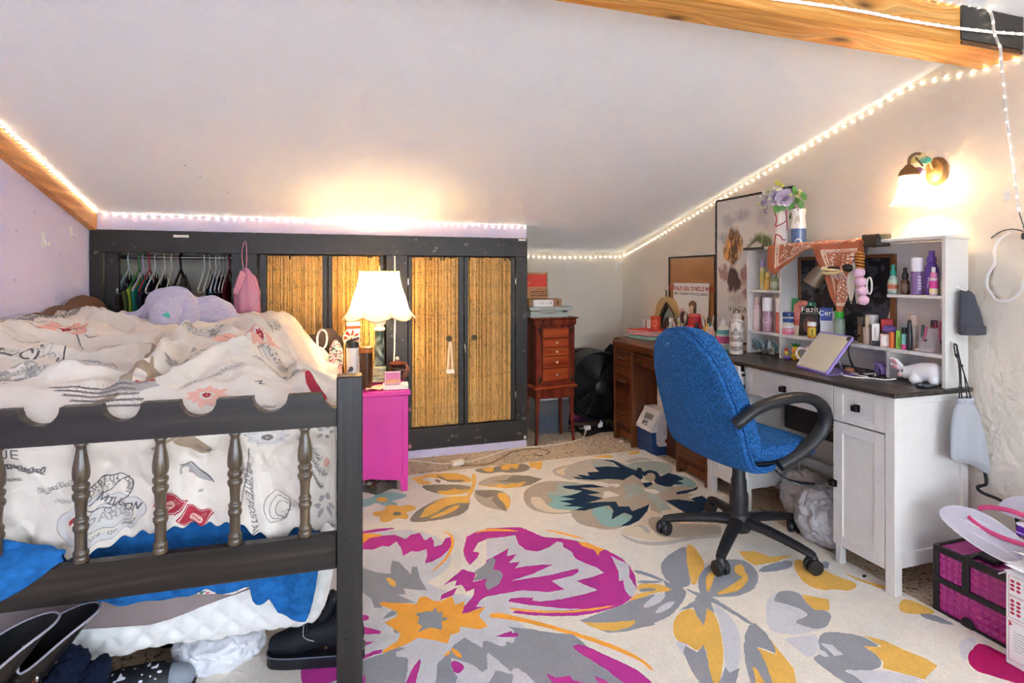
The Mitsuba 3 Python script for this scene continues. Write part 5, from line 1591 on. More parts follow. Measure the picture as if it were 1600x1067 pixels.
# ------------------------------------------------------------------ pink pouch on the closet post
scene['satin_pink'] = bump(lambda p, n, uv: fbm(p.x * 60, p.y * 60, p.z * 25, 2), .001, pbsdf('#b4788f', .42, spec=.45, sheen=.5))
pc = thing('pouch', 'dusty pink drawstring pouch hanging by its loop on the closet post beside the lavender plush', 'pouch')
P = np.zeros((48, 26, 3))
for i in range(48):
    a = i * 2 * PI / 48
    for j in range(26):
        t = j / 25
        hw = np.interp(t, [0, .06, .2, .5, .85, .97, 1], [.012, .022, .05, .072, .076, .07, .05])
        pl_ = 1 + .13 * math.sin(a * 9 + 1) * np.interp(t, [0, .4, 1], [1, .45, .15]) + .06 * math.sin(a * 4 + t * 6)
        P[i, j] = (-.476 + hw * math.cos(a) * pl_ + .012 * t, YK - .052 + hw * .52 * math.sin(a) * pl_, 1.255 - .30 * t)
part(pc, 'bag', grid_mesh(P, close_u=True), 'satin_pink', smooth=True)
part(pc, 'loop', tube(spline([(-.488, YK - .05, 1.25), (-.499, YK - .04, 1.33), (-.490, YK - .03, 1.40), (-.481, YK - .028, 1.412), (-.474, YK - .034, 1.38), (-.472, YK - .045, 1.30), (-.474, YK - .05, 1.25)], 6), .0065, 8, squash=(1.2, .6)), 'satin_pink', smooth=True)
part(pc, 'flap', thick(grid_mesh(np.array([[(-.50 - .04 * t + u * .03, YK - .095 + .015 * u, 1.24 - .13 * t - .02 * u) for t in np.linspace(0, 1, 8)] for u in np.linspace(0, 1, 5)])), .003), 'satin_pink', smooth=True)
part(pc, 'peg', tube([(-.482, YK - .012, 1.405), (-.482, YK - .04, 1.408)], .005, 8), plain('#3a3530', .5))

# ------------------------------------------------------------------ lavender plush on the bed's head end
scene['plush_lavender'] = bump(lambda p, n, uv: fbm(p.x * 220, p.y * 220, p.z * 220, 2) + .5 * noise(p.x * 70, p.y * 70, p.z * 70), .006, pbsdf(proc(lambda p, n, uv: mix(lin('#aaa6c2'), lin('#cfcadd'), fbm(p.x * 90, p.y * 90, p.z * 90, 3))), .95, spec=.1, sheen=1.0))
pz = .0
pls = thing('plush_toy', 'large lavender plush animal slumped face-down on the duvet in front of the closet clothes', 'plush toy')
m = chain([[(-.83, 3.42, 1.03, .10), (-.79, 3.42, 1.055, .10), (-.74, 3.44, 1.02, .085)], [(-.84, 3.42, 1.06, .085), (-.775, 3.40, 1.07, .085)],
           [(-.80, 3.36, 1.05, .07), (-.80, 3.30, 1.0, .075), (-.80, 3.26, .96, .06)]], .012, 14)
part(pls, 'body', m, 'plush_lavender', smooth=True)
m = chain([[(-.87, 3.40, 1.03, .06), (-.94, 3.40, .995, .032), (-1.03, 3.36, .985, .03), (-1.07, 3.33, .98, .026)]], .012, 10)
part(pls, 'arm', m, 'plush_lavender', smooth=True)
m = chain([[(-.70, 3.47, 1.02, .07), (-.62, 3.47, 1.04, .062), (-.56, 3.47, 1.01, .058), (-.53, 3.46, .96, .055)]], .012, 10)
part(pls, 'leg', m, 'plush_lavender', smooth=True)
m = chain([[(-.70, 3.43, .99, .06), (-.64, 3.44, .985, .055), (-.58, 3.44, .96, .05)]], .012, 10)
part(pls, 'leg', m, 'plush_lavender', smooth=True)
m = chain([[(-.72, 3.37, 1.05, .045), (-.70, 3.35, 1.0, .05), (-.72, 3.31, .965, .045)]], .012, 10)
part(pls, 'ear', m, 'plush_lavender', smooth=True)
m = rbox(-.03, .03, -.006, .006, -.014, .014, .005)
part(pls, 'tag', move(m, (-.792, 3.225, 1.0), ry=-28), plain('#3fae9e', .4), smooth=40, label='teal and lime fabric tag')
part(pls, 'tag', move(m, (-.812, 3.221, .984), ry=-28, s=(.5, 1, 1)), plain('#b9c95a', .4), smooth=40)

# ------------------------------------------------------------------ brown throw along the left wall
scene['throw_brown'] = bump(lambda p, n, uv: fbm(p.x * 180, p.y * 180, p.z * 180, 2), .006, pbsdf('#6e4f3d', .95, spec=.1, sheen=.8))
P = np.zeros((60, 14, 3))
for i, y in enumerate(np.linspace(2.5, 3.66, 60)):
    for j in range(14):
        a = j / 13 * PI
        hgt = np.interp(y, [2.5, 2.8, 3.1, 3.35, 3.5, 3.66], [.985, 1.012, 1.035, 1.068, 1.105, 1.06]) + .008 * math.sin(y * 30)
        P[i, j] = (-1.225 - .05 * math.cos(a) + .004 * math.sin(y * 21), y, .93 + (hgt - .93) * math.sin(a) ** .7)
single('throw_blanket', thick(grid_mesh(P), .012), 'throw_brown', 'fuzzy brown throw bunched between the duvet and the lilac wall', 'blanket', smooth=True)
P = np.array([[(-1.14 + .17 * u, 3.56 + .05 * math.sin(u * 3), 1.045 + .02 * v - .03 * u) for v in np.linspace(0, 1, 4)] for u in np.linspace(0, 1, 12)])

# ------------------------------------------------------------------ things on the nightstand
NZ = .5725
tum = thing('tumbler', 'white printed tumbler with a black flip lid on the nightstand', 'tumbler')
tx, ty = .124, 3.30
part(tum, 'cup', lathe([(.026, 0), (.028, .004), (.034, .20), (.035, .235)], 28, (tx, ty, NZ)), plain('#e4e0d8', .35), smooth=40)
part(tum, 'lid', lathe([(.036, .232), (.036, .262), (.030, .268), (.008, .270)], 28, (tx, ty, NZ)), plain('#26221e', .4), smooth=40)
part(tum, 'flip_cap', move(rbox(-.036, .036, -.012, .012, 0, .01, .004), (tx + .004, ty - .01, NZ + .272), ry=-18), plain('#2c2824', .4), smooth=40)
part(tum, 'label_patch', wrap(extr(sbox(-.014, .06, .016, .085), .0008, (0, 0, 0), (1, 0, 0), (0, 1, 0)), .0315, (tx, ty, NZ), -70), plain('#d8942e', .5))
part(tum, 'print', wrap(extr(unary_union([circ(-.012, .115, .012, .015, 10), circ(-.026, .105, .008), LineString([(-.03, .05), (-.01, .02)]).buffer(.003)]), .0008, (0, 0, 0), (1, 0, 0), (0, 1, 0)), .0325, (tx, ty, NZ), -85), plain('#55505a', .5))
btl = thing('drink_bottle', 'dark brown water bottle with amber lid on the nightstand', 'bottle')
bx_, by_ = .196, 3.285
part(btl, 'body', lathe([(.030, 0), (.036, .004), (.037, .195), (.033, .203)], 28, (bx_, by_, NZ)), plain('#45220f', .18, spec=.6), smooth=40)
part(btl, 'lid', lathe([(.037, .203), (.038, .208), (.038, .232), (.030, .238), (.008, .24)], 28, (bx_, by_, NZ)), plain('#b0662a', .3), smooth=40)
part(btl, 'lid_loop', tube(spline([(bx_ - .02, by_, NZ + .235), (bx_ - .01, by_, NZ + .25), (bx_ + .01, by_, NZ + .25), (bx_ + .02, by_, NZ + .235)], 5), .003, 6), plain('#7d8c42', .4))
whl = thing('wheel_ornament', 'small red and white spoked wheel ornament standing behind the tumbler on the nightstand', 'ornament')
wx_, wy_, wz_ = .124, 3.50, .838
part(whl, 'rim', move(tube([(.048 * math.cos(a), 0, .048 * math.sin(a)) for a in np.linspace(0, 2 * PI, 29)[:-1]], .0035, 6, closed=True), (wx_, wy_, wz_)), plain('#e5d8cc', .4), smooth=True)
for kk in range(14):
    a = kk * 2 * PI / 14
    pts = [(.01 * math.cos(a), .01 * math.sin(a)), (.046 * math.cos(a - .16), .046 * math.sin(a - .16)), (.046 * math.cos(a + .16), .046 * math.sin(a + .16))]
    part(whl, 'blade', extr(pts, .002, (wx_, wy_, wz_), (1, 0, 0), (0, 0, 1)), plain('#b52a33' if kk % 2 else '#efe6dc', .4))
part(whl, 'stand', cat(tube([(wx_, wy_ + .006, wz_), (wx_, wy_ + .03, NZ + .004)], .005, 8), lathe([(.03, 0), (.03, .006)], 16, (wx_, wy_ + .03, NZ))), plain('#8a3a34', .4))
stb = thing('striped_box', 'small red and white striped box stacked behind the wheel ornament', 'box')
part(stb, 'body', bx(.098, .178, 3.545, 3.595, NZ, .925, .003), plain('#e9dccb', .6))
for zz in (.905, .865, .825, .785, .745):
    part(stb, 'stripe', bx(.0965, .1795, 3.5435, 3.5965, zz - .018, zz), plain('#b8402f' if zz > .9 else '#a75a45', .6))
rp = single('patterned_bag', blob((.035, 3.40, .735), (.04, .035, .10), .10, 3, 3, 5), 'cloth_floral', 'red floral cloth bag squeezed between duvet and tumbler', 'bag', smooth=True)
hp = [(-.062, 3.35, .80), (-.066, 3.35, .86), (-.045, 3.34, .905), (-.020, 3.335, .89), (-.014, 3.335, .85), (-.024, 3.335, .81), (-.05, 3.33, .79)]
single('hoop_handle', tube(spline(hp, 7), .006, 8), plain('#efe9df', .4), 'white curved hoop sticking up behind the duvet by the headboard', 'hoop', smooth=True)
# books and little box
bk = thing('book', 'white paperback lying on the front corner of the pink nightstand', 'book')
part(bk, 'pages', move(bx(-.066, .066, -.048, .048, .002, .020), (.357, 3.235, NZ + .002), rz=-4), plain('#efe8d8', .8))
part(bk, 'cover', move(cat(bx(-.068, .068, -.05, .05, 0, .002), bx(-.068, .068, -.05, .05, .020, .022), bx(-.070, -.068, -.05, .05, 0, .022)), (.357, 3.235, NZ + .002), rz=-4), plain('#f0ece4', .5))
pb = thing('gift_box', 'small pink and orange box standing on the white book', 'box')
part(pb, 'body', move(bx(-.044, .044, -.016, .016, 0, .070, .003), (.338, 3.232, NZ + .025), rx=-8), plain('#e7b0bf', .5))
part(pb, 'label_patch', move(bx(-.038, .038, -.0170, -.0155, .026, .062), (.338, 3.232, NZ + .025), rx=-8), plain('#d9739c', .5))
part(pb, 'band', move(bx(-.038, .038, -.0170, -.0155, .006, .026), (.338, 3.232, NZ + .025), rx=-8), plain('#d99a6a', .5))
P = np.array([[(.19 + .11 * u, 3.19 + .13 * v, NZ + .004 + .010 * abs(math.sin(u * 5 + v * 4)) * (1 - .4 * v)) for v in np.linspace(0, 1, 14)] for u in np.linspace(0, 1, 14)])
single('paper_napkin', thick(grid_mesh(P), .0015), plain('#f0b9a6', .8), 'crumpled peach-pink paper napkin on the nightstand', 'napkin', smooth=True)
tr = thing('carved_trinket', 'dark carved trinket jar with a pearl knob behind the lamp on the nightstand', 'trinket jar')
jx, jy = .395, 3.50
part(tr, 'jar', TM(*(lambda m: (np.asarray(m.vertices) * 1.0 + .006 * (meshkit.noise(np.asarray(m.vertices) * 90)[:, None] - .5) * np.array([1, 1, .3]), m.faces))(lathe([(.03, 0), (.040, .012), (.050, .04), (.048, .07), (.036, .085), (.030, .09)], 26, (jx, jy, NZ)))), plain('#3a2019', .4), smooth=True)
part(tr, 'lid', lathe([(.036, .09), (.050, .096), (.046, .104), (.022, .112), (.010, .118)], 24, (jx, jy, NZ)), plain('#6a3522', .35), smooth=40)
part(tr, 'knob', lathe([(.004, .116), (.012, .122), (.014, .130), (.008, .138), (.001, .142)], 14, (jx, jy, NZ)), plain('#eadfd0', .25), smooth=True)
bd = thing('bead_string', 'beaded bracelet hanging off the trinket jar beside the lamp', 'bracelet')
for i, t in enumerate(np.linspace(0, 1, 26)):
    a = t * 4.6
    c = (jx + .02 + .040 * math.cos(a) * (1 - .3 * t), jy - .052 - .012 * t, NZ + .06 - .05 * t + .02 * math.sin(a))
    part(bd, 'bead', ball(np.array(c), .0055, 1), plain(('#4a2a20', '#b99a86', '#7a3a30')[i % 3], .3), smooth=True)
fg = thing('cloth_roll', 'dark brown knotted cloth draped behind the trinket jar', 'cloth')
part(fg, 'fold', chain([[(.44, 3.52, .66, .016), (.455, 3.49, .63, .02), (.43, 3.46, .595, .018)]], .008, 6), plain('#6b4a36', .8), smooth=True)
single('charger_lead', tube(spline([(.404, YK - .016, 1.335), (.406, YK - .018, 1.0), (.402, YK - .02, .75), (.392, YK - .05, .60), (.38, YK - .12, .578)], 8), .0055, 6), plain('#e6ddd0', .5), 'white cord running straight down the black closet post behind the lamp', 'cord', smooth=True)

# heap of little things under the nightstand
ju = thing('jumble_pile', 'jumble of shiny trinkets and dark cloth pushed under the pink nightstand', 'trinkets')
labels[ju]['kind'] = 'stuff'
ms = {}
for i in range(70):
    x, y = rng.uniform(.13, .37), rng.uniform(3.21, 3.5)
    z = RUGZ + rng.uniform(.0, .042)
    r = rng.uniform(.008, .022)
    c = rng.choice(['#3a332c', '#6f6658', '#b5b0a8', '#4a2a44', '#8a2f50', '#5c4a2a', '#3f5048', '#a08a4a'])
    ms.setdefault(c, []).append(blob((x, y, z + r * .5), (r, r * rng.uniform(.6, 1.3), r * .7), .25, 3, 1, i))
for c, l in ms.items():
    part(ju, 'trinket', cat(l), plain(c, .3, spec=.6), kind='stuff')
P = np.array([[(.13 + .23 * u, 3.185 + .05 * v + .03 * math.sin(u * 9), RUGZ + .003 + .035 * v * (1 + .5 * math.sin(u * 13))) for v in np.linspace(0, 1, 8)] for u in np.linspace(0, 1, 30)])
part(ju, 'lining', thick(grid_mesh(P), .004), plain('#57534a', .7), smooth=True)
# ------------------------------------------------------------------ on and round the jewellery cabinet
AZ = .9085
cs = thing('tray_case', 'flat grey-green plastic case with latches on top of the jewellery cabinet', 'case')
gp = plain('#a9afa6', .45)
part(cs, 'tray', bx(1.36, 1.655, 3.768, 3.93, AZ, .955, .004), gp)
part(cs, 'lid', bx(1.352, 1.682, 3.758, 3.94, .958, .985, .005), gp)
part(cs, 'latch', bx(1.425, 1.545, 3.752, 3.760, .937, .972, .003), plain('#8f958c', .45))
for xx in (1.606, 1.626):
    part(cs, 'clip', bx(xx, xx + .010, 3.754, 3.768, .945, .958, .001), plain('#3b3f3b', .5))
cb = thing('cardboard_box', 'brown cardboard box lying on the grey-green case', 'box')
part(cb, 'body', bx(1.36, 1.612, 3.80, 3.92, .986, 1.040, .002), plain('#a37a52', .8))
part(cb, 'stamp', bx(1.572, 1.590, 3.799, 3.8005, 1.0, 1.028), plain('#6f4a2c', .8))
wb = thing('white_carton', 'white carton with small print in front of the cardboard box on the grey-green case', 'carton')
part(wb, 'body', bx(1.385, 1.537, 3.775, 3.797, .986, 1.036, .002), plain('#e8e4dc', .6))
part(wb, 'print', cat(bx(1.512, 1.516, 3.7742, 3.7752, 1.008, 1.028), bx(1.519, 1.522, 3.7742, 3.7752, 1.004, 1.022), bx(1.425, 1.50, 3.7742, 3.7752, 1.015, 1.0165), bx(1.425, 1.50, 3.7742, 3.7752, 1.007, 1.0085)), plain('#5b5a58', .6))
rb = thing('cigar_box', 'wooden box with a red panel and brown lettering leaning above the cardboard box', 'box')
part(rb, 'body', bx(1.352, 1.527, 3.86, 3.90, 1.041, 1.232, .003), plain('#b07c50', .6))
part(rb, 'red_panel', bx(1.354, 1.516, 3.857, 3.861, 1.128, 1.217), plain('#c8301c', .5))
part(rb, 'print', extr(unary_union([LineString([(1.360, 1.166), (1.368, 1.160), (1.362, 1.154)]).buffer(.0025), LineString([(1.378, 1.154), (1.378, 1.166), (1.372, 1.158), (1.381, 1.158)]).buffer(.002)]), .001, (0, 3.8568, 0), (1, 0, 0), (0, 0, 1)), plain('#e9b98a', .6))
part(rb, 'border', extr(sbox(1.395, 1.062, 1.518, 1.096).difference(sbox(1.401, 1.067, 1.512, 1.091)), .001, (0, 3.8588, 0), (1, 0, 0), (0, 0, 1)), plain('#5f2f1c', .6))
_sq = [LineString([(1.41 + i * .009 + rng.uniform(-.002, .002), 1.071 + rng.uniform(0, .016)) for i in range(2 * k, 2 * k + 3)]).buffer(.0022) for k in range(5)]
_sq += [LineString([(1.405 + i * .017, 1.108 + rng.uniform(-.004, .004)), (1.413 + i * .017, 1.112 + rng.uniform(-.006, .006))]).buffer(.0016) for i in range(7)]
part(rb, 'print', extr(unary_union(_sq), .001, (0, 3.8588, 0), (1, 0, 0), (0, 0, 1)), plain('#6d3620', .6))
# clear tub under the cabinet
tb = thing('storage_tub', 'clear plastic storage tub with clothes, on the carpet under the jewellery cabinet', 'tub')
scene['tub_plastic'] = {'type': 'principledthin', 'base_color': {'type': 'rgb', 'value': lin('#c9ced2')}, 'roughness': .25, 'diff_trans': .2, 'spec_trans': .85, 'eta': 1.3}
P = []
for z, g in ((.003, 0.0), (.27, .02)):
    P.append([(1.50 - g, 4.0 - g, z), (1.745 + g, 4.0 - g, z), (1.745 + g, 4.24 + g, z), (1.50 - g, 4.24 + g, z)])
part(tb, 'wall', grid_mesh(np.transpose(np.array(P), (1, 0, 2)), close_u=True), 'tub_plastic')
part(tb, 'rim', tube([(1.48, 3.98, .27), (1.765, 3.98, .27), (1.765, 4.26, .27), (1.48, 4.26, .27)], .008, 6, closed=True), plain('#b8babb', .4))
for (c, b, r, lb) in (('#3b5a8c', (1.62, 4.12, .07), (.105, .10, .06), 'blue'), ('#4f7f80', (1.63, 4.11, .14), (.10, .10, .05), 'teal'), ('#9a5550', (1.60, 4.06, .15), (.04, .04, .05), 'red'), ('#cfc9bf', (1.62, 4.12, .20), (.10, .10, .035), 'white'), ('#1e2230', (1.61, 4.10, .245), (.10, .09, .02), 'black')):
    part(tb, 'folded_cloth', blob(b, r, .25, 2.2, 3, 3), fabric(c), smooth=True)
# drum fan
fan = thing('drum_fan', 'large black round drum fan standing on the carpet beside the walnut desk', 'fan')
fc, fr_ = (2.005, 4.06, .345), .27
blk = plain('#161617', .4)


def ringy(r, y, rt, n=48):
    return tube([(fc[0] + r * math.cos(a), fc[1] + y, fc[2] + r * math.sin(a)) for a in np.linspace(0, 2 * PI, n + 1)[:-1]], rt, 6, closed=True)


dm = lathe([(fr_ - .012, -.10), (fr_, -.10), (fr_ + .004, -.05), (fr_ + .004, .05), (fr_, .10), (fr_ - .012, .10)], 56)
dm = TM(np.asarray(dm.vertices), np.asarray(dm.faces)[:2 * 56 * 5])
dm = move(thick(dm, .004), fc, rx=90)
part(fan, 'drum', dm, blk, smooth=40)
part(fan, 'back_disc', move(lathe([(.001, -.004), (fr_ - .01, -.004), (fr_ - .01, .004), (.001, .004)], 40), (fc[0], fc[1] + .08, fc[2]), rx=90), plain('#0e0e0f', .6))
part(fan, 'grille', cat([ringy(r, -.10, .0022) for r in np.linspace(.04, fr_ - .004, 13)]), blk, kind='stuff')
for k in range(12):
    a = k * PI / 6
    part(fan, 'grille_spoke', tube([(fc[0] + .03 * math.cos(a), fc[1] - .102, fc[2] + .03 * math.sin(a)), (fc[0] + (fr_ - .006) * math.cos(a), fc[1] - .102, fc[2] + (fr_ - .006) * math.sin(a))], .0026, 5), blk)
for k in range(5):
    a0 = k * 2 * PI / 5
    P = np.array([[(fc[0] + r * math.cos(a0 + da), fc[1] - .02 + .05 * (da - .4), fc[2] + r * math.sin(a0 + da)) for da in np.linspace(0, .85, 7)] for r in np.linspace(.05, .24, 7)])
    part(fan, 'blade', thick(grid_mesh(P), .002), plain('#222224', .35), smooth=True)
part(fan, 'hub', move(lathe([(.05, 0), (.05, .02), (.03, .03), (.001, .032)], 24), (fc[0], fc[1] - .10, fc[2]), rx=90), plain('#2a2a2c', .4), smooth=40)
for sx in (-1, 1):
    part(fan, 'stand', tube([(fc[0] + sx * (fr_ + .012), fc[1], fc[2]), (fc[0] + sx * (fr_ + .004), fc[1] - .01, .10), (fc[0] + sx * .17, fc[1] - .02, .016), (fc[0] + sx * .17, fc[1] - .14, .012)], .011, 8), blk)
    part(fan, 'pivot_knob', move(lathe([(.018, 0), (.022, .01), (.016, .022), (.001, .024)], 16), (fc[0] + sx * (fr_ + .010), fc[1], fc[2]), ry=90 * sx), plain('#77736c', .4))
part(fan, 'crossbar', tube([(fc[0] - .17, fc[1] - .14, .012), (fc[0] + .17, fc[1] - .14, .012)], .011, 8), blk)
# magenta quilted trunk behind
tk = thing('quilted_trunk', 'dark-lidded trunk with magenta quilted sides in the corner behind the fan', 'trunk')


def studs(x0, x1, z0, z1, n, m, h=.006):
    """quilted pyramids on a panel in the xy plane, rising along z"""
    ms = []
    dx, dz = (x1 - x0) / n, (z1 - z0) / m
    v, f = [], []
    for i in range(n):
        for j in range(m):
            a, b = x0 + i * dx, z0 + j * dz
            k = len(v)
            v += [(a, b, 0), (a + dx, b, 0), (a + dx, b + dz, 0), (a, b + dz, 0), (a + dx / 2, b + dz / 2, h)]
            f += [(k, k + 1, k + 4), (k + 1, k + 2, k + 4), (k + 2, k + 3, k + 4), (k + 3, k, k + 4)]
    return TM(v, f)


part(tk, 'body', bx(1.74, 2.10, 4.235, 4.35, .003, .56, .004), plain('#571c45', .5))
part(tk, 'quilted_panel', plane(studs(0, .35, 0, .50, 11, 16, .008), (1.745, 4.2345, .04), (1, 0, 0), (0, 0, 1)), plain('#7d2a62', .4))
part(tk, 'lid', bx(1.73, 2.11, 4.225, 4.352, .562, .60, .006), plain('#231a20', .5))
lg_ = single('duffel_bag', blob((2.25, 4.22, .32), (.14, .11, .31), .15, 2.0, 4, 8), fabric('#141417'), 'black soft bag squeezed in the corner behind the fan', 'bag', smooth=True)
# power strip and cords on the carpet
ps = thing('power_strip', 'black power strip with white plugs on the carpet by the walnut desk', 'power strip')
ang = math.degrees(math.atan2(.132, .284))
part(ps, 'body', move(rbox(-.155, .155, -.025, .025, .0, .042, .008), (1.96, 3.925, .002), rz=ang), plain('#17171a', .4), smooth=40)
for k, (dx, c) in enumerate(((-.10, '#17171a'), (-.04, '#222226'), (.10, '#222226'))):
    part(ps, 'socket', move(rbox(-.018, .018, -.016, .016, 0, .012, .003), (1.96 + dx * .906, 3.925 + dx * .42, .042), rz=ang), plain(c, .4), smooth=40)
part(ps, 'paper_tag', move(extr([(-.022, 0), (.02, 0), (.026, .032), (.012, .036), (.006, .06), (-.006, .035), (-.024, .028)], .001, (0, 0, 0), (1, 0, 0), (0, 0, 1)), (1.975, 3.90, .046), rz=12), plain('#e6e4df', .7), label='white paper tag')
wc = thing('extension_cord', 'white extension cord trailing along the carpet in front of the closet', 'cord')
pth = spline([(.43, 3.70, .006), (.496, 3.693, .006), (.60, 3.625, .006), (.70, 3.55, .008), (.79, 3.525, .02), (.88, 3.560, .006), (1.043, 3.639, .006), (1.204, 3.718, .006), (1.30, 3.725, .006), (1.41, 3.715, .006), (1.519, 3.72, .006), (1.664, 3.745, .006), (1.78, 3.80, .012), (1.83, 3.855, .04), (1.845, 3.87, .058)], 8)
part(wc, 'cable', tube(pth, .0055, 6), plain('#d9cdb6', .5), smooth=True)
part(wc, 'socket_block', move(rbox(-.04, .04, -.022, .022, 0, .030, .006), (.775, 3.527, .002), rz=14), plain('#e6ddcb', .45), smooth=40)
part(wc, 'plug', move(rbox(-.022, .022, -.020, .020, 0, .032, .007), (1.853, 3.875, .046), rz=ang), plain('#e2dcd0', .45), smooth=40)
single('lamp_lead', tube(spline([(.80, 3.50, .004), (.90, 3.478, .004), (.978, 3.484, .004), (1.08, 3.56, .004), (1.178, 3.655, .004), (1.30, 3.69, .004), (1.40, 3.66, .004), (1.43, 3.58, .004), (1.36, 3.535, .004), (1.31, 3.56, .004)], 8), .0035, 5), plain('#8a6f50', .5), 'thin brown cord curling over the carpet beside the white extension cord', 'cord', smooth=True)
single('fan_lead', tube(spline([(1.86, 3.94, .030), (1.80, 3.99, .006), (1.74, 4.05, .006), (1.80, 4.09, .006), (1.95, 4.10, .006), (2.06, 4.02, .006), (2.08, 3.99, .03)], 8), .005, 6), plain('#1d1917', .5), 'black cord looping behind the power strip on the carpet', 'cord', smooth=True)
single('paper_scrap', move(blob((0, 0, .012), (.02, .014, .012), .5, 2, 2, 3), (2.0, 3.62, .001)), plain('#d9c3b4', .8), 'crumpled scrap of pale paper on the carpet by the walnut desk', 'paper')
for i, (x, y) in enumerate(((1.35, 3.56), (1.37, 3.53))):
    single('lint_scrap', move(blob((0, 0, .004), (.010, .004, .004), .5, 3, 1, i), (x, y, .0015)), plain('#e6d9c2', .8), ('tiny white scrap on the carpet, farther from the rug', 'tiny white scrap on the carpet, nearer the rug')[i], 'scrap', 'scraps on the carpet')

# ------------------------------------------------------------------ cooler in the kneehole
ck = thing('cooler', 'small blue cool box with white lid and red button in the walnut desk kneehole', 'cooler')


def CK(m):
    return move(m, (2.052, 3.293, .002), rz=0)


bodyp = Polygon([(0, 0), (.22, 0), (.232, .165), (-.012, .165)])
P_ = [(0.006, 0), (.20, 0), (.21, .16), (-.004, .16)]
part(ck, 'body', CK(move(extr(P_, .19, (0, 0, 0), (1, 0, 0), (0, 0, 1)), (0, .19, 0))), plain('#20406f', .38))
part(ck, 'bottom_groove', CK(bx(-.001, .205, -.0015, .1915, .055, .060)), plain('#1a365f', .4))
lidp = [(-.010, .158), (.216, .158), (.212, .18), (.15, .27), (.145, .295), (.06, .295), (.052, .272), (-.006, .18)]
part(ck, 'lid', CK(move(extr(lidp, .20, (0, 0, 0), (1, 0, 0), (0, 0, 1)), (0, .195, 0))), plain('#dcdad4', .4), label='white tent-top lid')
part(ck, 'side_skirt', CK(move(extr([(.03, .165), (.035, .075), (.05, .06), (.16, .06), (.175, .075), (.18, .165), (.15, .27), (.06, .27)], .010, (0, 0, 0), (1, 0, 0), (0, 0, 1)), (0, .002, 0))), plain('#d3d1cb', .4))
part(ck, 'button', CK(move(lathe([(.014, 0), (.014, .006), (.001, .008)], 18), (.105, -.008, .095), rx=90)), plain('#7d1f22', .35))
part(ck, 'embossing', CK(move(lathe([(.013, 0), (.015, .002), (.013, .004), (.001, .003)], 18), (.095, -.008, .15), rx=90)), plain('#c4c2bc', .4))
sl = np.array([.058, 0, .092]); sl /= np.linalg.norm(sl)
part(ck, 'handle_slot', CK(extr(sbox(-.045, -.016, .045, .016).buffer(.004), .002, (.034, .095, .2425), (0, -1, 0), sl)), plain('#8d8b85', .5))
part(ck, 'print', CK(text('Igloo', .020, (.0065, .105, .199), (0, -1, 0), sl, .0014, bold=True)), plain('#2c2a2c', .5))
part(ck, 'print', CK(extr(unary_union([sbox(-.04, 0, -.022, .005), sbox(-.016, 0, .0, .005), sbox(.008, 0, .026, .005)]), .0014, (.0005, .095, .1895), (0, -1, 0), sl)), plain('#2c2a2c', .5))
# white tote behind it
tt = thing('paper_tote', 'white paper tote with a small round emblem standing at the back of the walnut kneehole', 'bag')
part(tt, 'body', bx(2.20, 2.26, 3.08, 3.47, .27, .57, .004), plain('#ddd6c8', .7))
part(tt, 'emblem', cat(extr(circ(3.30, .36, .035, .03).difference(circ(3.30, .368, .031, .028)), .001, (2.199, 0, 0), (0, 1, 0), (0, 0, 1))), plain('#b5506a', .6))
part(tt, 'emblem', extr(circ(3.305, .385, .02, .028), .001, (2.1985, 0, 0), (0, 1, 0), (0, 0, 1)), plain('#c79a4a', .6))
single('document_box', bx(2.16, 2.33, 3.02, 3.48, .002, .268, .004), plain('#3b2417', .6), 'dark brown box under the white tote in the kneehole', 'box')
# ------------------------------------------------------------------ bottles, jars and tubes
FACE = 180 + 50          # the side of a round thing on the desk that looks to the middle of the room


def bottle(name, label, cat_, x, y, z, prof, color, cap=None, cap_color='#eeeeea', band=None, n=22, rough=.3, spec=.6, words=None, group=None, capname='cap', facing=None):
    """round vessel from a profile, with cap profile, bands [(z0, z1, r, colour)] and lettering [(text, height, z, r, colour)]"""
    k = thing(name, label, cat_, group)
    part(k, 'body', lathe(prof, n, (x, y, z)), color if isinstance(color, str) and color in scene else plain(color, rough, spec=spec), smooth=40)
    if cap:
        part(k, capname, lathe(cap, n, (x, y, z)), cap_color if cap_color in scene else plain(cap_color, .35), smooth=40)
    for b in band or ():
        part(k, 'label_band', lathe([(b[2], b[0]), (b[2], b[1])], n, (x, y, z)), plain(b[3], .5), smooth=40)
    for w in words or ():
        part(k, 'print', wrap(text(w[0], w[1], (0, 0, 0), (1, 0, 0), (0, 1, 0), .0007), w[3], (x, y, z + w[2]), facing or FACE), plain(w[4], .5))
    return k


scene['clear_plastic'] = {'type': 'principledthin', 'base_color': {'type': 'rgb', 'value': [.9, .9, .9]}, 'roughness': .12, 'diff_trans': .3, 'spec_trans': .6, 'eta': 1.4}
cyl = lambda r, h, s=.004: [(r - s * .6, 0), (r, s), (r, h - s), (r - s * .6, h)]
ZL, ZU, ZD = .9005, 1.1305, .7735
G1, G2, G3, G4 = 'bottles on the upper left shelf', 'toiletries on the lower left shelf', 'make-up on the lower right shelf', 'sprays on the upper right shelf'
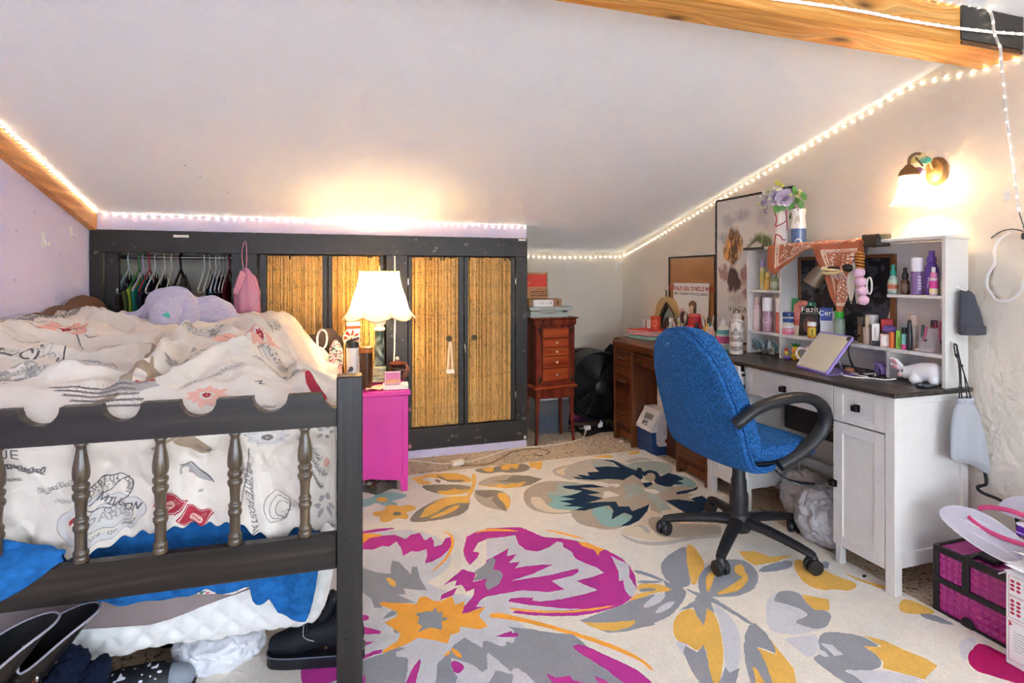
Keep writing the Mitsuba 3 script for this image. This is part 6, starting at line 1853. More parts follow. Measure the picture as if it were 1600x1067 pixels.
# upper left shelf
bottle('perfume_mist', 'tall slim body mist with lilac cap on the upper left shelf of the hutch', 'bottle', 2.325, 2.585, ZU, cyl(.0155, .125), '#d9cf9a', cyl(.013, .045) and [(.012, .125), (.014, .128), (.014, .165), (.010, .168)], '#a99ac0', [(.03, .10, .0159, '#cdbb62')], group=G1)
bottle('perfume_bottle', 'gold perfume bottle on the upper left shelf beside the slim mist', 'bottle', 2.300, 2.520, ZU, [(.018, 0), (.020, .004), (.020, .058), (.012, .066), (.009, .070)], '#c79a3c', [(.010, .070), (.013, .072), (.013, .095), (.009, .097)], '#d9b860', group=G1, rough=.15)
bottle('perfume_bottle', 'green-tinted glass perfume flask with silver collar on the upper left shelf', 'bottle', 2.295, 2.462, ZU, [(.022, 0), (.025, .005), (.024, .055), (.012, .068), (.007, .072)], '#8c9a6a', [(.008, .072), (.010, .074), (.010, .108), (.006, .11)], '#b9bab2', [(.015, .045, .0254, '#b9bfa0')], group=G1, rough=.1)
bottle('perfume_bottle', 'near-black perfume bottle at the back of the upper left shelf', 'bottle', 2.345, 2.445, ZU, cyl(.018, .10), '#1b1713', [(.010, .10), (.012, .102), (.012, .13), (.008, .132)], '#241f1a', group=G1, rough=.15)
bottle('pump_bottle', 'silver bottle with white cap at the right end of the upper left shelf', 'bottle', 2.300, 2.412, ZU, cyl(.0145, .055), '#a9a4a0', [(.0135, .055), (.0150, .058), (.0150, .09), (.0125, .092)], '#efefec', group=G1)
# lower left shelf
bottle('body_mist', 'pink slim body mist with clear cap at the left end of the lower left shelf', 'bottle', 2.305, 2.605, ZL, cyl(.020, .145), '#dfbfc0', [(.012, .145), (.015, .148), (.015, .188), (.011, .19)], '#d9b9ae', [(.02, .12, .0204, '#e7d2cf')], group=G2)
bottle('red_capped_bottle', 'bottle with a bright red cap behind the pink mist on the lower left shelf', 'bottle', 2.355, 2.60, ZL, cyl(.016, .12), '#b9a0a0', [(.014, .12), (.017, .122), (.017, .182), (.014, .185)], '#b01f30', group=G2)
k = bottle('body_splash', 'mauve body splash with white cap and letter monogram on the lower left shelf', 'bottle', 2.300, 2.522, ZL, cyl(.028, .112, .006), '#b58a97', [(.0255, .113), (.028, .117), (.028, .185), (.0255, .188)], '#efeceb', words=[('GS', .030, .045, .0284, '#f2e3e4')], group=G2, rough=.15)
part(k, 'print', wrap(extr(circ(0, .058, .027, .027, 30).difference(circ(0, .058, .0255, .0255, 30)), .0007, (0, 0, 0), (1, 0, 0), (0, 1, 0)), .0284, (2.300, 2.522, ZL), FACE), plain('#f2e3e4', .5))
bottle('body_splash', 'coral body splash with white cap beside the mauve one on the lower left shelf', 'bottle', 2.300, 2.425, ZL, cyl(.027, .112, .006), '#cf6f5f', [(.0255, .113), (.027, .117), (.027, .185), (.0245, .188)], '#f1edea', [(.02, .035, .0274, '#d98a7c'), (.055, .06, .0274, '#e5aa9e')], group=G2, rough=.15)
for kx, ky in ((2.325, 2.47), (2.33, 2.40)):
    bottle('pump_mist', 'small clear pump top rising behind the two white-capped splashes on the lower left shelf', 'bottle', kx + .03, ky, ZL, cyl(.018, .17), '#c9a9a2', [(.006, .17), (.008, .172), (.008, .200), (.005, .202)], '#d9c9bd', group=G2)
def tube_box(name, label, cat_, x, y, z, w, h, d, color, cap=None, prints=(), rz=0, lean=0, group=None):
    k = thing(name, label, cat_, group)
    m = rbox(-w / 2, w / 2, -d / 2, d / 2, 0, h, min(.004, d * .3))
    mv = lambda q: move(move(q, (0, 0, 0), rx=lean), (x, y, z), rz=-50 + rz)
    part(k, 'body', mv(m), plain(color, .4), smooth=30)
    if cap:
        part(k, 'cap', mv(rbox(-w / 2 * .95, w / 2 * .95, -d / 2 * 1.05, d / 2 * 1.05, cap[0], cap[1], .003)), plain(cap[2], .35), smooth=30)
    for (x0, z0, x1, z1, c) in prints:
        part(k, 'print', mv(bx(x0, x1, -d / 2 - .0008, -d / 2 + .0002, z0, z1)), plain(c, .5))
    return k, mv


tube_box('lotion_tube', 'green lotion tube standing behind the blue-lidded jar', 'tube', 2.345, 2.372, ZL, .034, .19, .022, '#2f9a4a', prints=[(-.014, .09, .014, .12, '#d6e8cf')], group=G2)
bottle('balm_jar', 'pink-bottomed cream jar with white lid, standing under the blue-lidded one', 'jar', 2.293, 2.368, ZL, cyl(.029, .034), '#e09aa6', [(.027, .034), (.030, .036), (.030, .052), (.027, .054)], '#ece4da', [(.005, .016, .0293, '#d8687c')], group=G2)
bottle('balm_jar', 'petroleum jelly jar with dark blue lid stacked on the pink cream jar', 'jar', 2.293, 2.368, ZL + .0545, cyl(.026, .038), '#d9d3bf', [(.025, .038), (.0275, .040), (.0275, .060), (.025, .062)], '#213a70', [(.010, .030, .0264, '#2b4a8c')], group=G2)
part('balm_jar_001', 'print', wrap(extr(circ(0, .022, .018, .011), .0007, (0, 0, 0), (1, 0, 0), (0, 1, 0)), .0268, (2.293, 2.368, ZL + .0545), FACE), plain('#223f7e', .5))
kk = thing('lotion_tube', 'coral curled lotion tube lying over a beige one beside the black pouch', 'tube', G2)
part(kk, 'body', tube([(2.33, 2.345, ZL), (2.33, 2.345, ZL + .11), (2.325, 2.335, ZL + .15), (2.318, 2.31, ZL + .166), (2.312, 2.275, ZL + .168)], [.018, .020, .019, .017, .014], 14), plain('#d98470', .4), smooth=40)
part(kk, 'band', tube([(2.33, 2.345, ZL + .055), (2.33, 2.345, ZL + .08)], .0205, 14), plain('#c9563f', .4), smooth=40)
part(kk, 'cap', lathe(cyl(.0205, .05), 16, (2.33, 2.345, ZL)), plain('#d9c4a4', .4), smooth=40)
# black pouch with lettering
pk = thing('snack_pouch', 'black printed pouch with green top reading Fazit on the lower left shelf', 'pouch', None)
PO, PX, PY = np.array([2.322, 2.330, ZL]), np.array([.52, -.854, 0]), np.array([.08, .05, 1.0])
P = np.zeros((24, 20, 3))
for i in range(24):
    a = i * 2 * PI / 24
    for j in range(20):
        t = j / 19
        th = np.interp(t, [0, .08, .6, .9, 1], [.012, .018, .014, .004, .002])
        q = PO + PX * (.056 + .056 * math.cos(a)) + PY * (.002 + .168 * t) + np.array([-.854, -.52, 0]) * th * math.sin(a)
        P[i, j] = q
part(pk, 'body', grid_mesh(P[::-1], close_u=True), plain('#171412', .3, spec=.6), smooth=True)
nrm = np.array([-.854, -.52, .09])
part(pk, 'top_band', extr(sbox(.004, 0, .108, .022), .006, PO + PY * .150 + nrm * .002, PX, PY), plain('#1f7a4c', .35))
part(pk, 'print', extr(circ(.056, .011, .006, .008, 6), .001, PO + PY * .150 + nrm * .0085, PX, PY), plain('#cfe8d6', .5))
part(pk, 'print', text('Fazit', .026, PO + PX * .056 + PY * .120 + nrm * .0150, PX, PY, .002, bold=True), plain('#efe6d6', .5))
face = unary_union([circ(.058, .055, .034, .045), ])
part(pk, 'portrait', extr(face, .0016, PO + nrm * .0175, PX, PY), plain('#5f4234', .5))
part(pk, 'portrait', extr(unary_union([circ(.042, .070, .010, .004), circ(.072, .070, .010, .004), sbox(.046, .022, .068, .026)]), .0012, PO + nrm * .0192, PX, PY), plain('#20130f', .5))
part(pk, 'print', extr(sbox(.012, .112, .1, .114), .001, PO + nrm * .0165, PX, PY), plain('#b9a99a', .5))
bottle('pill_bottle', 'small pill bottle with white cap and yellow label in front of the black pouch', 'bottle', 2.276, 2.200, ZL, cyl(.0185, .058), '#b9752a', [(.018, .058), (.0205, .060), (.0205, .078), (.018, .080)], '#eeece6', [(.008, .050, .0190, '#d9bb3a')], words=[('I', .03, .012, .0194, '#3a3020')], group=G2)
bottle('lip_crayon', 'thin copper stick beside the pill bottle', 'stick', 2.29, 2.235, ZL, cyl(.005, .085, .002), '#b9683a', group=G2)
k, mv = tube_box('wipes_pouch', 'blue and white pouch printed Cer behind the tilted mirror', 'pouch', 2.335, 2.168, ZL, .055, .150, .018, '#dfe2e6', cap=(.085, .150, '#2f4f9c'), group=G2)
part(k, 'print', mv(text('Cer', .024, (-.004, -.0108, .112), (1, 0, 0), (0, 0, 1), .001, bold=True)), plain('#e9edf2', .5))
tube_box('cream_tube', 'white and pale blue cream tube leaning next to the Cer pouch', 'tube', 2.345, 2.122, ZL, .03, .135, .016, '#dfe4ea', prints=[(-.010, .03, .010, .07, '#88b0cf')], lean=-4, group=G2)
bottle('toner_bottle', 'clear bottle with green contents and bright green cap behind the tilted mirror', 'bottle', 2.325, 2.085, ZL, cyl(.024, .105, .006), '#7f9a80', [(.016, .105), (.0185, .108), (.0185, .142), (.015, .145)], '#35b52c', [(.03, .085, .0244, '#93a58f')], group=G2, rough=.15)
# lower right shelf
bottle('serum_bottle', 'slim bronze bottle with flat cap behind the cable on the lower right shelf', 'bottle', 2.33, 1.975, ZL, cyl(.012, .075), '#8a6a3a', [(.011, .075), (.0125, .077), (.0125, .118), (.010, .12)], '#6b5a48', group=G3, rough=.2)
bottle('foundation_bottle', 'clear glass bottle with beige applicator on the lower right shelf', 'bottle', 2.295, 1.913, ZL, cyl(.018, .078, .005), '#b59c8a', [(.007, .078), (.0085, .080), (.0085, .128), (.006, .130)], '#cbb592', group=G3, rough=.1)
bottle('cream_jar', 'squat jar with white lid behind the beige applicator bottle', 'jar', 2.350, 1.935, ZL, cyl(.022, .085), '#7d5a44', [(.022, .085), (.026, .087), (.026, .130), (.023, .132)], '#e5e0d8', group=G3)
tube_box('foundation_tube', 'white tube with a black foot on the lower right shelf', 'tube', 2.290, 1.868, ZL, .030, .098, .018, '#e6e2dd', cap=(.0, .024, '#16130f'), prints=[(-.004, .035, -.001, .08, '#8a8680')], group=G3)
tube_box('lip_case', 'glossy red case lying above the white powder box', 'case', 2.335, 1.850, ZL + .064, .045, .055, .03, '#b81f24', group=G3)
single('sponge_ball', blob((2.325, 1.832, ZL + .075), (.022, .03, .018), .06, 2, 3, 4), plain('#7d62a8', .8), 'purple make-up sponge resting on the powder box', 'sponge', G3, smooth=True)
kk = thing('powder_box', 'clear box with a round white powder on the lower right shelf', 'box', G3)
Q = lambda m: move(m, (2.298, 1.815, ZL), rz=-50)
part(kk, 'body', Q(bx(-.030, .026, -.012, .012, 0, .056, .003)), plain('#d9bcae', .25))
part(kk, 'powder', Q(move(lathe([(.024, 0), (.024, .002), (.001, .003)], 24), (-.002, -.012, .028), rx=90)), plain('#efe9e2', .6), smooth=40)
single('stacked_box', bx(2.31, 2.36, 1.80, 1.87, ZL, ZL + .0635, .003), plain('#4a3f3f', .4), 'small dark box behind the powder box on the lower right shelf', 'box', G3)
bottle('highlighter_stick', 'bright orange cylinder on the lower right shelf', 'stick', 2.285, 1.788, ZL, cyl(.0105, .068), '#e06c1c', group=G3, rough=.35)
tube_box('gloss_tube', 'lime green tube beside the orange cylinder', 'tube', 2.285, 1.759, ZL, .018, .078, .014, '#8cc63a', prints=[(-.004, .01, .004, .05, '#5f9a26')], group=G3)
bottle('gloss_stick', 'teal stick with pink foot and black cap on the lower right shelf', 'stick', 2.283, 1.732, ZL, cyl(.011, .022), '#d2478a', [(.011, .022), (.011, .065), (.0095, .066), (.0095, .092), (.008, .094)], '#6fb3b0', [(.066, .092, .0099, '#17161a')], group=G3)
bottle('polish_bottle', 'small clear bottle with rosy tint behind the teal stick', 'bottle', 2.325, 1.722, ZL, cyl(.014, .10), '#c3b2a4', [(.012, .10), (.015, .102), (.015, .145), (.012, .147)], '#cdb5a8', group=G3)
bottle('mascara', 'black mascara with a pointed cap next to the clear make-up pouch', 'mascara', 2.28, 1.708, ZL, [(.007, 0), (.0105, .01), (.011, .05), (.009, .075)], '#141315', [(.009, .075), (.0095, .08), (.007, .12), (.003, .127)], '#1d1b1e', group=G3)
mp = thing('makeup_pouch', 'clear vinyl make-up pouch of pink brushes at the right end of the lower shelf', 'pouch')
P = np.zeros((28, 14, 3))
for i in range(28):
    a = i * 2 * PI / 28
    for j in range(14):
        t = j / 13
        P[i, j] = (2.315 + .034 * math.sin(a) * (1 - .55 * t), 1.652 + .043 * math.copysign(abs(math.cos(a)) ** .7, math.cos(a)) * (1 - .12 * t) , ZL + .002 + .095 * t)
part(mp, 'film', grid_mesh(P[::-1], close_u=True), 'clear_plastic', smooth=True)
for kx in range(15):
    c = ('#c87f86', '#8f3f4d', '#d9a9a2', '#2a2026', '#b85a78', '#3f5f5a')[kx % 6]
    y = 1.620 + .062 * rng.random(); x = 2.296 + .035 * rng.random(); tl = rng.uniform(-.018, .018)
    part(mp, 'brush' if kx % 3 else 'compact', tube([(x, y, ZL + .006), (x + tl * .3, y + tl, ZL + rng.uniform(.05, .13))], [.006, .005] if kx % 3 else [.011, .012], 8), plain(c, .4), smooth=40)
part(mp, 'tray', bx(2.288, 2.296, 1.618, 1.690, ZL + .003, ZL + .011), plain('#e9cfc9', .4))
# upper right shelf
bottle('hair_spray', 'clear spray bottle with teal pump at the left end of the upper right shelf', 'bottle', 2.30, 1.795, ZU, cyl(.0195, .062, .006) + [(.010, .078)], '#a9c4b0', [(.009, .078), (.012, .080), (.012, .098), (.007, .104), (.007, .125), (.004, .127)], '#1f8a78', [(.012, .05, .0199, '#c4b69a'), (.022, .040, .0202, '#b86a4a')], group=G4, rough=.12)
bottle('dropper_bottle', 'amber dropper bottle on the upper right shelf', 'bottle', 2.30, 1.742, ZU, [(.014, 0), (.017, .005), (.016, .05), (.008, .066)], '#4a2a1a', [(.010, .066), (.012, .068), (.012, .086), (.007, .092), (.007, .11), (.003, .113)], '#231a18', [(.014, .044, .0172, '#6d5648')], group=G4, rough=.15)
kk = bottle('conditioner_bottle', 'mauve bottle with a tall white cap in the middle of the upper right shelf', 'bottle', 2.298, 1.690, ZU, cyl(.0215, .095), '#7d5f92', [(.020, .095), (.0215, .098), (.0215, .150), (.019, .153)], '#ece8ea', group=G4)
part(kk, 'print', wrap(extr(unary_union([sbox(-.006, .02 + i * .012, .006, .028 + i * .012) for i in range(5)]), .0007, (0, 0, 0), (1, 0, 0), (0, 1, 0)), .0219, (2.298, 1.690, ZU), FACE + 10), plain('#c9b9d4', .5))
kk = bottle('shampoo_bottle', 'purple shampoo bottle with tall spout behind the pink spray', 'bottle', 2.325, 1.650, ZU, [(.021, 0), (.024, .006), (.024, .105), (.015, .128), (.012, .13)], '#66409a', [(.014, .13), (.0165, .132), (.0165, .150), (.011, .158), (.011, .176), (.008, .18)], '#7550ab', group=G4)
part(kk, 'print', wrap(extr(unary_union([LineString([(-.02 + i * .006, .03), (-.014 + i * .006, .075)]).buffer(.0012) for i in range(6)] + [LineString([(-.022, .04 + i * .014), (.018, .044 + i * .014)]).buffer(.0008) for i in range(3)]), .0007, (0, 0, 0), (1, 0, 0), (0, 1, 0)), .0244, (2.325, 1.650, ZU), FACE), plain('#d6c9e6', .5))
bottle('body_spray', 'small pink spray with white nozzle at the right end of the upper right shelf', 'bottle', 2.283, 1.612, ZU, cyl(.0145, .07, .004), '#d9b9c6', [(.008, .07), (.011, .072), (.011, .088), (.006, .092), (.006, .112), (.003, .113)], '#e58ab8', [(.028, .058, .0149, '#d43f92'), (.008, .026, .0149, '#e9d9a9'), (.088, .112, .0066, '#f2eef0')], group=G4)
single('tea_box', bx(2.300, 2.330, 1.578, 1.60, ZU, ZU + .055, .002), plain('#cfe0c0', .5), 'pale green carton edge behind the pink spray on the upper right shelf', 'box', G4)

# ------------------------------------------------------------------ pin board, mirror, lamp and other things at the hutch
pbrd = thing('pin_board', 'brown framed board with black damask cloth leaning at the back of the hutch', 'board')
scene['damask'] = pbsdf(proc(lambda p, n, uv: (lambda w: mix(lin('#16161b'), lin('#3f4048'), smoothstep(.5, .62, w)))(fbm(p.y * 34 + 2 * noise(p.y * 30, p.z * 30, 1), p.z * 34, 2, 3))), .6)
frm = plain('#7a4c26', .5)
part(pbrd, 'cork', bx(2.374, 2.379, 1.84, 2.372, .902, 1.30), plain('#8a5f3a', .9))
part(pbrd, 'damask_cloth', extr([(1.86, 1.294), (2.362, 1.294), (2.362, .903), (1.925, .903), (1.862, 1.08)], .003, (2.3705, 0, 0), (0, 1, 0), (0, 0, 1)), 'damask')
part(pbrd, 'white_corner', extr([(1.862, 1.06), (1.915, .903), (1.868, .903)], .002, (2.372, 0, 0), (0, 1, 0), (0, 0, 1)), plain('#d9d4ca', .7))
for a in ((1.838, 1.862, .902, 1.306), (2.36, 2.378, .902, 1.306), (1.838, 2.378, 1.29, 1.306)):
    part(pbrd, 'frame', bx(2.366, 2.3795, a[0], a[1], a[2], a[3], .002), frm)
# tilted make-up mirror / tablet with lilac rim
tm = thing('folding_mirror', 'cream-faced folding panel with lilac rim propped up on the desk top', 'mirror')
A0, B0 = np.array([2.118, 2.143, ZD + .006]), np.array([2.060, 1.915, ZD + .006])
ux = (B0 - A0) / np.linalg.norm(B0 - A0)
back_dir = np.array([-ux[1], ux[0], 0.0]); back_dir = back_dir if back_dir[0] > 0 else -back_dir
up = .80 * np.array([0, 0, 1.0]) + .60 * back_dir
up /= np.linalg.norm(up)
Wm, Hm = .236, .205
rr_ = lambda x0, y0, x1, y1, r: sbox(x0 + r, y0 + r, x1 - r, y1 - r).buffer(r)
nf = np.cross(ux, up)
sgn = 1 if nf[0] < 0 else -1
part(tm, 'rim', extr(rr_(0, 0, Wm, Hm, .012), .010, A0 - nf * (.010 if sgn > 0 else 0), ux, up), plain('#9a86c8', .4), label='lilac rim')
part(tm, 'panel', extr(rr_(.004, .006, Wm - .010, Hm - .008, .010), .0012, A0 + nf * (.0002 if sgn > 0 else -.0114), ux, up), plain('#ddd6bd', .35), label='cream panel')
part(tm, 'corner_bracket', extr(sbox(Wm - .02, Hm - .026, Wm + .002, Hm - .006), .004, A0 + nf * (.0015 if sgn > 0 else -.015), ux, up), plain('#3a3540', .4))
part(tm, 'foot_plate', extr(rr_(.0, 0, Wm, .17, .01), .008, B0 - [0, 0, .0055], -ux, back_dir), plain('#8a76bb', .4))
single('mirror_support', tube([A0 + up * .16 + ux * .12 - nf * sgn * .012, A0 + ux * .12 + back_dir * .15 + np.array([0, 0, .004])], .004, 6), plain('#8d86a0', .4), 'thin strut holding up the lilac-rimmed panel', 'strut')
# cables on the desk
single('black_cable', tube(spline([(2.366, 2.02, 1.02), (2.352, 1.985, .95), (2.256, 1.955, .915), (2.250, 1.97, .87), (2.235, 1.94, .815), (2.21, 1.88, .782), (2.20, 1.80, .779), (2.235, 1.735, .779)], 8), .0038, 6), plain('#17130f', .4), 'black lamp cable hanging from the board down to the desk top', 'cable', smooth=True)
single('white_cable', tube(spline([(2.165, 1.93, .777), (2.12, 1.885, .777), (2.125, 1.83, .777), (2.17, 1.79, .777), (2.19, 1.74, .778), (2.215, 1.715, .785)], 8), .003, 6), plain('#ece8e0', .4), 'white charging cable curling on the desk top in front of the bunny', 'cable', smooth=True)
single('white_cable', tube(spline([(2.21, 1.93, .777), (2.235, 1.87, .777), (2.25, 1.84, .785), (2.22, 1.82, .777), (2.18, 1.85, .777), (2.20, 1.91, .777)], 8), .0028, 6), plain('#e9e0d0', .4), 'short white cable coiled beside the purple scrunchie', 'cable', smooth=True)
single('hair_clip', blob((2.215, 1.93, .788), (.03, .02, .011), .3, 3, 2, 6), plain('#a06a4a', .4), 'brown hair clip among the cables on the desk top', 'hair clip', smooth=True)
sg_ = [(2.315 + (.026 + .008 * math.sin(i * 2.4)) * math.cos(i * .45), 1.845 + (.028 + .008 * math.sin(i * 2.4)) * math.sin(i * .45), .800 + .022 * math.sin(i * 1.3)) for i in range(42)]
single('scrunchie', tube(sg_, .009, 7), plain('#9a83bd', .7), 'purple scrunchie in the cubby left of the plush bunny', 'scrunchie', smooth=True)
# plush bunny
scene['plush_white'] = bump(lambda p, n, uv: fbm(p.x * 300, p.y * 300, p.z * 300, 2), .004, pbsdf('#e4e0df', .95, spec=.1, sheen=.8))
part_b = lambda k, n, m, *r, **q: part(k, n, TM(np.asarray(m.vertices) * [1, .82, 1] + [0, 1.672 * .18, 0], m.faces), *r, **q)
bn = thing('plush_bunny', 'white plush bunny with pink ears lying in the right cubby of the hutch', 'plush toy')
part_b(bn, 'body', chain([[(2.285, 1.600, .822, .040), (2.275, 1.645, .822, .036), (2.262, 1.690, .815, .028), (2.255, 1.708, .812, .026)], [(2.262, 1.655, .80, .028), (2.245, 1.66, .797, .022)], [(2.285, 1.59, .805, .03), (2.27, 1.585, .797, .022)]], .008, 10), 'plush_white', smooth=True)
for dz, dy in ((.022, 0), (.0, .004)):
    part_b(bn, 'ear', chain([[(2.252, 1.728, .822 + dz * .4, .010), (2.246, 1.755, .830 + dz, .011), (2.240, 1.775 - dy, .838 + dz, .006)]], .004, 6), 'plush_white', smooth=True)
    part_b(bn, 'ear_lining', move(blob((0, 0, 0), (.004, .018, .007), 0, 2, 2), (2.237, 1.757 - dy, .831 + dz), rx=22), plain('#d98a96', .7), smooth=True)
part_b(bn, 'eye', ball(np.array([2.229, 1.706, .820]), .0042, 2), plain('#0f0d0d', .1), smooth=True)
part_b(bn, 'snout', blob((2.234, 1.722, .803), (.009, .014, .010), 0, 2, 2), plain('#e0b3b0', .8), smooth=True)
part_b(bn, 'foot', blob((2.232, 1.652, .794), (.014, .02, .02), .1, 3, 3, 2), 'plush_white', smooth=True)
single('flat_phone', move(rbox(-.04, .04, -.02, .02, 0, .009, .003), (2.215, 1.592, ZD + .0008), rz=8), plain('#22252c', .25), 'flat black gadget under the plush bunny at the desk edge', 'gadget', smooth=40)
# ducks and the white mug
dk = thing('rubber_duck', 'small rubber duck with purple base on the desk top under the hutch shelf', 'rubber duck')
part(dk, 'body', chain([[(2.245, 2.330, ZD + .013, .0125), (2.243, 2.322, ZD + .014, .011)]], .004, 6), plain('#7d5aa8', .35), smooth=True)
part(dk, 'chest', blob((2.245, 2.330, ZD + .036), (.011, .011, .012), 0, 2, 2), plain('#d9b53c', .35), smooth=True)
part(dk, 'head', blob((2.245, 2.332, ZD + .053), (.010, .010, .009), .2, 2, 2), plain('#b8322c', .4), smooth=True)
dk = thing('rubber_duck', 'yellow rubber duck with green leafy crown and orange beak on the desk top', 'rubber duck')
part(dk, 'body', chain([[(2.275, 2.300, ZD + .02, .020), (2.27, 2.285, ZD + .024, .018)], [(2.272, 2.296, ZD + .05, .018), (2.272, 2.296, ZD + .058, .017)]], .005, 6), plain('#e2b92c', .35), smooth=True)
part(dk, 'beak', blob((2.253, 2.288, ZD + .052), (.010, .012, .006), 0, 2, 2), plain('#e06a1e', .35), smooth=True)
for i in range(9):
    a = i * 2 * PI / 9
    part(dk, 'crown_leaf', hull((2.272, 2.296, ZD + .07, .004), (2.272 + .020 * math.cos(a), 2.296 + .020 * math.sin(a), ZD + .084 + .006 * (i % 2), .0018), n=2), plain('#2f7a34' if i % 2 else '#1e5a2a', .5), smooth=True)
mg = thing('mug', 'white mug half hidden behind the cream folding panel', 'mug')
part(mg, 'cup', lathe([(.028, 0), (.034, .004), (.035, .085), (.032, .085), (.031, .01), (.001, .008)], 24, (2.265, 2.175, ZD)), plain('#e9e4da', .25), smooth=40)
part(mg, 'handle', tube(spline([(2.243, 2.197, ZD + .072), (2.222, 2.222, ZD + .074), (2.212, 2.232, ZD + .045), (2.226, 2.216, ZD + .018), (2.246, 2.196, ZD + .016)], 6), .0055, 8), plain('#e9e4da', .25), smooth=True)
# nest of feathers in the left cubby
nest = thing('feather_posy', 'posy of teal feathers and dried white flowers in the left cubby of the hutch', 'posy')
for i in range(9):
    y0 = 2.605 - .02 * i + rng.uniform(-.01, .01)
    a = [(2.30, y0, ZD + .012), (2.285 + rng.uniform(-.01, .02), y0 - .01 + rng.uniform(-.02, .02), ZD + .04), (2.28 + rng.uniform(-.02, .02), y0 - .02 + rng.uniform(-.03, .03), ZD + .082)]
    part(nest, 'feather', tube(spline(a, 4), [.004, .006, .009, .011, .012, .011, .008, .005, .002], 6, squash=(1, .35)), plain(('#7f9a9c', '#5c7f86', '#a9b4ae')[i % 3], .7), smooth=True)
for i in range(60):
    c = np.array([2.275 + rng.uniform(-.015, .03), 2.525 + rng.uniform(-.085, .085), ZD + .008 + rng.uniform(0, .035)])
    d = np.array([rng.uniform(-1, 1), rng.uniform(-1, 1), rng.uniform(.1, .9)]) * .012
    part(nest, 'dried_petal', hull((*c, .0025), (*(c + d), .0012), n=2), plain(('#e0d6c6', '#b9a27c', '#3f3a36', '#efe9df')[i % 4], .7), smooth=True)
# patterned bottle and things on the walnut desk
scene['pattern_bottle'] = pbsdf(proc(lambda p, n, uv: mix(lin('#cbbfb4'), lin('#8f837c'), smoothstep(.5, .56, fbm(p.x * 60 + p.y * 60, p.z * 75, 2, 2)))), .35)
wb_ = thing('water_bottle', 'tall water bottle with grey scribble pattern at the left end of the white desk', 'bottle')
part(wb_, 'body', lathe([(.030, 0), (.036, .004), (.037, .175), (.033, .19), (.024, .198)], 28, (2.135, 2.575, ZD)), 'pattern_bottle', smooth=40)
part(wb_, 'cap', lathe([(.022, .198), (.026, .2), (.026, .226), (.02, .229)], 24, (2.135, 2.575, ZD)), plain('#b7a697', .4), smooth=40)
part(wb_, 'cap_loop', tube(spline([(2.118, 2.575, ZD + .222), (2.12, 2.575, ZD + .243), (2.135, 2.575, ZD + .250), (2.15, 2.575, ZD + .243), (2.152, 2.575, ZD + .222)], 5), .004, 6), plain('#6a4a32', .4), smooth=True)
WZ = .7525
single('paper_stack', move(bx(-.10, .10, -.07, .07, 0, .012, .001), (2.115, 2.765, WZ), rz=8), plain('#e2e0da', .7), 'white papers at the near end of the walnut desk', 'paper')
sb = thing('striped_case', 'red and white striped zip case on the far end of the walnut desk', 'case')
SBM = lambda m: move(m, (2.25, 3.625, WZ), rz=10)
part(sb, 'body', SBM(rbox(-.12, .10, -.13, .13, .022, .062, .012)), plain('#e8d9cf', .6), smooth=40)
for i in range(4):
    part(sb, 'stripe', SBM(rbox(-.1215, .1015, -.1315, .1315, .026 + i * .0105, .0315 + i * .0105, .0025)), plain('#c23a32', .6), smooth=40)
single('green_folder', move(bx(-.11, .09, -.12, .12, 0, .021, .002), (2.235, 3.61, WZ), rz=10), plain('#8fb3a0', .6), 'pale green folder under the striped case', 'folder')
kk = thing('white_box', 'white gift box with a red ribbon standing on the striped case', 'box')
part(kk, 'body', bx(2.26, 2.33, 3.65, 3.775, WZ + .064, WZ + .122, .003), plain('#e9e4de', .5))
part(kk, 'ribbon', bx(2.2585, 2.3315, 3.705, 3.717, WZ + .064, WZ + .1235), plain('#a02a2c', .5))
part_m = lambda k, n, m, *r, **q: part(k, n, move(m, (0, .17, 0)), *r, **q)
mr = thing('table_mirror', 'arched gold-framed mirror with a dark pointed inset on the walnut desk', 'mirror')
mo = Polygon(chaikin([(3.275, .754), (3.275, .90), (3.30, .99), (3.36, 1.045), (3.44, 1.055), (3.52, 1.045), (3.58, .99), (3.605, .90), (3.605, .754)], 2, False))
mi_ = Polygon(chaikin([(3.31, .77), (3.31, .88), (3.36, .97), (3.44, 1.015), (3.52, .95), (3.565, .86), (3.565, .77)], 2, False))
part_m(mr, 'frame', extr(mo.difference(mi_), .016, (2.372, 0, 0), (0, 1, 0), (0, 0, 1)), plain('#c9a86c', .35, .3))
part_m(mr, 'glass', extr(mi_, .004, (2.378, 0, 0), (0, 1, 0), (0, 0, 1)), plain('#8f9a92', .08, 1.0))
part_m(mr, 'arch_bar', tube([(2.366, 3.575, .80), (2.366, 3.52, .90), (2.366, 3.435, 1.01)], .009, 6), plain('#2a201a', .4))
part_m(mr, 'arch_bar', tube([(2.366, 3.30, .84), (2.366, 3.36, .95), (2.366, 3.435, 1.01)], .006, 6), plain('#5c3d22', .4))
part_m(mr, 'finial', tube([(2.378, 3.455, 1.055), (2.378, 3.455, 1.10)], .006, 6), plain('#2a2420', .5))
og = thing('orange_tin', 'orange-red candle tin on the walnut desk beside the white gift box', 'tin')
part(og, 'body', lathe(cyl(.035, .10), 24, (2.27, 3.595, WZ + .062)), plain('#c8452a', .4), smooth=40)
part(og, 'print', wrap(extr(circ(0, .05, .018, .022), .0008, (0, 0, 0), (1, 0, 0), (0, 1, 0)), .0354, (2.27, 3.595, WZ + .062), 225), plain('#e88a62', .5))
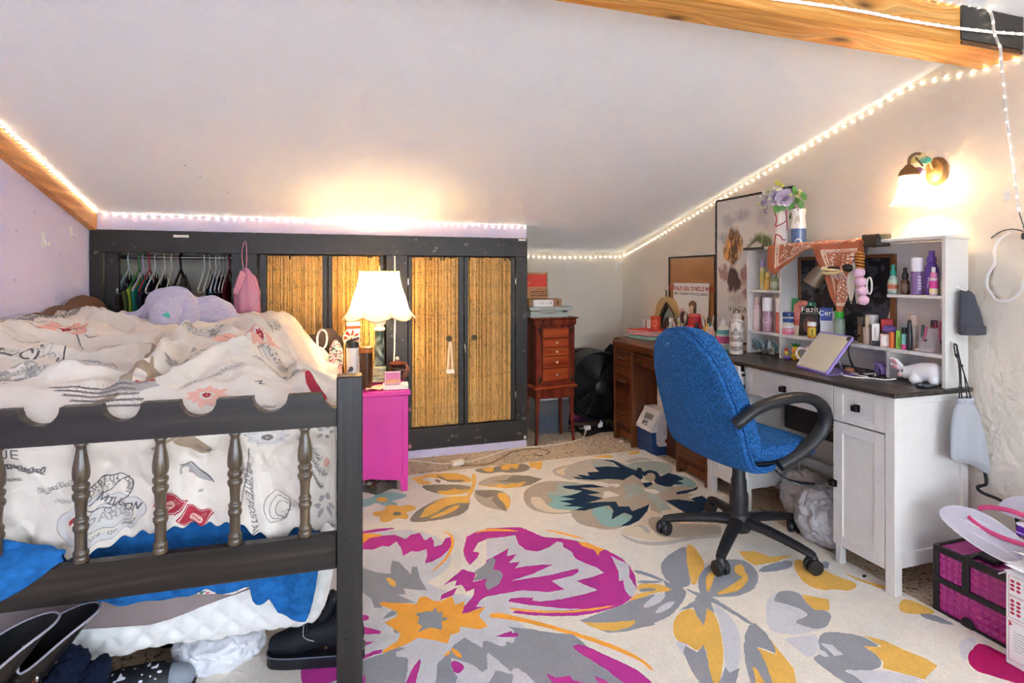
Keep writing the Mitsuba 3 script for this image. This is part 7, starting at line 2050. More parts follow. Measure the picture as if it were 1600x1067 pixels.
for i, (nm, lb, y, x, r, h, c) in enumerate((('perfume_flask', 'dark wine-red flask in front of the gold arched mirror', 3.49, 2.30, .025, .13, '#4a1a20'), ('perfume_flask', 'silver perfume flask in front of the gold arched mirror', 3.435, 2.29, .025, .13, '#b3b3ac'), ('perfume_flask', 'second dark red flask in front of the gold arched mirror, near the green cup', 3.385, 2.32, .022, .14, '#59222a'), ('spray_can', 'grey-green spray can before the right edge of the arched mirror', 3.335, 2.29, .024, .14, '#93a096'))):
    kq = thing(nm, lb, 'bottle')
    part(kq, 'body', lathe([(r - .003, 0), (r, .004), (r, h * .7), (r * .5, h * .82), (r * .42, h)], 20, (x, y, WZ)), plain(c, .2, spec=.6), smooth=40)
    part(kq, 'cap', lathe([(r * .5, h), (r * .55, h + .002), (r * .5, h + .026), (.002, h + .03)], 16, (x, y, WZ)), plain(('#2a2022', '#d9d7d0', '#2a2022', '#d0d3cc')[i], .3), smooth=40)
gc = thing('green_cup', 'bright green cup with yellow rim and odds and ends on the walnut desk', 'cup')
part(gc, 'cup', lathe([(.022, 0), (.026, .004), (.036, .10), (.033, .10), (.024, .008), (.001, .006)], 24, (2.24, 3.205, WZ)), plain('#5fae2e', .35), smooth=40)
part(gc, 'rim', lathe([(.036, .098), (.042, .104), (.038, .110), (.033, .106)], 24, (2.24, 3.205, WZ)), plain('#d9a93c', .4), smooth=40)
part(gc, 'pen', tube([(2.24, 3.215, WZ + .02), (2.225, 3.25, WZ + .16)], .0035, 6), plain('#c9c23a', .4))
clipk = thing('oval_clip', 'dark oval hair clip with pale edge propped behind the green cup', 'hair clip')
part(clipk, 'oval', move(extr(circ(0, 0, .03, .045).difference(circ(.006, 0, .012, .03)), .008, (0, 0, 0), (1, 0, 0), (0, 0, 1)), (2.29, 3.275, .925), rz=-70), plain('#3a2a26', .35))
part(clipk, 'edge', tube([(2.283 + .004 * math.sin(a), 3.275 + .031 * math.cos(a), .925 + .046 * math.sin(a)) for a in np.linspace(0, 2 * PI, 25)[:-1]], .004, 6, closed=True), plain('#cbb9a4', .4), smooth=True)
part(clipk, 'leg', tube([(2.29, 3.275, .88), (2.295, 3.275, WZ)], .006, 6), plain('#3a2a26', .35))
part_r = lambda k, n, m, *r, **q: part(k, n, move(move(m, (-2.235, -3.10, -WZ)), (2.235, 3.085, WZ), s=(.76, .76, .95)), *r, **q)
rc = thing('red_lamp', 'red fringed mini lamp with stitched shade on the walnut desk', 'lamp')
part_r(rc, 'base', lathe([(.042, 0), (.042, .008), (.016, .014)], 24, (2.235, 3.10, WZ)), plain('#c9b9ac', .4), smooth=40)
part_r(rc, 'stem', lathe([(.020, .012), (.022, .05), (.020, .10), (.026, .128)], 20, (2.235, 3.10, WZ)), plain('#8f1f24', .3), smooth=40)
part_r(rc, 'shade', lathe([(.060, .135), (.052, .20), (.048, .212), (.001, .214)], 28, (2.235, 3.10, WZ)), plain('#b3141c', .45), smooth=40)
part_r(rc, 'top_band', lathe([(.052, .205), (.054, .214), (.048, .222), (.001, .222)], 28, (2.235, 3.10, WZ)), plain('#d05a52', .45), smooth=40)
part_r(rc, 'ruffle', tube([(2.235 + (.063) * math.cos(a), 3.10 + .063 * math.sin(a), WZ + .132 + .007 * math.sin(a * 14)) for a in np.linspace(0, 2 * PI, 120)[:-1]], .005, 6, closed=True), plain('#d8405a', .5), smooth=True)
part_r(rc, 'stud', move(lathe([(.004, 0), (.001, .003)], 8), (2.195, 3.063, WZ + .175), ry=-60), plain('#f0c9c9', .4))
bt = thing('dark_bottle', 'tall dark red bottle between the red mini lamp and the painted carafe', 'bottle')
part(bt, 'body', lathe([(.018, 0), (.021, .004), (.021, .12), (.010, .14), (.009, .16)], 20, (2.215, 3.035, WZ)), plain('#2c0f14', .2, spec=.6), smooth=40)
cf = thing('painted_carafe', 'frosted carafe with a painted yellow and green figure holding pencils on the walnut desk', 'carafe')
scene['paint_mix'] = pbsdf(proc(lambda p, n, uv: mix(mix(lin('#d3c3c2'), lin('#d3a24a'), smoothstep(.5, .6, noise(p.x * 40, p.y * 40, p.z * 22))), mi.Color3f(lin('#6f9a80')), smoothstep(.62, .7, noise(p.x * 35 + 9, p.y * 35, p.z * 25)))), .4)
part(cf, 'body', lathe([(.040, 0), (.046, .006), (.048, .05), (.042, .10), (.028, .14), (.022, .155), (.025, .165)], 28, (2.185, 2.880, WZ)), 'paint_mix', smooth=40)
for i in range(6):
    a = i * 1.1
    part(cf, 'pencil', tube([(2.185, 2.880, WZ + .05), (2.185 + .03 * math.cos(a), 2.880 + .03 * math.sin(a), WZ + .19 + .012 * (i % 3))], .0036, 6), plain(('#5c4a80', '#2a2426', '#b59a4a', '#8a3a3a', '#3a5a3f', '#c9b9a9')[i], .5))
pc_ = single('peach_tube', lathe([(.016, 0), (.019, .004), (.017, .12), (.008, .135), (.006, .15)], 16, (2.150, 2.805, WZ)), plain('#d9a48c', .4), 'peach-coloured pump tube beside the painted carafe', 'tube', smooth=40)
wp = thing('mouthwash_bottle', 'teal bottle with white spout and a pink and green label on the walnut desk', 'bottle')
part(wp, 'body', lathe([(.036, 0), (.040, .005), (.040, .125), (.034, .142), (.016, .155)], 26, (2.185, 2.745, WZ)), plain('#4f9a96', .25), smooth=40)
part(wp, 'label_band', lathe([(.0405, .03), (.0405, .12)], 26, (2.185, 2.745, WZ)), plain('#b9c9bd', .5), smooth=40)
part(wp, 'label_band', lathe([(.0408, .065), (.0408, .105)], 26, (2.185, 2.745, WZ)), plain('#b0487a', .5), smooth=40)
part(wp, 'cap', lathe([(.034, .142), (.030, .155), (.016, .165), (.016, .18), (.010, .19), (.010, .202), (.002, .204)], 22, (2.185, 2.745, WZ)), plain('#e7e3d8', .4), smooth=40)
single('black_can', lathe(cyl(.022, .15), 20, (2.235, 2.715, WZ)), plain('#1a1614', .35), 'slim black can between the teal bottle and the patterned bottle', 'can', smooth=40)

# ------------------------------------------------------------------ on top of the hutch: vase with roses, spray bottle, bandana, clamp lamp
HZ = 1.3665
scene['ceramic_white'] = pbsdf('#e6dfd4', .3, spec=.5)
vs = thing('flower_vase', 'white tall vase laced with red cord on the left end of the hutch top', 'vase')
vx, vy = 2.325, 2.43
part(vs, 'body', lathe([(.046, 0), (.050, .004), (.049, .15), (.047, .186), (.043, .188), (.043, .02), (.001, .015)], 32, (vx, vy, HZ)), 'ceramic_white', smooth=40)
for pts in ([(-1.1, .185), (-.75, .14), (-.95, .105), (-.3, .112), (.25, .13)], [(-1.2, .0), (-.95, .045), (-.85, .06), (-.35, .05), (-.1, .03), (.2, .03)], [(.2, .185), (.3, .11), (.28, .08)]):
    pa = spline([(vx + .0515 * math.cos(math.radians(225) + a), vy + .0515 * math.sin(math.radians(225) + a), HZ + .003 + z) for a, z in pts], 6)
    part(vs, 'cord', tube(pa, .0028, 5), plain('#a8323a', .5), smooth=True)


def petal(w, l, cup):
    P = np.zeros((7, 6, 3))
    for i, s in enumerate(np.linspace(-1, 1, 7)):
        for j, t in enumerate(np.linspace(0, 1, 6)):
            ww = w * math.sin(PI * min(1, .15 + .75 * t)) ** .7
            P[i, j] = (s * ww, -cup * (s * s) * .5 * ww - .12 * l * math.sin(t * PI), l * t)
    return thick(grid_mesh(P), .0012)


def rose(parent, c, r, color, d):
    x, y, z = frame_of(d)
    R = np.stack([x, y, z], 1)
    k = numbered(parent + '__rose')
    for ring, (n, tilt, s) in enumerate(((3, 8, .55), (5, 28, .75), (6, 52, .92), (7, 76, 1.0))):
        for q in range(n):
            m = petal(r * .62 * s, r * 1.05 * s, .9)
            m = move(m, (0, r * .10 * ring, -r * .25), rx=-tilt)
            m = move(m, (0, 0, 0), rz=360 / n * q + ring * 31)
            part(k, 'petal', TM(np.asarray(m.vertices) @ R.T + np.asarray(c), m.faces), color[ring % len(color)], smooth=True)


lav = [plain('#8d7a9d', .7), plain('#b09dbb', .7), plain('#cbbccf', .7), plain('#d8ccd8', .7)]
bq = thing('rose_bouquet', 'bouquet of lilac roses with white blossoms and green leaves in the red-laced vase', 'bouquet')
for c, r, d in (((2.285, 2.52, 1.595), .040, (-.6, .5, -.2)), ((2.29, 2.485, 1.635), .042, (-.7, .3, .5)), ((2.27, 2.425, 1.628), .042, (-.85, -.1, .45)), ((2.275, 2.372, 1.615), .038, (-.6, -.6, .3)), ((2.33, 2.45, 1.66), .036, (-.2, 0, 1)), ((2.31, 2.545, 1.645), .032, (-.5, .8, .3))):
    rose(bq, c, r, lav, d)
for i in range(34):
    a = rng.uniform(0, 2 * PI)
    c = (2.285 + rng.uniform(-.03, .02), 2.45 + rng.uniform(-.06, .09), 1.60 + rng.uniform(-.02, .075))
    part(bq, 'blossom', blob((c[0] - .012, c[1], c[2]), (.011, .012, .009), .3, 3, 1, i), plain('#e5e2cc' if i % 4 else '#c9cf9a', .7), smooth=True)
for c, sx, d in (((2.262, 2.405, 1.575), .03, 0), ((2.268, 2.375, 1.585), .028, 1), ((2.30, 2.33, 1.645), .02, 2), ((2.30, 2.315, 1.60), .022, 3), ((2.29, 2.345, 1.575), .022, 0), ((2.30, 2.29, 1.575), .02, 1), ((2.31, 2.345, 1.66), .016, 2), ((2.295, 2.27, 1.615), .022, 3)):
    m = move(extr(Polygon(chaikin([(0, -1.4), (.7, -.5), (.75, .3), (0, 1.3), (-.75, .3), (-.7, -.5)], 2)), .04, (0, 0, 0), (1, 0, 0), (0, 0, 1)), s=(sx, sx * .5, sx))
    part(bq, 'leaf', move(m, c, rz=-55 + 18 * d, ry=25 - 20 * d), plain('#3f7a35' if d % 2 else '#5a9a44', .5), smooth=30)
for i in range(7):
    part(bq, 'yellow_sprig', blob((2.315 + rng.uniform(-.02, .02), 2.46 + rng.uniform(-.02, .02), 1.705 + rng.uniform(-.012, .02)), (.009, .009, .008), .3, 3, 1, 50 + i), plain('#cfcf52', .6), smooth=True)
for i in range(10):
    part(bq, 'cream_sprig', blob((2.30 + rng.uniform(-.02, .02), 2.32 + rng.uniform(-.03, .03), 1.62 + rng.uniform(-.02, .03)), (.010, .010, .009), .3, 3, 1, 70 + i), plain('#e3d9a0', .6), smooth=True)
part(bq, 'stem', tube([(vx, vy, HZ + .03), (2.30, 2.45, 1.60)], .006, 6), plain('#4a6a35', .6))
part(bq, 'stem', tube([(vx, vy, HZ + .05), (2.31, 2.34, 1.60)], .004, 6), plain('#4a6a35', .6))
sb2 = thing('spray_bottle', 'white continuous spray bottle with blue see-through base beside the vase on the hutch top', 'spray bottle')
sx2, sy2 = 2.315, 2.322
part(sb2, 'body', lathe([(.033, 0), (.036, .005), (.036, .085)], 28, (sx2, sy2, HZ)), plain('#44628c', .12, spec=.6), smooth=40)
part(sb2, 'base_window', wrap(extr(circ(0, .012, .018, .022), .001, (0, 0, 0), (1, 0, 0), (0, 1, 0)), .0362, (sx2, sy2, HZ), 225), plain('#e3dfd6', .3))
part(sb2, 'head', lathe([(.0365, .085), (.0365, .10), (.032, .125), (.031, .15), (.035, .178), (.034, .188), (.002, .19)], 28, (sx2, sy2, HZ)), plain('#eeeae2', .3), smooth=40)
part(sb2, 'trigger_opening', wrap(extr(Polygon(chaikin([(-.022, .105), (-.018, .14), (.004, .158), (.008, .11), (-.004, .100)], 2)), .0012, (0, 0, 0), (1, 0, 0), (0, 1, 0)), .0335, (sx2, sy2, HZ), 225), plain('#cfc4ae', .4))
part(sb2, 'nozzle', ball(np.array([sx2 - .026, sy2 - .022, HZ + .180]), .0045, 1), plain('#2f2c28', .4))


# bandana
def _paisley(p, n, uv):
    a = noise(uv.x * 46, uv.y * 46, 1); b = noise(uv.x * 90 + 7, uv.y * 90, 3)
    m = smoothstep(.52, .58, a) * smoothstep(.40, .5, b)
    e = dr.minimum(dr.minimum(uv.x, 1 - uv.x), dr.minimum(uv.y, 1 - uv.y))
    stripe = ((e > .13) & (e < .142)) | ((e > .16) & (e < .168))
    dots = (e > .143) & (e < .158) & (noise(uv.x * 150, uv.y * 150, 5) > .5)
    inner = e > .18
    on = dr.select(stripe | dots, 1.0, dr.select(inner, m, m * 0.0))
    return mix(lin('#b0694a'), lin('#e8d3bd'), on)


scene['bandana'] = pbsdf(proc(_paisley), .8, spec=.2, sheen=.3)


def cloth_grid(P, uv, name, key, t=.0015):
    m = grid_mesh(P)
    tm_ = thick(m, t)
    part(key, name, tm_, 'bandana', smooth=True, uv=np.vstack([uv.reshape(-1, 2)] * 2))


bdn = thing('bandana', 'rust-coloured paisley bandana draped over the front edge of the hutch top', 'bandana')
P = np.zeros((60, 26, 3)); UV = np.zeros((60, 26, 2))
for i, s in enumerate(np.linspace(0, 1, 60)):
    y = 2.46 - s * .58
    low = np.interp(s, [0, .02, .10, .3, .42, .5, .60, .8, 1.0], [1.245, 1.235, 1.21, 1.275, 1.33, 1.34, 1.325, 1.25, 1.22])
    for j, t in enumerate(np.linspace(0, 1, 26)):
        if t < .35:
            q = t / .35
            x = 2.345 - .092 * q; z = HZ + .004 + .006 * math.sin(s * 9 + q * 3) ** 2
        else:
            q = (t - .35) / .65
            x = 2.2475 - .006 * math.sin(s * 22 + q * 2) - .012 * q * abs(math.sin(s * 11)); z = HZ + .002 - (HZ - low) * q
        P[i, j] = (x, y + .02 * (t - .3) * math.sin(s * 7), z); UV[i, j] = (.04 + .9 * s, .02 + .75 * (1 - t))
cloth_grid(P, UV, 'drape', bdn)
P = np.zeros((16, 30, 3)); UV = np.zeros((16, 30, 2))
for i, s in enumerate(np.linspace(0, 1, 16)):
    for j, t in enumerate(np.linspace(0, 1, 30)):
        wdt = np.interp(t, [0, .15, .45, .8, 1], [.27, .23, .12, .08, .02])
        yc = np.interp(t, [0, .3, .6, 1], [2.02, 2.02, 2.012, 2.005])
        P[i, j] = (2.236 - .012 * math.sin(s * 8 + t * 4) - .004, yc + (.5 - s) * wdt, HZ - .008 - t * .315)
        UV[i, j] = (.05 + .42 * s, .95 - .9 * t)
cloth_grid(P, UV, 'hanging_tail', bdn)
cl = thing('clamp_lamp', 'clamp lamp with bronze head pointing down, clipped to the hutch top', 'lamp')
h0, h1 = np.array([2.216, 2.085, 1.238]), np.array([2.190, 2.130, 1.155])
hd_ = (h1 - h0) / np.linalg.norm(h1 - h0)
x_, y_, z_ = frame_of(hd_)
Rm = np.stack([x_, y_, z_], 1)


def HD(m):
    return TM(np.asarray(m.vertices) @ Rm.T + h0, m.faces)


part(cl, 'head', HD(lathe([(.020, -.01), (.030, -.004), (.036, .04), (.040, .085), (.040, .088)], 28)), plain('#6e6150', .3, .6), smooth=40)
part(cl, 'head_rim', HD(lathe([(.040, .084), (.046, .087), (.046, .108), (.041, .110)], 28)), plain('#161412', .4), smooth=40)
part(cl, 'lens', HD(lathe([(.040, .1095), (.040, .1105), (.001, .112)], 28)), plain('#aeb4c4', .3), smooth=40)
ab = h0
part(cl, 'neck', tube(spline([ab, (2.228, 2.05, 1.245), (2.230, 2.0, 1.243), (2.236, 1.95, 1.245), (2.250, 1.90, 1.275), (2.252, 1.885, 1.32), (2.252, 1.875, 1.36)], 6), .0075, 8), plain('#2a2522', .35), smooth=True)
part(cl, 'knob', blob((2.232, 1.955, 1.245), (.022, .024, .020), .15, 4, 3, 3), plain('#231b15', .35), smooth=True)
part(cl, 'clamp', cat(bx(2.232, 2.30, 1.80, 1.89, HZ + .001, HZ + .022, .004), bx(2.232, 2.252, 1.81, 1.88, 1.336, HZ + .015, .004)), plain('#2a2823', .35, .3))
part(cl, 'clamp_jaw', bx(2.235, 2.30, 1.805, 1.885, 1.335, 1.349, .003), plain('#2c2a24', .4, .3))
ccl = thing('claw_clip', 'pale gold claw clip pinned on the lamp neck in front of the damask board', 'hair clip')
part(ccl, 'jaw', chain([[(2.200, 2.075, 1.225, .009), (2.200, 2.04, 1.219, .008), (2.205, 1.99, 1.222, .006), (2.208, 1.965, 1.228, .005)]], .005, 6), plain('#d9c088', .35), smooth=True)
part(ccl, 'jaw', chain([[(2.200, 2.065, 1.242, .009), (2.200, 2.045, 1.246, .007)], [(2.200, 2.05, 1.238, .006), (2.206, 1.985, 1.234, .005)]], .005, 6), plain('#e3cd9c', .35), smooth=True)
for i in range(5):
    part(ccl, 'tooth', tube([(2.203, 2.01 - i * .012, 1.222), (2.203, 1.995 - i * .014, 1.195 - .006 * (i % 2))], .002, 5), plain('#b9b2b0', .4))
sk = thing('scrunchie_chain', 'string of a gold coil and puffy pink scrunchies hanging from the hutch top', 'scrunchies')
part(sk, 'coil', tube([(2.232 + .016 * math.cos(a), 1.895 + .015 * math.sin(a), 1.318 - a * .0021) for a in np.linspace(0, 2 * PI * 6, 120)], .0042, 6), plain('#c98a3c', .3, .4), smooth=True)
for i, (yy, zz, rr2) in enumerate(((1.893, 1.222, .023), (1.886, 1.182, .025), (1.880, 1.142, .025), (1.873, 1.102, .023))):
    part(sk, 'puff', move(blob((0, 0, 0), (rr2, rr2, .022), .10, 4, 3, i), (2.225, yy, zz)), plain('#dcb3c6', .6), smooth=True)
ft = thing('feather', 'cream feather hanging beside the pink scrunchies', 'feather')
part(ft, 'vane', extr(Polygon(chaikin([(-.018, .19), (.022, .185), (.03, .12), (.022, .04), (.002, -.02), (-.016, .05), (-.03, .12)], 2)), .002, (2.235, 1.945, 1.098), (0, -1, 0), (0, 0, 1)), plain('#d9d6c4', .7))
part(ft, 'quill', tube([(2.234, 1.945, 1.295), (2.234, 1.942, 1.08)], .0018, 5), plain('#b9b29a', .5))
part(ft, 'vane', extr(Polygon(chaikin([(-.010, .10), (.012, .10), (.014, .05), (.0, -.02), (-.012, .05)], 2)), .002, (2.239, 1.915, 1.085), (0, -1, 0), (0, 0, 1)), plain('#c9c6b4', .7))
ring_ = single('hair_tie', tube([(2.232, 1.850 + .012 * math.cos(a), 1.165 + .036 * math.sin(a)) for a in np.linspace(0, 2 * PI, 30)[:-1]], .004, 6, closed=True), plain('#d9d4c8', .5), 'white hair tie loop hanging at the right of the pink scrunchies', 'hair tie', smooth=True)
# ------------------------------------------------------------------ fairy-light strips by the right wall and the beam
p = spline([(2.412, 4.345, 1.376), (2.412, 4.054, 1.445), (2.412, 3.685, 1.540), (2.412, 3.406, 1.615), (2.412, 3.095, 1.70), (2.412, 2.854, 1.762), (2.412, 2.642, 1.816), (2.412, 2.409, 1.880), (2.412, 2.245, 1.924), (2.412, 2.027, 1.972), (2.412, 1.893, 2.013), (2.412, 1.824, 2.030), (2.412, 1.773, 2.036), (2.412, 1.720, 2.034), (2.412, 1.665, 2.028), (2.412, 1.612, 2.021), (2.412, 1.560, 2.012), (2.408, 1.525, 2.006), (2.408, 1.47, 2.004), (2.408, 1.396, 2.006)], 4)
led_strip('fairy_light_strip', 'long fairy-light strip climbing the right wall under the sloping ceiling up to the beam', p, .05)
p = spline([(.9, 1.386, 2.035), (1.325, 1.386, 2.053), (1.437, 1.386, 2.058), (1.648, 1.386, 2.064), (1.846, 1.386, 2.063), (2.026, 1.384, 2.066), (2.089, 1.379, 2.066), (2.257, 1.379, 2.076), (2.41, 1.379, 2.089)], 5)
led_strip('fairy_light_strip', 'flat white light strip stuck along the front face of the golden beam', p, .0458, flat=(.003, .006), r=.0045, face=(0, -.003, 0))
p = spline([(1.75, 1.386, 2.152), (2.062, 1.386, 2.154), (2.157, 1.384, 2.154), (2.218, 1.376, 2.149), (2.234, 1.372, 2.111), (2.237, 1.372, 2.080), (2.257, 1.372, 2.039), (2.271, 1.372, 2.023), (2.277, 1.372, 1.975), (2.287, 1.373, 1.924), (2.297, 1.374, 1.875), (2.304, 1.375, 1.823), (2.318, 1.375, 1.739), (2.338, 1.376, 1.662), (2.355, 1.377, 1.580), (2.369, 1.378, 1.511), (2.385, 1.38, 1.44)], 5)
led_strip('fairy_light_strip', 'light strip running over the beam top and dangling down past its black plate', p, .045, flat=(.006, .002), r=.0045)
ln = thing('strip_tail', 'loop of light strip and dark wire hanging on the right wall below the dangling strip', 'light strip')
part(ln, 'ribbon', tube(spline([(2.402, 1.417, 1.372), (2.402, 1.452, 1.345), (2.402, 1.469, 1.308), (2.402, 1.471, 1.254), (2.402, 1.493, 1.210), (2.402, 1.496, 1.171), (2.402, 1.478, 1.137), (2.402, 1.463, 1.118), (2.402, 1.427, 1.115), (2.402, 1.40, 1.130), (2.402, 1.382, 1.159), (2.402, 1.376, 1.187), (2.402, 1.33, 1.25), (2.402, 1.30, 1.35)], 5), 1.0, 6, squash=(.002, .006)), 'strip_clear', smooth=40)
part(ln, 'wire', tube(spline([(2.405, 1.483, 1.352), (2.405, 1.452, 1.374), (2.405, 1.414, 1.381), (2.405, 1.373, 1.368), (2.400, 1.36, 1.36)], 5), .0028, 5), plain('#6b6258', .5))
part(ln, 'wire', tube(spline([(2.385, 1.38, 1.44), (2.40, 1.378, 1.40), (2.402, 1.372, 1.37)], 5), .002, 5), plain('#6b6258', .5))
part(ln, 'wire', tube(spline([(2.405, 1.471, 1.254), (2.404, 1.487, 1.18), (2.404, 1.475, 1.14), (2.404, 1.45, 1.118)], 5), .0028, 5), plain('#85796a', .5))
part(ln, 'connector', bx(2.39, 2.41, 1.355, 1.378, 1.34, 1.365, .003), plain('#3a3430', .5))

# ------------------------------------------------------------------ framed boards on the right wall
f1 = thing('framed_board', 'glossy brown board in a thin dark frame on the right wall over the walnut desk', 'picture')
scene['brown_gloss'] = pbsdf(proc(lambda p, n, uv: mix(lin('#9a6a38'), lin('#c08a50'), fbm(p.y * 3, p.z * 5, 1, 3))), .14, spec=.5)
drk = plain('#2b2018', .4)
part(f1, 'panel', bx(2.410, 2.418, 3.108, 3.626, .80, 1.338), 'brown_gloss')
for a in ((3.100, 3.112, .79, 1.347), (3.622, 3.634, .79, 1.347), (3.10, 3.634, 1.336, 1.348), (3.10, 3.634, .79, .80)):
    part(f1, 'frame', bx(2.402, 2.4185, *a, .001), drk)
ww = thing('show_poster', "white show poster with red heading Buffalo Bill's Wild West leaning against the brown board", 'poster')
WX = 2.392
oy = lambda y: y
sl_ = np.array([.045, 0, 1.0])
O_ = np.array([WX - .016, 3.545, .80]); ux2 = np.array([0, -1, 0])
part(ww, 'sheet', extr(sbox(0, 0, .402, .358), .003, O_, ux2, sl_), plain('#e2ddd2', .7))
nn = np.cross(ux2, sl_ / np.linalg.norm(sl_)); off = nn * .0032
TP = lambda s, h, u, v, c, bold=False: part(ww, 'print', text(s, h, O_ + off + ux2 * u + sl_ * v, ux2, sl_, .0008, bold), plain(c, .6))
TP("BUFFALO BILL'S WILD WEST", .028, .205, .305, '#a8323a', True)
TP('AND CONGRESS OF ROUGH RIDERS', .0165, .205, .275, '#4f4a48')
# plain stand-in for the rider's portrait
for g, c in ((circ(.235, .205, .045, .032), '#6b4a34'), (sbox(.205, .165, .262, .20), '#d3b498'), (circ(.225, .175, .026, .03), '#d3b498'), (circ(.262, .178, .018, .04), '#5b4030'), (Polygon([(.16, .06), (.30, .06), (.28, .13), (.24, .15), (.20, .145), (.17, .11)]), '#3a332f'), (sbox(.20, .143, .26, .157), '#d9d5cc'), (circ(.12, .15, .04, .03, 9), '#cfa9a4')):
    off2 = nn * (.0034 + .0002 * ['#6b4a34', '#cfa9a4', '#3a332f', '#d9d5cc', '#d3b498', '#5b4030'].index(c))
    part(ww, 'portrait', extr(g, .0006, O_ + off2 + ux2 * 0, ux2, sl_), plain(c, .7))
f2 = thing('framed_poster', 'tall white framed poster with amber, green and maroon watercolour blots beside the vase', 'picture')


def _wash(p, n, uv):
    # plain watercolour blots in the poster's own plane
    y, z = p.y, p.z
    wob = (fbm(y * 14, z * 14, 1, 3) - .5) * .10
    wob2 = (fbm(y * 14 + 30, z * 14, 5, 3) - .5) * .10

    def spot(cy, cz, ry, rz, e=.35):
        d = dr.sqrt(dr.square((y + wob - cy) / ry) + dr.square((z + wob2 - cz) / rz))
        return smoothstep(1.0 + e * .3, 1.0 - e, d)
    grain = fbm(y * 60, z * 24, 3, 3)
    col = mi.Color3f(lin('#e0dbd1'))
    for (cy, cz, ry, rz, c, k) in ((2.98, 1.56, .07, .05, '#a9a7a8', .8), (2.86, 1.59, .09, .055, '#a5a5a8', .8), (2.70, 1.55, .08, .05, '#b0aeb0', .7), (3.02, 1.46, .05, .05, '#8f9298', .7), (2.90, 1.05, .10, .05, '#a8a6a4', .7)):
        col = mix(col, mi.Color3f(lin(c)), spot(cy, cz, ry, rz, .8) * k * (.6 + .6 * grain))
    amber = mix(lin('#5a2f16'), lin('#d9a24c'), smoothstep(.35, .7, grain))
    col = mix(col, amber, spot(2.935, 1.40, .085, .125) * .95)
    green = mix(lin('#2f4a20'), lin('#7f9a58'), smoothstep(.35, .7, grain))
    ringg = spot(2.70, 1.385, .12, .085) * (1 - spot(2.74, 1.37, .05, .045))
    col = mix(col, green, ringg * .95)
    dark = mix(lin('#4a2c26'), lin('#d8cdbf'), smoothstep(.40, .6, noise(y * 46 + z * 9, z * 5, 4)))
    col = mix(col, dark, spot(2.93, 1.19, .075, .10) * .95)
    maroon = mix(lin('#6d2a30'), lin('#b06a60'), grain)
    col = mix(col, maroon, spot(2.80, 1.17, .06, .13) * .8)
    col = mix(col, maroon, spot(3.02, 1.23, .035, .05) * .7)
    return col


scene['poster_wash'] = pbsdf(proc(_wash), .35, spec=.4)
part(f2, 'sheet', bx(2.408, 2.416, 2.46, 3.092, .80, 1.690), 'poster_wash')
for a in ((2.452, 2.462, .79, 1.70), (3.088, 3.098, .79, 1.70), (2.452, 3.098, 1.688, 1.70), (2.452, 3.098, .79, .80)):
    part(f2, 'frame', bx(2.402, 2.4185, *a, .001), drk)
for i, ch in enumerate('HOGW'):
    part(f2, 'print', text(ch, .034, (2.4075, 2.965 - i * .046, .984), (0, -1, 0), (0, 0, 1), .0006), plain('#4a4038', .6))
for a, b in (((2.94, .93), (2.90, .965)), ((2.90, .93), (2.87, .965)), ((2.855, .935), (2.835, .965))):
    part(f2, 'emblem', extr(circ((a[0] + b[0]) / 2, (a[1] + b[1]) / 2, .014, .016, 7), .0006, (2.4074, 0, 0), (0, 1, 0), (0, 0, 1)), plain('#8a5f3a', .6))

# ------------------------------------------------------------------ little things on the walls
clear = plain('#e4e2dc', .25)


def wall_hook(label, c, d, u, s=1.0):
    """adhesive hook at c, d points off the wall, u runs across"""
    k = thing('wall_hook', label, 'hook')
    c, d, u = np.array(c, float), np.array(d, float), np.array(u, float)
    part(k, 'plate', extr(sbox(-.010 * s, -.028 * s, .010 * s, .028 * s).buffer(.003), .002, c + d * .0005 - (0 if np.dot(np.cross(u, [0, 0, 1]), d) > 0 else 1) * -d * .0, u if np.dot(np.cross(u, [0, 0, 1]), d) > 0 else -u, (0, 0, 1)), clear)
    part(k, 'hook', tube(spline([c + d * .003 + [0, 0, .006], c + d * .012 + [0, 0, -.016 * s], c + d * .022 + [0, 0, -.020 * s], c + d * .026 + [0, 0, -.006 * s]], 4), .003, 6), clear, smooth=True)


wall_hook('clear adhesive hook on the lilac left wall, the lower one nearer the bed foot', (XL, 3.20, 1.377), (1, 0, 0), (0, 1, 0), 1.2)
wall_hook('clear adhesive hook high on the lilac left wall just below the trim board', (XL, 3.50, 1.435), (1, 0, 0), (0, 1, 0))
wall_hook('clear adhesive hook on the back wall under the middle of the fairy lights', (1.908, YB, 1.29), (0, -1, 0), (1, 0, 0))
wall_hook('clear adhesive hook on the back wall close to the corner with the right wall', (2.36, YB, 1.29), (0, -1, 0), (1, 0, 0))
wall_hook('clear adhesive hook on the right wall to the right of the sconce', (XR, 1.439, 1.508), (-1, 0, 0), (0, 1, 0), .6)
single('adhesive_strip', bx(XR - .003, XR - .0004, 2.228, 2.252, 1.735, 1.81, .001), plain('#d9d4c8', .5), 'white adhesive strip left on the right wall between flowers and sconce', 'adhesive strip')
single('adhesive_strip', move(bx(-.003, -.0004, -.05, .05, -.010, .010, .001), (XR, 1.69, 1.985), rx=-6), plain('#e0dccf', .5), 'white adhesive strip on the right wall just under the fairy lights by the beam', 'adhesive strip')
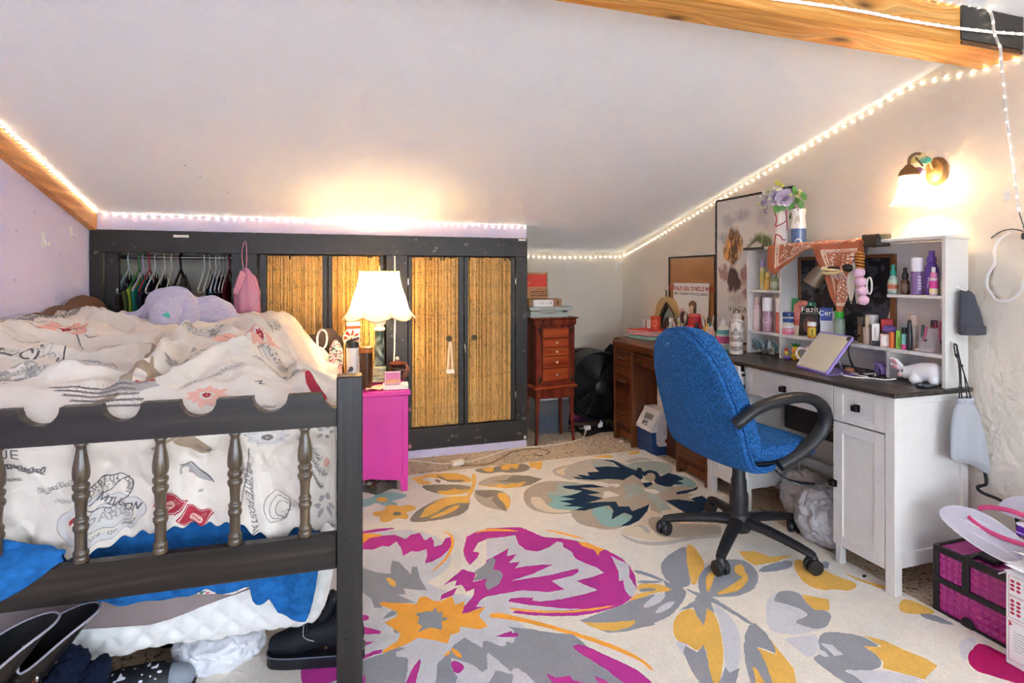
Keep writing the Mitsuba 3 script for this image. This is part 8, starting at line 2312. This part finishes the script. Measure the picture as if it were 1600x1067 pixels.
for i, (y, z, c) in enumerate(((2.95, 1.19, '#8f8796'), (3.33, 1.10, '#8a8090'), (3.38, 1.315, '#a99fb0'), (3.12, 1.50, '#9a90a4'), (2.96, 1.40, '#a79db0'))):
    single('wall_mark', extr(circ(y, z, .006, .004, 7), .0008, (XL + .0002, 0, 0), (0, 1, 0), (0, 0, 1)), plain(c, .8), ('dark scuff on the lilac wall, nearest the left picture edge', 'lowest scuff on the lilac wall, just above the brown throw', 'scuff on the lilac wall right below the upper adhesive hook', 'highest scuff on the lilac wall, close under the trim board', 'pale scuff on the lilac wall left of the lower adhesive hook')[i], 'mark', 'scuff marks on the lilac wall')
for i, (x, y) in enumerate(((-.66, 3.05), (-.52, 3.36), (-.62, 3.18))):
    single('ceiling_mark', move(ball((0, 0, 0), .005), (x, y, zc(y) - .001), s=(1, 1, .3)), plain('#8a8a88', .8), ('tiny speck on the ceiling farthest from the closet', 'tiny speck on the ceiling nearest the closet', 'tiny speck on the ceiling between two others above the bed')[i], 'mark', 'specks on the ceiling')

# butterfly ornament on the sconce
bf = thing('dragonfly_ornament', 'translucent dragonfly ornament in lilac, yellow and teal clipped to the bronze sconce', 'ornament')
bc = np.array([2.335, 1.700, 1.672])
for (du, dv, ru, rv, c, rot) in ((-.028, .022, .022, .014, '#d9cf7a', 20), (.020, .012, .026, .014, '#58b49a', -10), (-.004, -.030, .028, .016, '#9a7396', -35), (.006, .028, .020, .012, '#e3d9a0', 60)):
    m = extr(circ(0, 0, ru, rv, 20), .0015, (0, 0, 0), (0, -1, 0), (0, 0, 1))
    part(bf, 'wing', move(move(m, (0, 0, 0), rx=-rot), bc + np.array([0, -du, dv])), plain(c, .3), smooth=30)
part(bf, 'body', tube([bc + [-.003, .02, .03], bc + [-.003, -.01, -.01]], .004, 6), plain('#6a5a3a', .4))

# ------------------------------------------------------------------ hanging on the hutch's right side
scene['knit_grey'] = bump(lambda p, n, uv: noise(p.x * 300, p.y * 300, p.z * 120), .001, pbsdf('#4a4b52', .9, spec=.1, sheen=.4))
sk = thing('knit_hat', 'dark grey knitted hat hanging on the right side of the hutch', 'hat')
P = np.zeros((36, 20, 3))
for i in range(36):
    a = i * 2 * PI / 36
    for j in range(20):
        t = j / 19
        hw = np.interp(t, [0, .05, .3, .8, .88, 1], [.022, .034, .040, .052, .056, .058])
        th = np.interp(t, [0, .1, .5, 1], [.010, .02, .024, .026])
        xx = 2.338 + .018 * t + hw * math.cos(a); yy = 1.5505 - .006 - th + th * math.sin(a) * .95
        xx += .006 * math.sin(a * 3 + t * 4)
        P[i, j] = (xx, yy, 1.152 - .168 * t)
part(sk, 'crown', grid_mesh(P, close_u=True), 'knit_grey', smooth=True)
part(sk, 'cuff', grid_mesh(np.array([[(2.356 + (.060) * math.cos(a), 1.5505 - .034 + .030 * math.sin(a), 1.012 - z) for z in (0, .010, .026, .030)] for a in np.linspace(0, 2 * PI, 37)[:-1]]), close_u=True), 'knit_grey', smooth=True)
part(sk, 'hook', tube(spline([(2.320, 1.5515, 1.165), (2.322, 1.535, 1.158), (2.325, 1.522, 1.150), (2.325, 1.518, 1.160)], 5), .003, 6), clear)
scene['bag_grey'] = bump(lambda p, n, uv: fbm(p.x * 40, p.y * 40, p.z * 18, 2), .002, pbsdf('#a5a9ae', .75, spec=.2, sheen=.3))
dbg = thing('drawstring_bag', 'light grey drawstring bag hanging by black cords from the hutch over the desk side', 'bag')
P = np.zeros((48, 26, 3))
for i in range(48):
    a = i * 2 * PI / 48
    for j in range(26):
        t = j / 25
        hw = np.interp(t, [0, .05, .15, .4, .8, .95, 1], [.034, .045, .062, .080, .100, .106, .100])
        xc = np.interp(t, [0, 1], [2.283, 2.318])
        th = np.interp(t, [0, .1, .5, .9, 1], [.012, .018, .028, .020, .004])
        pl_ = 1 + .10 * math.sin(a * 8 + .6 * math.sin(t * 5)) * (1 - .7 * t)
        zz = .735 - (.245 + .05 * (math.cos(a) > 0) * abs(math.cos(a)) - .03 * (math.cos(a) < 0) * abs(math.cos(a))) * t
        P[i, j] = (xc + hw * math.cos(a), 1.533 - .004 - .032 + th * math.sin(a) * pl_, zz)
part(dbg, 'bag', grid_mesh(P, close_u=True), 'bag_grey', smooth=True)
part(dbg, 'ruffle', grid_mesh(np.array([[(2.283 + .040 * math.cos(a), 1.497 + .016 * math.sin(a) * (1 + .25 * math.sin(a * 7)), .733 + h) for h in (0, .008, .016)] for a in np.linspace(0, 2 * PI, 49)[:-1]]), close_u=True), 'bag_grey', smooth=True)
blackc = plain('#1b1a1d', .6)
for pts in ([(2.288, 1.530, .945), (2.282, 1.522, .90), (2.275, 1.51, .83), (2.258, 1.50, .735)], [(2.288, 1.530, .945), (2.290, 1.522, .90), (2.284, 1.512, .84), (2.272, 1.50, .735)], [(2.289, 1.530, .945), (2.296, 1.522, .88), (2.300, 1.510, .83), (2.302, 1.50, .735)], [(2.289, 1.530, .945), (2.298, 1.520, .87), (2.312, 1.508, .80), (2.322, 1.50, .735)], [(2.288, 1.538, .95), (2.281, 1.533, .93), (2.286, 1.528, .895), (2.294, 1.530, .93), (2.289, 1.538, .95)]):
    part(dbg, 'cord', tube(spline(pts, 6), .0024, 6), blackc, smooth=True)
for c in ((2.280, 1.525, .905), (2.298, 1.518, .865)):
    part(dbg, 'cord_knot', blob(c, (.006, .006, .005), .2, 3, 2, 1), blackc, smooth=True)
part(dbg, 'hook', tube([(2.288, 1.5515, .955), (2.288, 1.536, .948)], .003, 6), clear)
single('power_cable', tube(spline([(2.405, 1.51, .52), (2.40, 1.505, .47), (2.405, 1.50, .41), (2.39, 1.52, .39), (2.385, 1.50, .375), (2.40, 1.44, .36), (2.41, 1.40, .30), (2.41, 1.40, .012)], 7), .006, 7), plain('#17171a', .5), 'black power cable drooping down the wall behind the desk leg', 'cable', smooth=True)
# ------------------------------------------------------------------ make-up case and box at the right edge
case = thing('makeup_case', 'magenta quilted make-up case with black edges on the carpet by the desk leg', 'case')
cx0, cx1, cy0, cy1, ch = 2.07, 2.34, 1.215, 1.462, .245
mag, blk2 = plain('#a02a76', .35, spec=.6), plain('#141316', .4)
part(case, 'body', bx(cx0 + .006, cx1 - .004, cy0 + .004, cy1 - .004, .006, ch - .006), plain('#7d2060', .5))
# front (-x): two upper panels and a lower one, quilted
sp1 = (1.345, 1.363)
for (a, b, z0, z1, n, m) in ((cy0 + .016, sp1[0], .132, ch - .022, 4, 4), (sp1[1], cy1 - .016, .132, ch - .022, 4, 4), (cy0 + .016, cy1 - .016, .016, .116, 9, 4)):
    part(case, 'quilted_panel', plane(studs(0, b - a, 0, z1 - z0, n, m, .007), (cx0 + .005, b, z0), (0, -1, 0), (0, 0, 1)), mag)
part(case, 'quilted_top', plane(studs(0, cx1 - cx0 - .03, 0, cy1 - cy0 - .03, 9, 8, .004), (cx0 + .015, cy0 + .015, ch - .006), (1, 0, 0), (0, 1, 0)), mag)
part(case, 'quilted_side', plane(studs(0, cx1 - cx0 - .03, 0, ch - .04, 9, 8, .004), (cx0 + .015, cy0 + .003, .016), (1, 0, 0), (0, 0, 1)), mag)
for (a, b) in (((cx0 + .006, cy0 + .007), (cx0 + .006, cy0 + .007)), ((cx0 + .006, cy1 - .007), 0), ((cx1 - .006, cy0 + .007), 0), ((cx1 - .006, cy1 - .007), 0)):
    part(case, 'corner_edge', rbox(a[0] - .009, a[0] + .009, a[1] - .010, a[1] + .010, .002, ch, .006), blk2, smooth=40)
for z0, z1 in ((.002, .018), (.113, .134), (ch - .024, ch)):
    part(case, 'front_edge', rbox(cx0 - .004, cx0 + .012, cy0 + .002, cy1 - .002, z0, z1, .005), blk2, smooth=40)
    part(case, 'side_edge', rbox(cx0 + .004, cx1 - .004, cy0 - .002, cy0 + .012, z0, z1, .005), blk2, smooth=40)
    part(case, 'side_edge', rbox(cx0 + .004, cx1 - .004, cy1 - .012, cy1 + .002, z0, z1, .005), blk2, smooth=40)
part(case, 'middle_bar', rbox(cx0 - .005, cx0 + .012, sp1[0] - .003, sp1[1] + .003, .12, ch + .002, .005), blk2, smooth=40)
part(case, 'top_bar', rbox(cx0, cx1, sp1[0] - .003, sp1[1] + .003, ch - .010, ch + .003, .005), blk2, smooth=40)
part(case, 'latch', move(lathe([(.022, 0), (.020, .006), (.001, .008)], 20), (cx0 - .003, 1.345, .022), ry=-90), blk2, smooth=40)
part(case, 'handle', tube(spline([(2.16, 1.30, ch), (2.165, 1.305, ch + .022), (2.19, 1.355, ch + .028), (2.215, 1.40, ch + .022), (2.22, 1.405, ch)], 6), .010, 8, squash=(1.3, .6)), blk2, smooth=True)
part(case, 'handle_tab', bx(2.105, 2.15, 1.285, 1.345, ch - .002, ch + .012, .003), blk2)
wbx = thing('white_carton_box', 'white shipping carton with red oval marks at the bottom right corner', 'box')
qx, qy1, qh = 1.992, 1.188, .295
part(wbx, 'body', bx(qx, 2.30, .86, qy1, RUGZ + .001, qh, .002), plain('#dedbd8', .6))
red = plain('#b02a4c', .5)
fy = lambda u: qy1 - u
ov = []
for (z0, rows) in ((.282, 3), (.222, 4)):
    for r in range(rows):
        for c in range(2):
            ov.append(part(wbx, 'red_oval', extr(circ(fy(.018 + c * .016), z0 - .010 - r * .0125, .0058, .0046, 14), .0008, (qx - .0008, 0, 0), (0, 1, 0), (0, 0, 1)), red))
for z0, z1 in ((.228, .288), (.158, .226), (.03, .150)):
    part(wbx, 'label_frame', extr(sbox(fy(.16), z0, fy(.008), z1).difference(sbox(fy(.158), z0 + .0015, fy(.0095), z1 - .0015)), .0006, (qx - .0006, 0, 0), (0, 1, 0), (0, 0, 1)), plain('#b9868f', .5))
part(wbx, 'print', extr(unary_union([sbox(fy(.15), .205 - i * .011, fy(.045 + .004 * (i % 3)), .2065 - i * .011) for i in range(5)] + [sbox(fy(.15), .27 - i * .011, fy(.045), .2715 - i * .011) for i in range(3)] + [sbox(fy(.15), .118 - i * .009, fy(.022), .1192 - i * .009) for i in range(7)]), .0006, (qx - .0006, 0, 0), (0, 1, 0), (0, 0, 1)), plain('#8f8a8c', .6))
part(wbx, 'red_tab', extr([(fy(.009), .150), (fy(.009), .132), (fy(.018), .138)], .0008, (qx - .0009, 0, 0), (0, 1, 0), (0, 0, 1)), red)
part(wbx, 'emblem', extr(circ(fy(.062), .062, .012, .008), .0008, (qx - .0009, 0, 0), (0, 1, 0), (0, 0, 1)), plain('#4a4648', .5))
# papers in a crumpled heap on the carton
for i, (c, s, rz, rx, ry) in enumerate((((2.075, 1.08, .300), (.095, .11), 6, 0, 0), ((2.085, 1.085, .309), (.10, .105), -8, 1.5, 2), ((2.07, 1.07, .318), (.09, .12), 12, -2, 3), ((2.10, 1.06, .330), (.10, .11), -14, 2, 5), ((2.11, 1.055, .346), (.10, .10), 20, -3, 7))):
    P = np.array([[(u * s[0], v * s[1], .006 * math.sin(u * 4 + i) * math.cos(v * 5 + i * 2) + .006 * abs(u) ** 3) for v in np.linspace(-1, 1, 14)] for u in np.linspace(-1, 1, 14)])
    lbs = ('lowest of the loose white papers lying on the white carton', 'second loose white paper from below on the white carton', 'third loose white paper from below on the white carton', 'fourth loose white paper from below on the white carton', 'topmost crumpled white paper on the white carton')
    single('paper_sheet', move(thick(grid_mesh(P), .0015), c, rz=rz, rx=rx, ry=ry), plain('#e9e8ea', .75), lbs[i], 'paper', 'papers on the white carton', smooth=True)
# fairy wings with pink headband
fw = thing('fairy_wings', 'translucent white fairy wings with shiny pink trim lying over the make-up case', 'costume wings')
scene['wing_film'] = {'type': 'principledthin', 'base_color': {'type': 'rgb', 'value': lin('#e9e6ee')}, 'roughness': .3, 'diff_trans': .9, 'spec_trans': .12, 'eta': 1.4}
wp_ = chaikin([(.0, .0), (.03, .045), (.10, .068), (.18, .06), (.27, .035), (.33, .03), (.36, .0), (.30, -.035), (.20, -.055), (.10, -.05), (.02, -.03)], 3)
wpo = Polygon(wp_)
m = extr(wpo, .0014, (0, 0, 0), (1, 0, 0), (0, 1, 0))
o_, xd_, yd_ = np.array([2.085, 1.452, .372]), np.array([.10, -.86, -.22]), np.array([.60, .05, .55])
part(fw, 'wing', plane(m, o_, xd_, yd_), 'wing_film')
edge = plane(TM(np.column_stack([wp_, np.zeros(len(wp_))]), np.zeros((0, 3), int)), o_, xd_, yd_).vertices
part(fw, 'wing_edge', tube(edge, .002, 5, closed=True), plain('#e6e2ea', .35), smooth=True)
for pts in ([(.05, .0), (.15, .015), (.28, .01)], [(.08, .03), (.16, .035), (.25, .02)], [(.10, -.02), (.18, -.015), (.26, -.02)], [(.15, .015), (.19, .04), (.24, .045)]):
    vv = plane(TM(np.column_stack([spline(pts, 6), np.full(len(pts) * 6 - 5, .002)]), np.zeros((0, 3), int)), o_, xd_, yd_).vertices
    part(fw, 'vein', tube(vv, .0012, 5), plain('#f4f2f6', .3), smooth=True)
w2 = chaikin([(.0, .0), (.02, .05), (.07, .075), (.12, .06), (.14, .02), (.10, -.01), (.04, -.015)], 3)
part(fw, 'wing', plane(extr(Polygon(w2), .0014, (0, 0, 0), (1, 0, 0), (0, 1, 0)), (2.19, 1.34, .405), (.12, -.85, .0), (.5, .05, .6)), 'wing_film')
pinkf = plain('#d24a7c', .35, spec=.5)
part(fw, 'pink_trim', tube(spline([(2.15, 1.365, .398), (2.155, 1.33, .415), (2.16, 1.27, .425), (2.165, 1.20, .418), (2.17, 1.14, .40)], 7), .0075, 8, squash=(.6, 1.1)), pinkf, smooth=True)
part(fw, 'pink_trim', tube(spline([(2.11, 1.372, .372), (2.11, 1.33, .352), (2.11, 1.27, .345), (2.115, 1.21, .347), (2.12, 1.14, .352)], 7), .0075, 8, squash=(.6, 1.1)), pinkf, smooth=True)
part(fw, 'frill', tube(spline([(2.10, 1.21, .318), (2.09, 1.19, .335), (2.10, 1.17, .355)], 5), [.001, .004, .008, .010, .008, .006, .005, .004, .003, .002, .001], 6, squash=(1, .4)), plain('#a9c48a', .7), smooth=True)
part(fw, 'ribbon', tube([(2.02, 1.225, .262), (2.045, 1.20, .285), (2.07, 1.185, .305)], .002, 5), plain('#e6e4ea', .5))
pkt = thing('purple_packet', 'purple and white packet lying across the pink wing trim at the right edge', 'packet')
PKT = lambda m: move(m, (2.16, 1.18, .372), rz=80, rx=8)
part(pkt, 'body', PKT(rbox(-.11, .075, -.02, .02, -.020, .022, .008)), plain('#5b2a98', .35), smooth=40)
part(pkt, 'band', PKT(rbox(-.1105, .0755, -.0206, .0206, .012, .0225, .004)), plain('#e9e4f0', .4), smooth=40)
part(pkt, 'band', PKT(rbox(-.1105, .0755, -.0206, .0206, -.012, -.006, .002)), plain('#a98fd0', .4), smooth=40)
single('white_envelope', move(rbox(-.07, .07, -.004, .004, -.045, .045, .003), (2.185, 1.095, .445), rz=70, ry=24), plain('#eceaf0', .6), 'white card standing on edge in front of the navy pompom', 'card', smooth=40)
pp = thing('pompom', 'fuzzy navy blue pompom at the right edge above the white card', 'pompom')
part(pp, 'core', blob((2.245, 1.125, .475), (.04, .05, .045), .1, 3, 3, 2), plain('#141c4a', .95), smooth=True)
ms = []
for i in range(420):
    d = nrng.normal(size=3); d /= np.linalg.norm(d)
    c = np.array([2.245, 1.125, .475]) + d * np.array([.038, .047, .043])
    e_ = c + d * rng.uniform(.010, .022) + nrng.normal(size=3) * .004
    x, y, z = frame_of(d)
    ms.append(TM([c + x * .0016, c - x * .0008 + y * .0014, c - x * .0008 - y * .0014, e_], [[0, 1, 3], [1, 2, 3], [2, 0, 3]]))
part(pp, 'fuzz', cat(ms), plain('#1d2a6a', .9), kind='stuff')
single('cardboard_carton', bx(2.10, 2.35, .90, 1.20, .296, .335, .003) if False else bx(2.16, 2.38, .92, 1.19, .2965, .43, .003), plain('#b9b2b0', .7), 'pale carton under the pompom at the right edge', 'box')

# ------------------------------------------------------------------ plastic bags under the desk
scene['bag_white'] = {'type': 'principledthin', 'base_color': {'type': 'rgb', 'value': lin('#d9d7d6')}, 'roughness': .28, 'diff_trans': .55, 'spec_trans': .05, 'eta': 1.45}


def crumple(c, r, seed, amp=.22, sub=5):
    m = trimesh.creation.icosphere(subdivisions=sub)
    v = np.asarray(m.vertices)
    q = v + .35 * (meshkit.noise(v * 2 + seed, seed)[:, None] - .5)
    a = np.abs(meshkit.fbm(q * 1.7 + seed, 3, seed) - .5); b = np.abs(meshkit.fbm(q * np.array([3, 3, 1.5]) + 5, 3, seed + 3) - .5)
    d = 1 + amp * (.9 - 3.2 * a - 2.4 * b)
    w = v * d[:, None] * np.asarray(r)
    w[:, 2] = np.maximum(w[:, 2], -r[2] * .86)
    return TM(w + np.asarray(c), m.faces)


gb = thing('plastic_bag', 'white plastic shopping bag with red print stuffed under the desk beside the plank door', 'bag')
part(gb, 'bag', crumple((2.115, 1.965, .128), (.105, .125, .125), 3), 'bag_white', smooth=True)
part(gb, 'contents', crumple((2.12, 1.965, .115), (.075, .09, .09), 8), plain('#b9b2b4', .8), smooth=True)
part(gb, 'print', blob((2.085, 1.925, .212), (.02, .045, .014), .3, 3, 3, 5), plain('#c83a2c', .5), smooth=True)
part(gb, 'print', blob((2.15, 1.87, .20), (.02, .02, .05), .2, 3, 3, 6), plain('#cf7a72', .5), smooth=True)
gb2 = thing('plastic_bag', 'second white plastic bag lying further back under the desk behind the chair', 'bag')
part(gb2, 'bag', crumple((2.24, 2.19, .115), (.09, .13, .115), 11), 'bag_white', smooth=True)
part(gb2, 'contents', crumple((2.25, 2.19, .10), (.065, .10, .08), 15), plain('#c4b6b0', .8), smooth=True)
kb = thing('printed_tote', 'black tote with pale letter pattern hanging in the desk kneehole beside the plank door', 'bag')
part(kb, 'panel', bx(2.20, 2.25, 1.83, 2.30, .44, .612, .004), plain('#121110', .6))
for r in range(5):
    for c in range(8):
        ch_ = 'NOTABEGS'[(r * 3 + c) % 8]
        if rng.random() < .92:
            part(kb, 'print', text(ch_, .017, (2.1992, 1.855 + c * .022, .585 - r * .023), (0, -1, 0), (0, 0, 1), .0006, bold=True), plain('#9a958a', .6))
# ------------------------------------------------------------------ shoes and bags under the foot of the bed
leather = plain('#171312', .28, spec=.6)
lining = plain('#0b0a0b', .8)
edge_ = plain('#8f8b94', .5)


def boot(label, x, y, lean, h, zip_=True):
    k = thing('ankle_boot', label, 'boot', None)
    n, mm = 36, 18
    P = np.zeros((n, mm, 3)); Q = np.zeros((n, 6, 3))
    for i in range(n):
        a = i * 2 * PI / n
        ca, sa = math.cos(a), math.sin(a)
        notch = .060 * math.exp(-((a - 4.55) / .55) ** 2)
        for j in range(mm):
            t = j / (mm - 1)
            rx, ry = np.interp(t, [0, .3, .6, 1], [.036, .044, .05, .058]), np.interp(t, [0, .3, .6, 1], [.05, .055, .06, .072])
            z = .075 + (h - .075 - notch + .02 * ca) * t
            P[i, j] = (x + lean * (z - .05) + rx * ca, y + ry * sa, z)
        for j in range(6):
            t = 1 - j / 5 * .5
            rx, ry = np.interp(t, [0, 1], [.036, .058]) - .004, np.interp(t, [0, 1], [.05, .072]) - .004
            z = .075 + (h - .075 - notch + .02 * ca) * t
            Q[i, j] = (x + lean * (z - .05) + rx * ca, y + ry * sa, z)
    part(k, 'shaft', grid_mesh(P, close_u=True), leather, smooth=True)
    part(k, 'lining', grid_mesh(Q[:, ::-1][::-1], close_u=True), lining, smooth=True)
    part(k, 'edge_binding', tube(P[:, -1], .0032, 6, closed=True), edge_, smooth=True)
    ft_ = chain([[(x, y + .03, .055, .045), (x + .0, y - .03, .05, .045), (x, y - .10, .036, .034), (x, y - .15, .03, .027)]], .01, 8)
    part(k, 'foot', ft_, leather, smooth=True)
    part(k, 'sole', extr(Polygon([(x - .04, y + .07), (x + .04, y + .07), (x + .042, y - .08), (x + .025, y - .175), (x - .025, y - .175), (x - .042, y - .08)]).buffer(.006), .012, (0, 0, .002), (1, 0, 0), (0, 1, 0)), plain('#0e0d0e', .5))
    zz = np.linspace(.12, h - .085, 8)
    part(k, 'zip', tube([(x + lean * (z - .05) + .030, y - .060 - .012 * (z - .1), z) for z in zz], .0022, 5), plain('#7a3f2a', .4, .5))
    part(k, 'zip_pull', blob((x + lean * (h - .13) + .030, y - .066, h - .085), (.004, .004, .008), 0, 2, 2), plain('#c9c2bc', .2, 1.0), smooth=True)


boot('black leather boot under the footboard, the one nearest the left picture edge', -.917, 1.555, .72, .395)
boot('black leather boot under the footboard, the one beside the fuzzy black slipper', -.84, 1.645, .72, .36)
scene['fuzz_black'] = bump(lambda p, n, uv: fbm(p.x * 200, p.y * 200, p.z * 200, 2), .006, pbsdf('#131a2c', .95, spec=.1, sheen=1.0))
fuzz_ = lambda m: TM(m.vertices + .016 * (meshkit.noise(np.asarray(m.vertices) * 130)[:, None] - .5) * meshkit.arrays(m, True)[2] + .014 * (meshkit.noise(np.asarray(m.vertices) * 45, 3)[:, None] - .5) * meshkit.arrays(m, True)[2], m.faces)
fs = thing('fuzzy_slipper', 'fuzzy black slipper standing beside the ankle boots under the bed', 'slipper')
part(fs, 'body', fuzz_(chain([[(-.70, 1.69, .05, .045), (-.66, 1.69, .15, .045), (-.615, 1.69, .235, .034)], [(-.62, 1.70, .07, .04), (-.60, 1.70, .13, .040), (-.565, 1.70, .20, .030)]], .007, 8)), 'fuzz_black', smooth=True)
scene['print_black'] = pbsdf(proc(lambda p, n, uv: mix(lin('#0d0f16'), lin('#c9ccd6'), smoothstep(.70, .73, noise(p.x * 90, p.y * 90, p.z * 90)))), .6)
fl = thing('flat_shoe', 'black shoe with tiny white print and grey toe lying under the bed', 'shoe')
part(fl, 'upper', chain([[(-.64, 1.86, .045, .035), (-.56, 1.85, .05, .045), (-.48, 1.845, .055, .045), (-.425, 1.845, .05, .035)]], .01, 8), 'print_black', smooth=True)
part(fl, 'toe_cap', chain([[(-.425, 1.845, .052, .038), (-.402, 1.845, .05, .030)]], .008, 6), plain('#7f8690', .6), smooth=True)
part(fl, 'sole', rbox(-.67, -.38, 1.805, 1.895, .002, .022, .008), plain('#15151a', .6), smooth=40)
pb_ = thing('plastic_bag', 'crumpled white plastic bag under the bed, left of the black sneaker', 'bag')
part(pb_, 'bag', crumple((-.325, 1.95, .062), (.125, .09, .07), 21, .16), plain('#d6d8dc', .3, spec=.5), smooth=True)
bbx = single('dark_box', bx(-.52, -.30, 2.08, 2.30, .002, .16, .004), plain('#1e1512', .6), 'dark box further back under the bed behind the white plastic bag', 'box')
sn = thing('sneaker', 'black high-top sneaker with thick sole on the rug under the corner of the bed', 'shoe')
scene['nubuck_black'] = bump(lambda p, n, uv: fbm(p.x * 160, p.y * 160, p.z * 160, 2), .0008, pbsdf('#15181f', .6, spec=.35))


def SN(m):
    return move(m, (-.03, 1.86, RUGZ + .001), rz=-14)


so = Polygon(chaikin([(-.155, -.035), (-.10, -.050), (.02, -.045), (.12, -.042), (.145, 0), (.12, .042), (.02, .045), (-.10, .050), (-.155, .035)], 2))
part(sn, 'sole', SN(extr(so, .034, (0, 0, 0), (1, 0, 0), (0, 1, 0))), plain('#0f1117', .5))
part(sn, 'welt', SN(tube([(x * 1.01, y * 1.01, .034) for x, y in np.asarray(so.exterior.coords)[:-1]], .0022, 5, closed=True)), plain('#59636f', .5), smooth=True)
part(sn, 'upper', SN(chain([[(-.125, 0, .052, .030), (-.07, 0, .062, .040), (.0, 0, .085, .042), (.07, 0, .10, .042)], [(.04, 0, .08, .040), (.085, 0, .13, .040), (.09, 0, .175, .040)], [(.10, 0, .07, .038), (.085, 0, .15, .04)]], .01, 8)), 'nubuck_black', smooth=True)
part(sn, 'tongue', SN(chain([[(.01, 0, .13, .020), (.045, 0, .185, .022)]], .008, 6)), 'nubuck_black', smooth=True)
for i in range(5):
    t = i / 4
    part(sn, 'lace', SN(tube(spline([(-.03 + .07 * t, -.032, .106 + .085 * t), (-.035 + .07 * t, 0, .125 + .085 * t), (-.03 + .07 * t, .032, .106 + .085 * t)], 5), .0032, 5)), plain('#20242c', .7), smooth=True)
part(sn, 'loose_thread', SN(tube(spline([(-.03, -.045, .15), (-.035, -.05, .12), (-.03, -.055, .10), (-.0, -.058, .09)], 5), .0008, 4)), plain('#c9ccd2', .7))
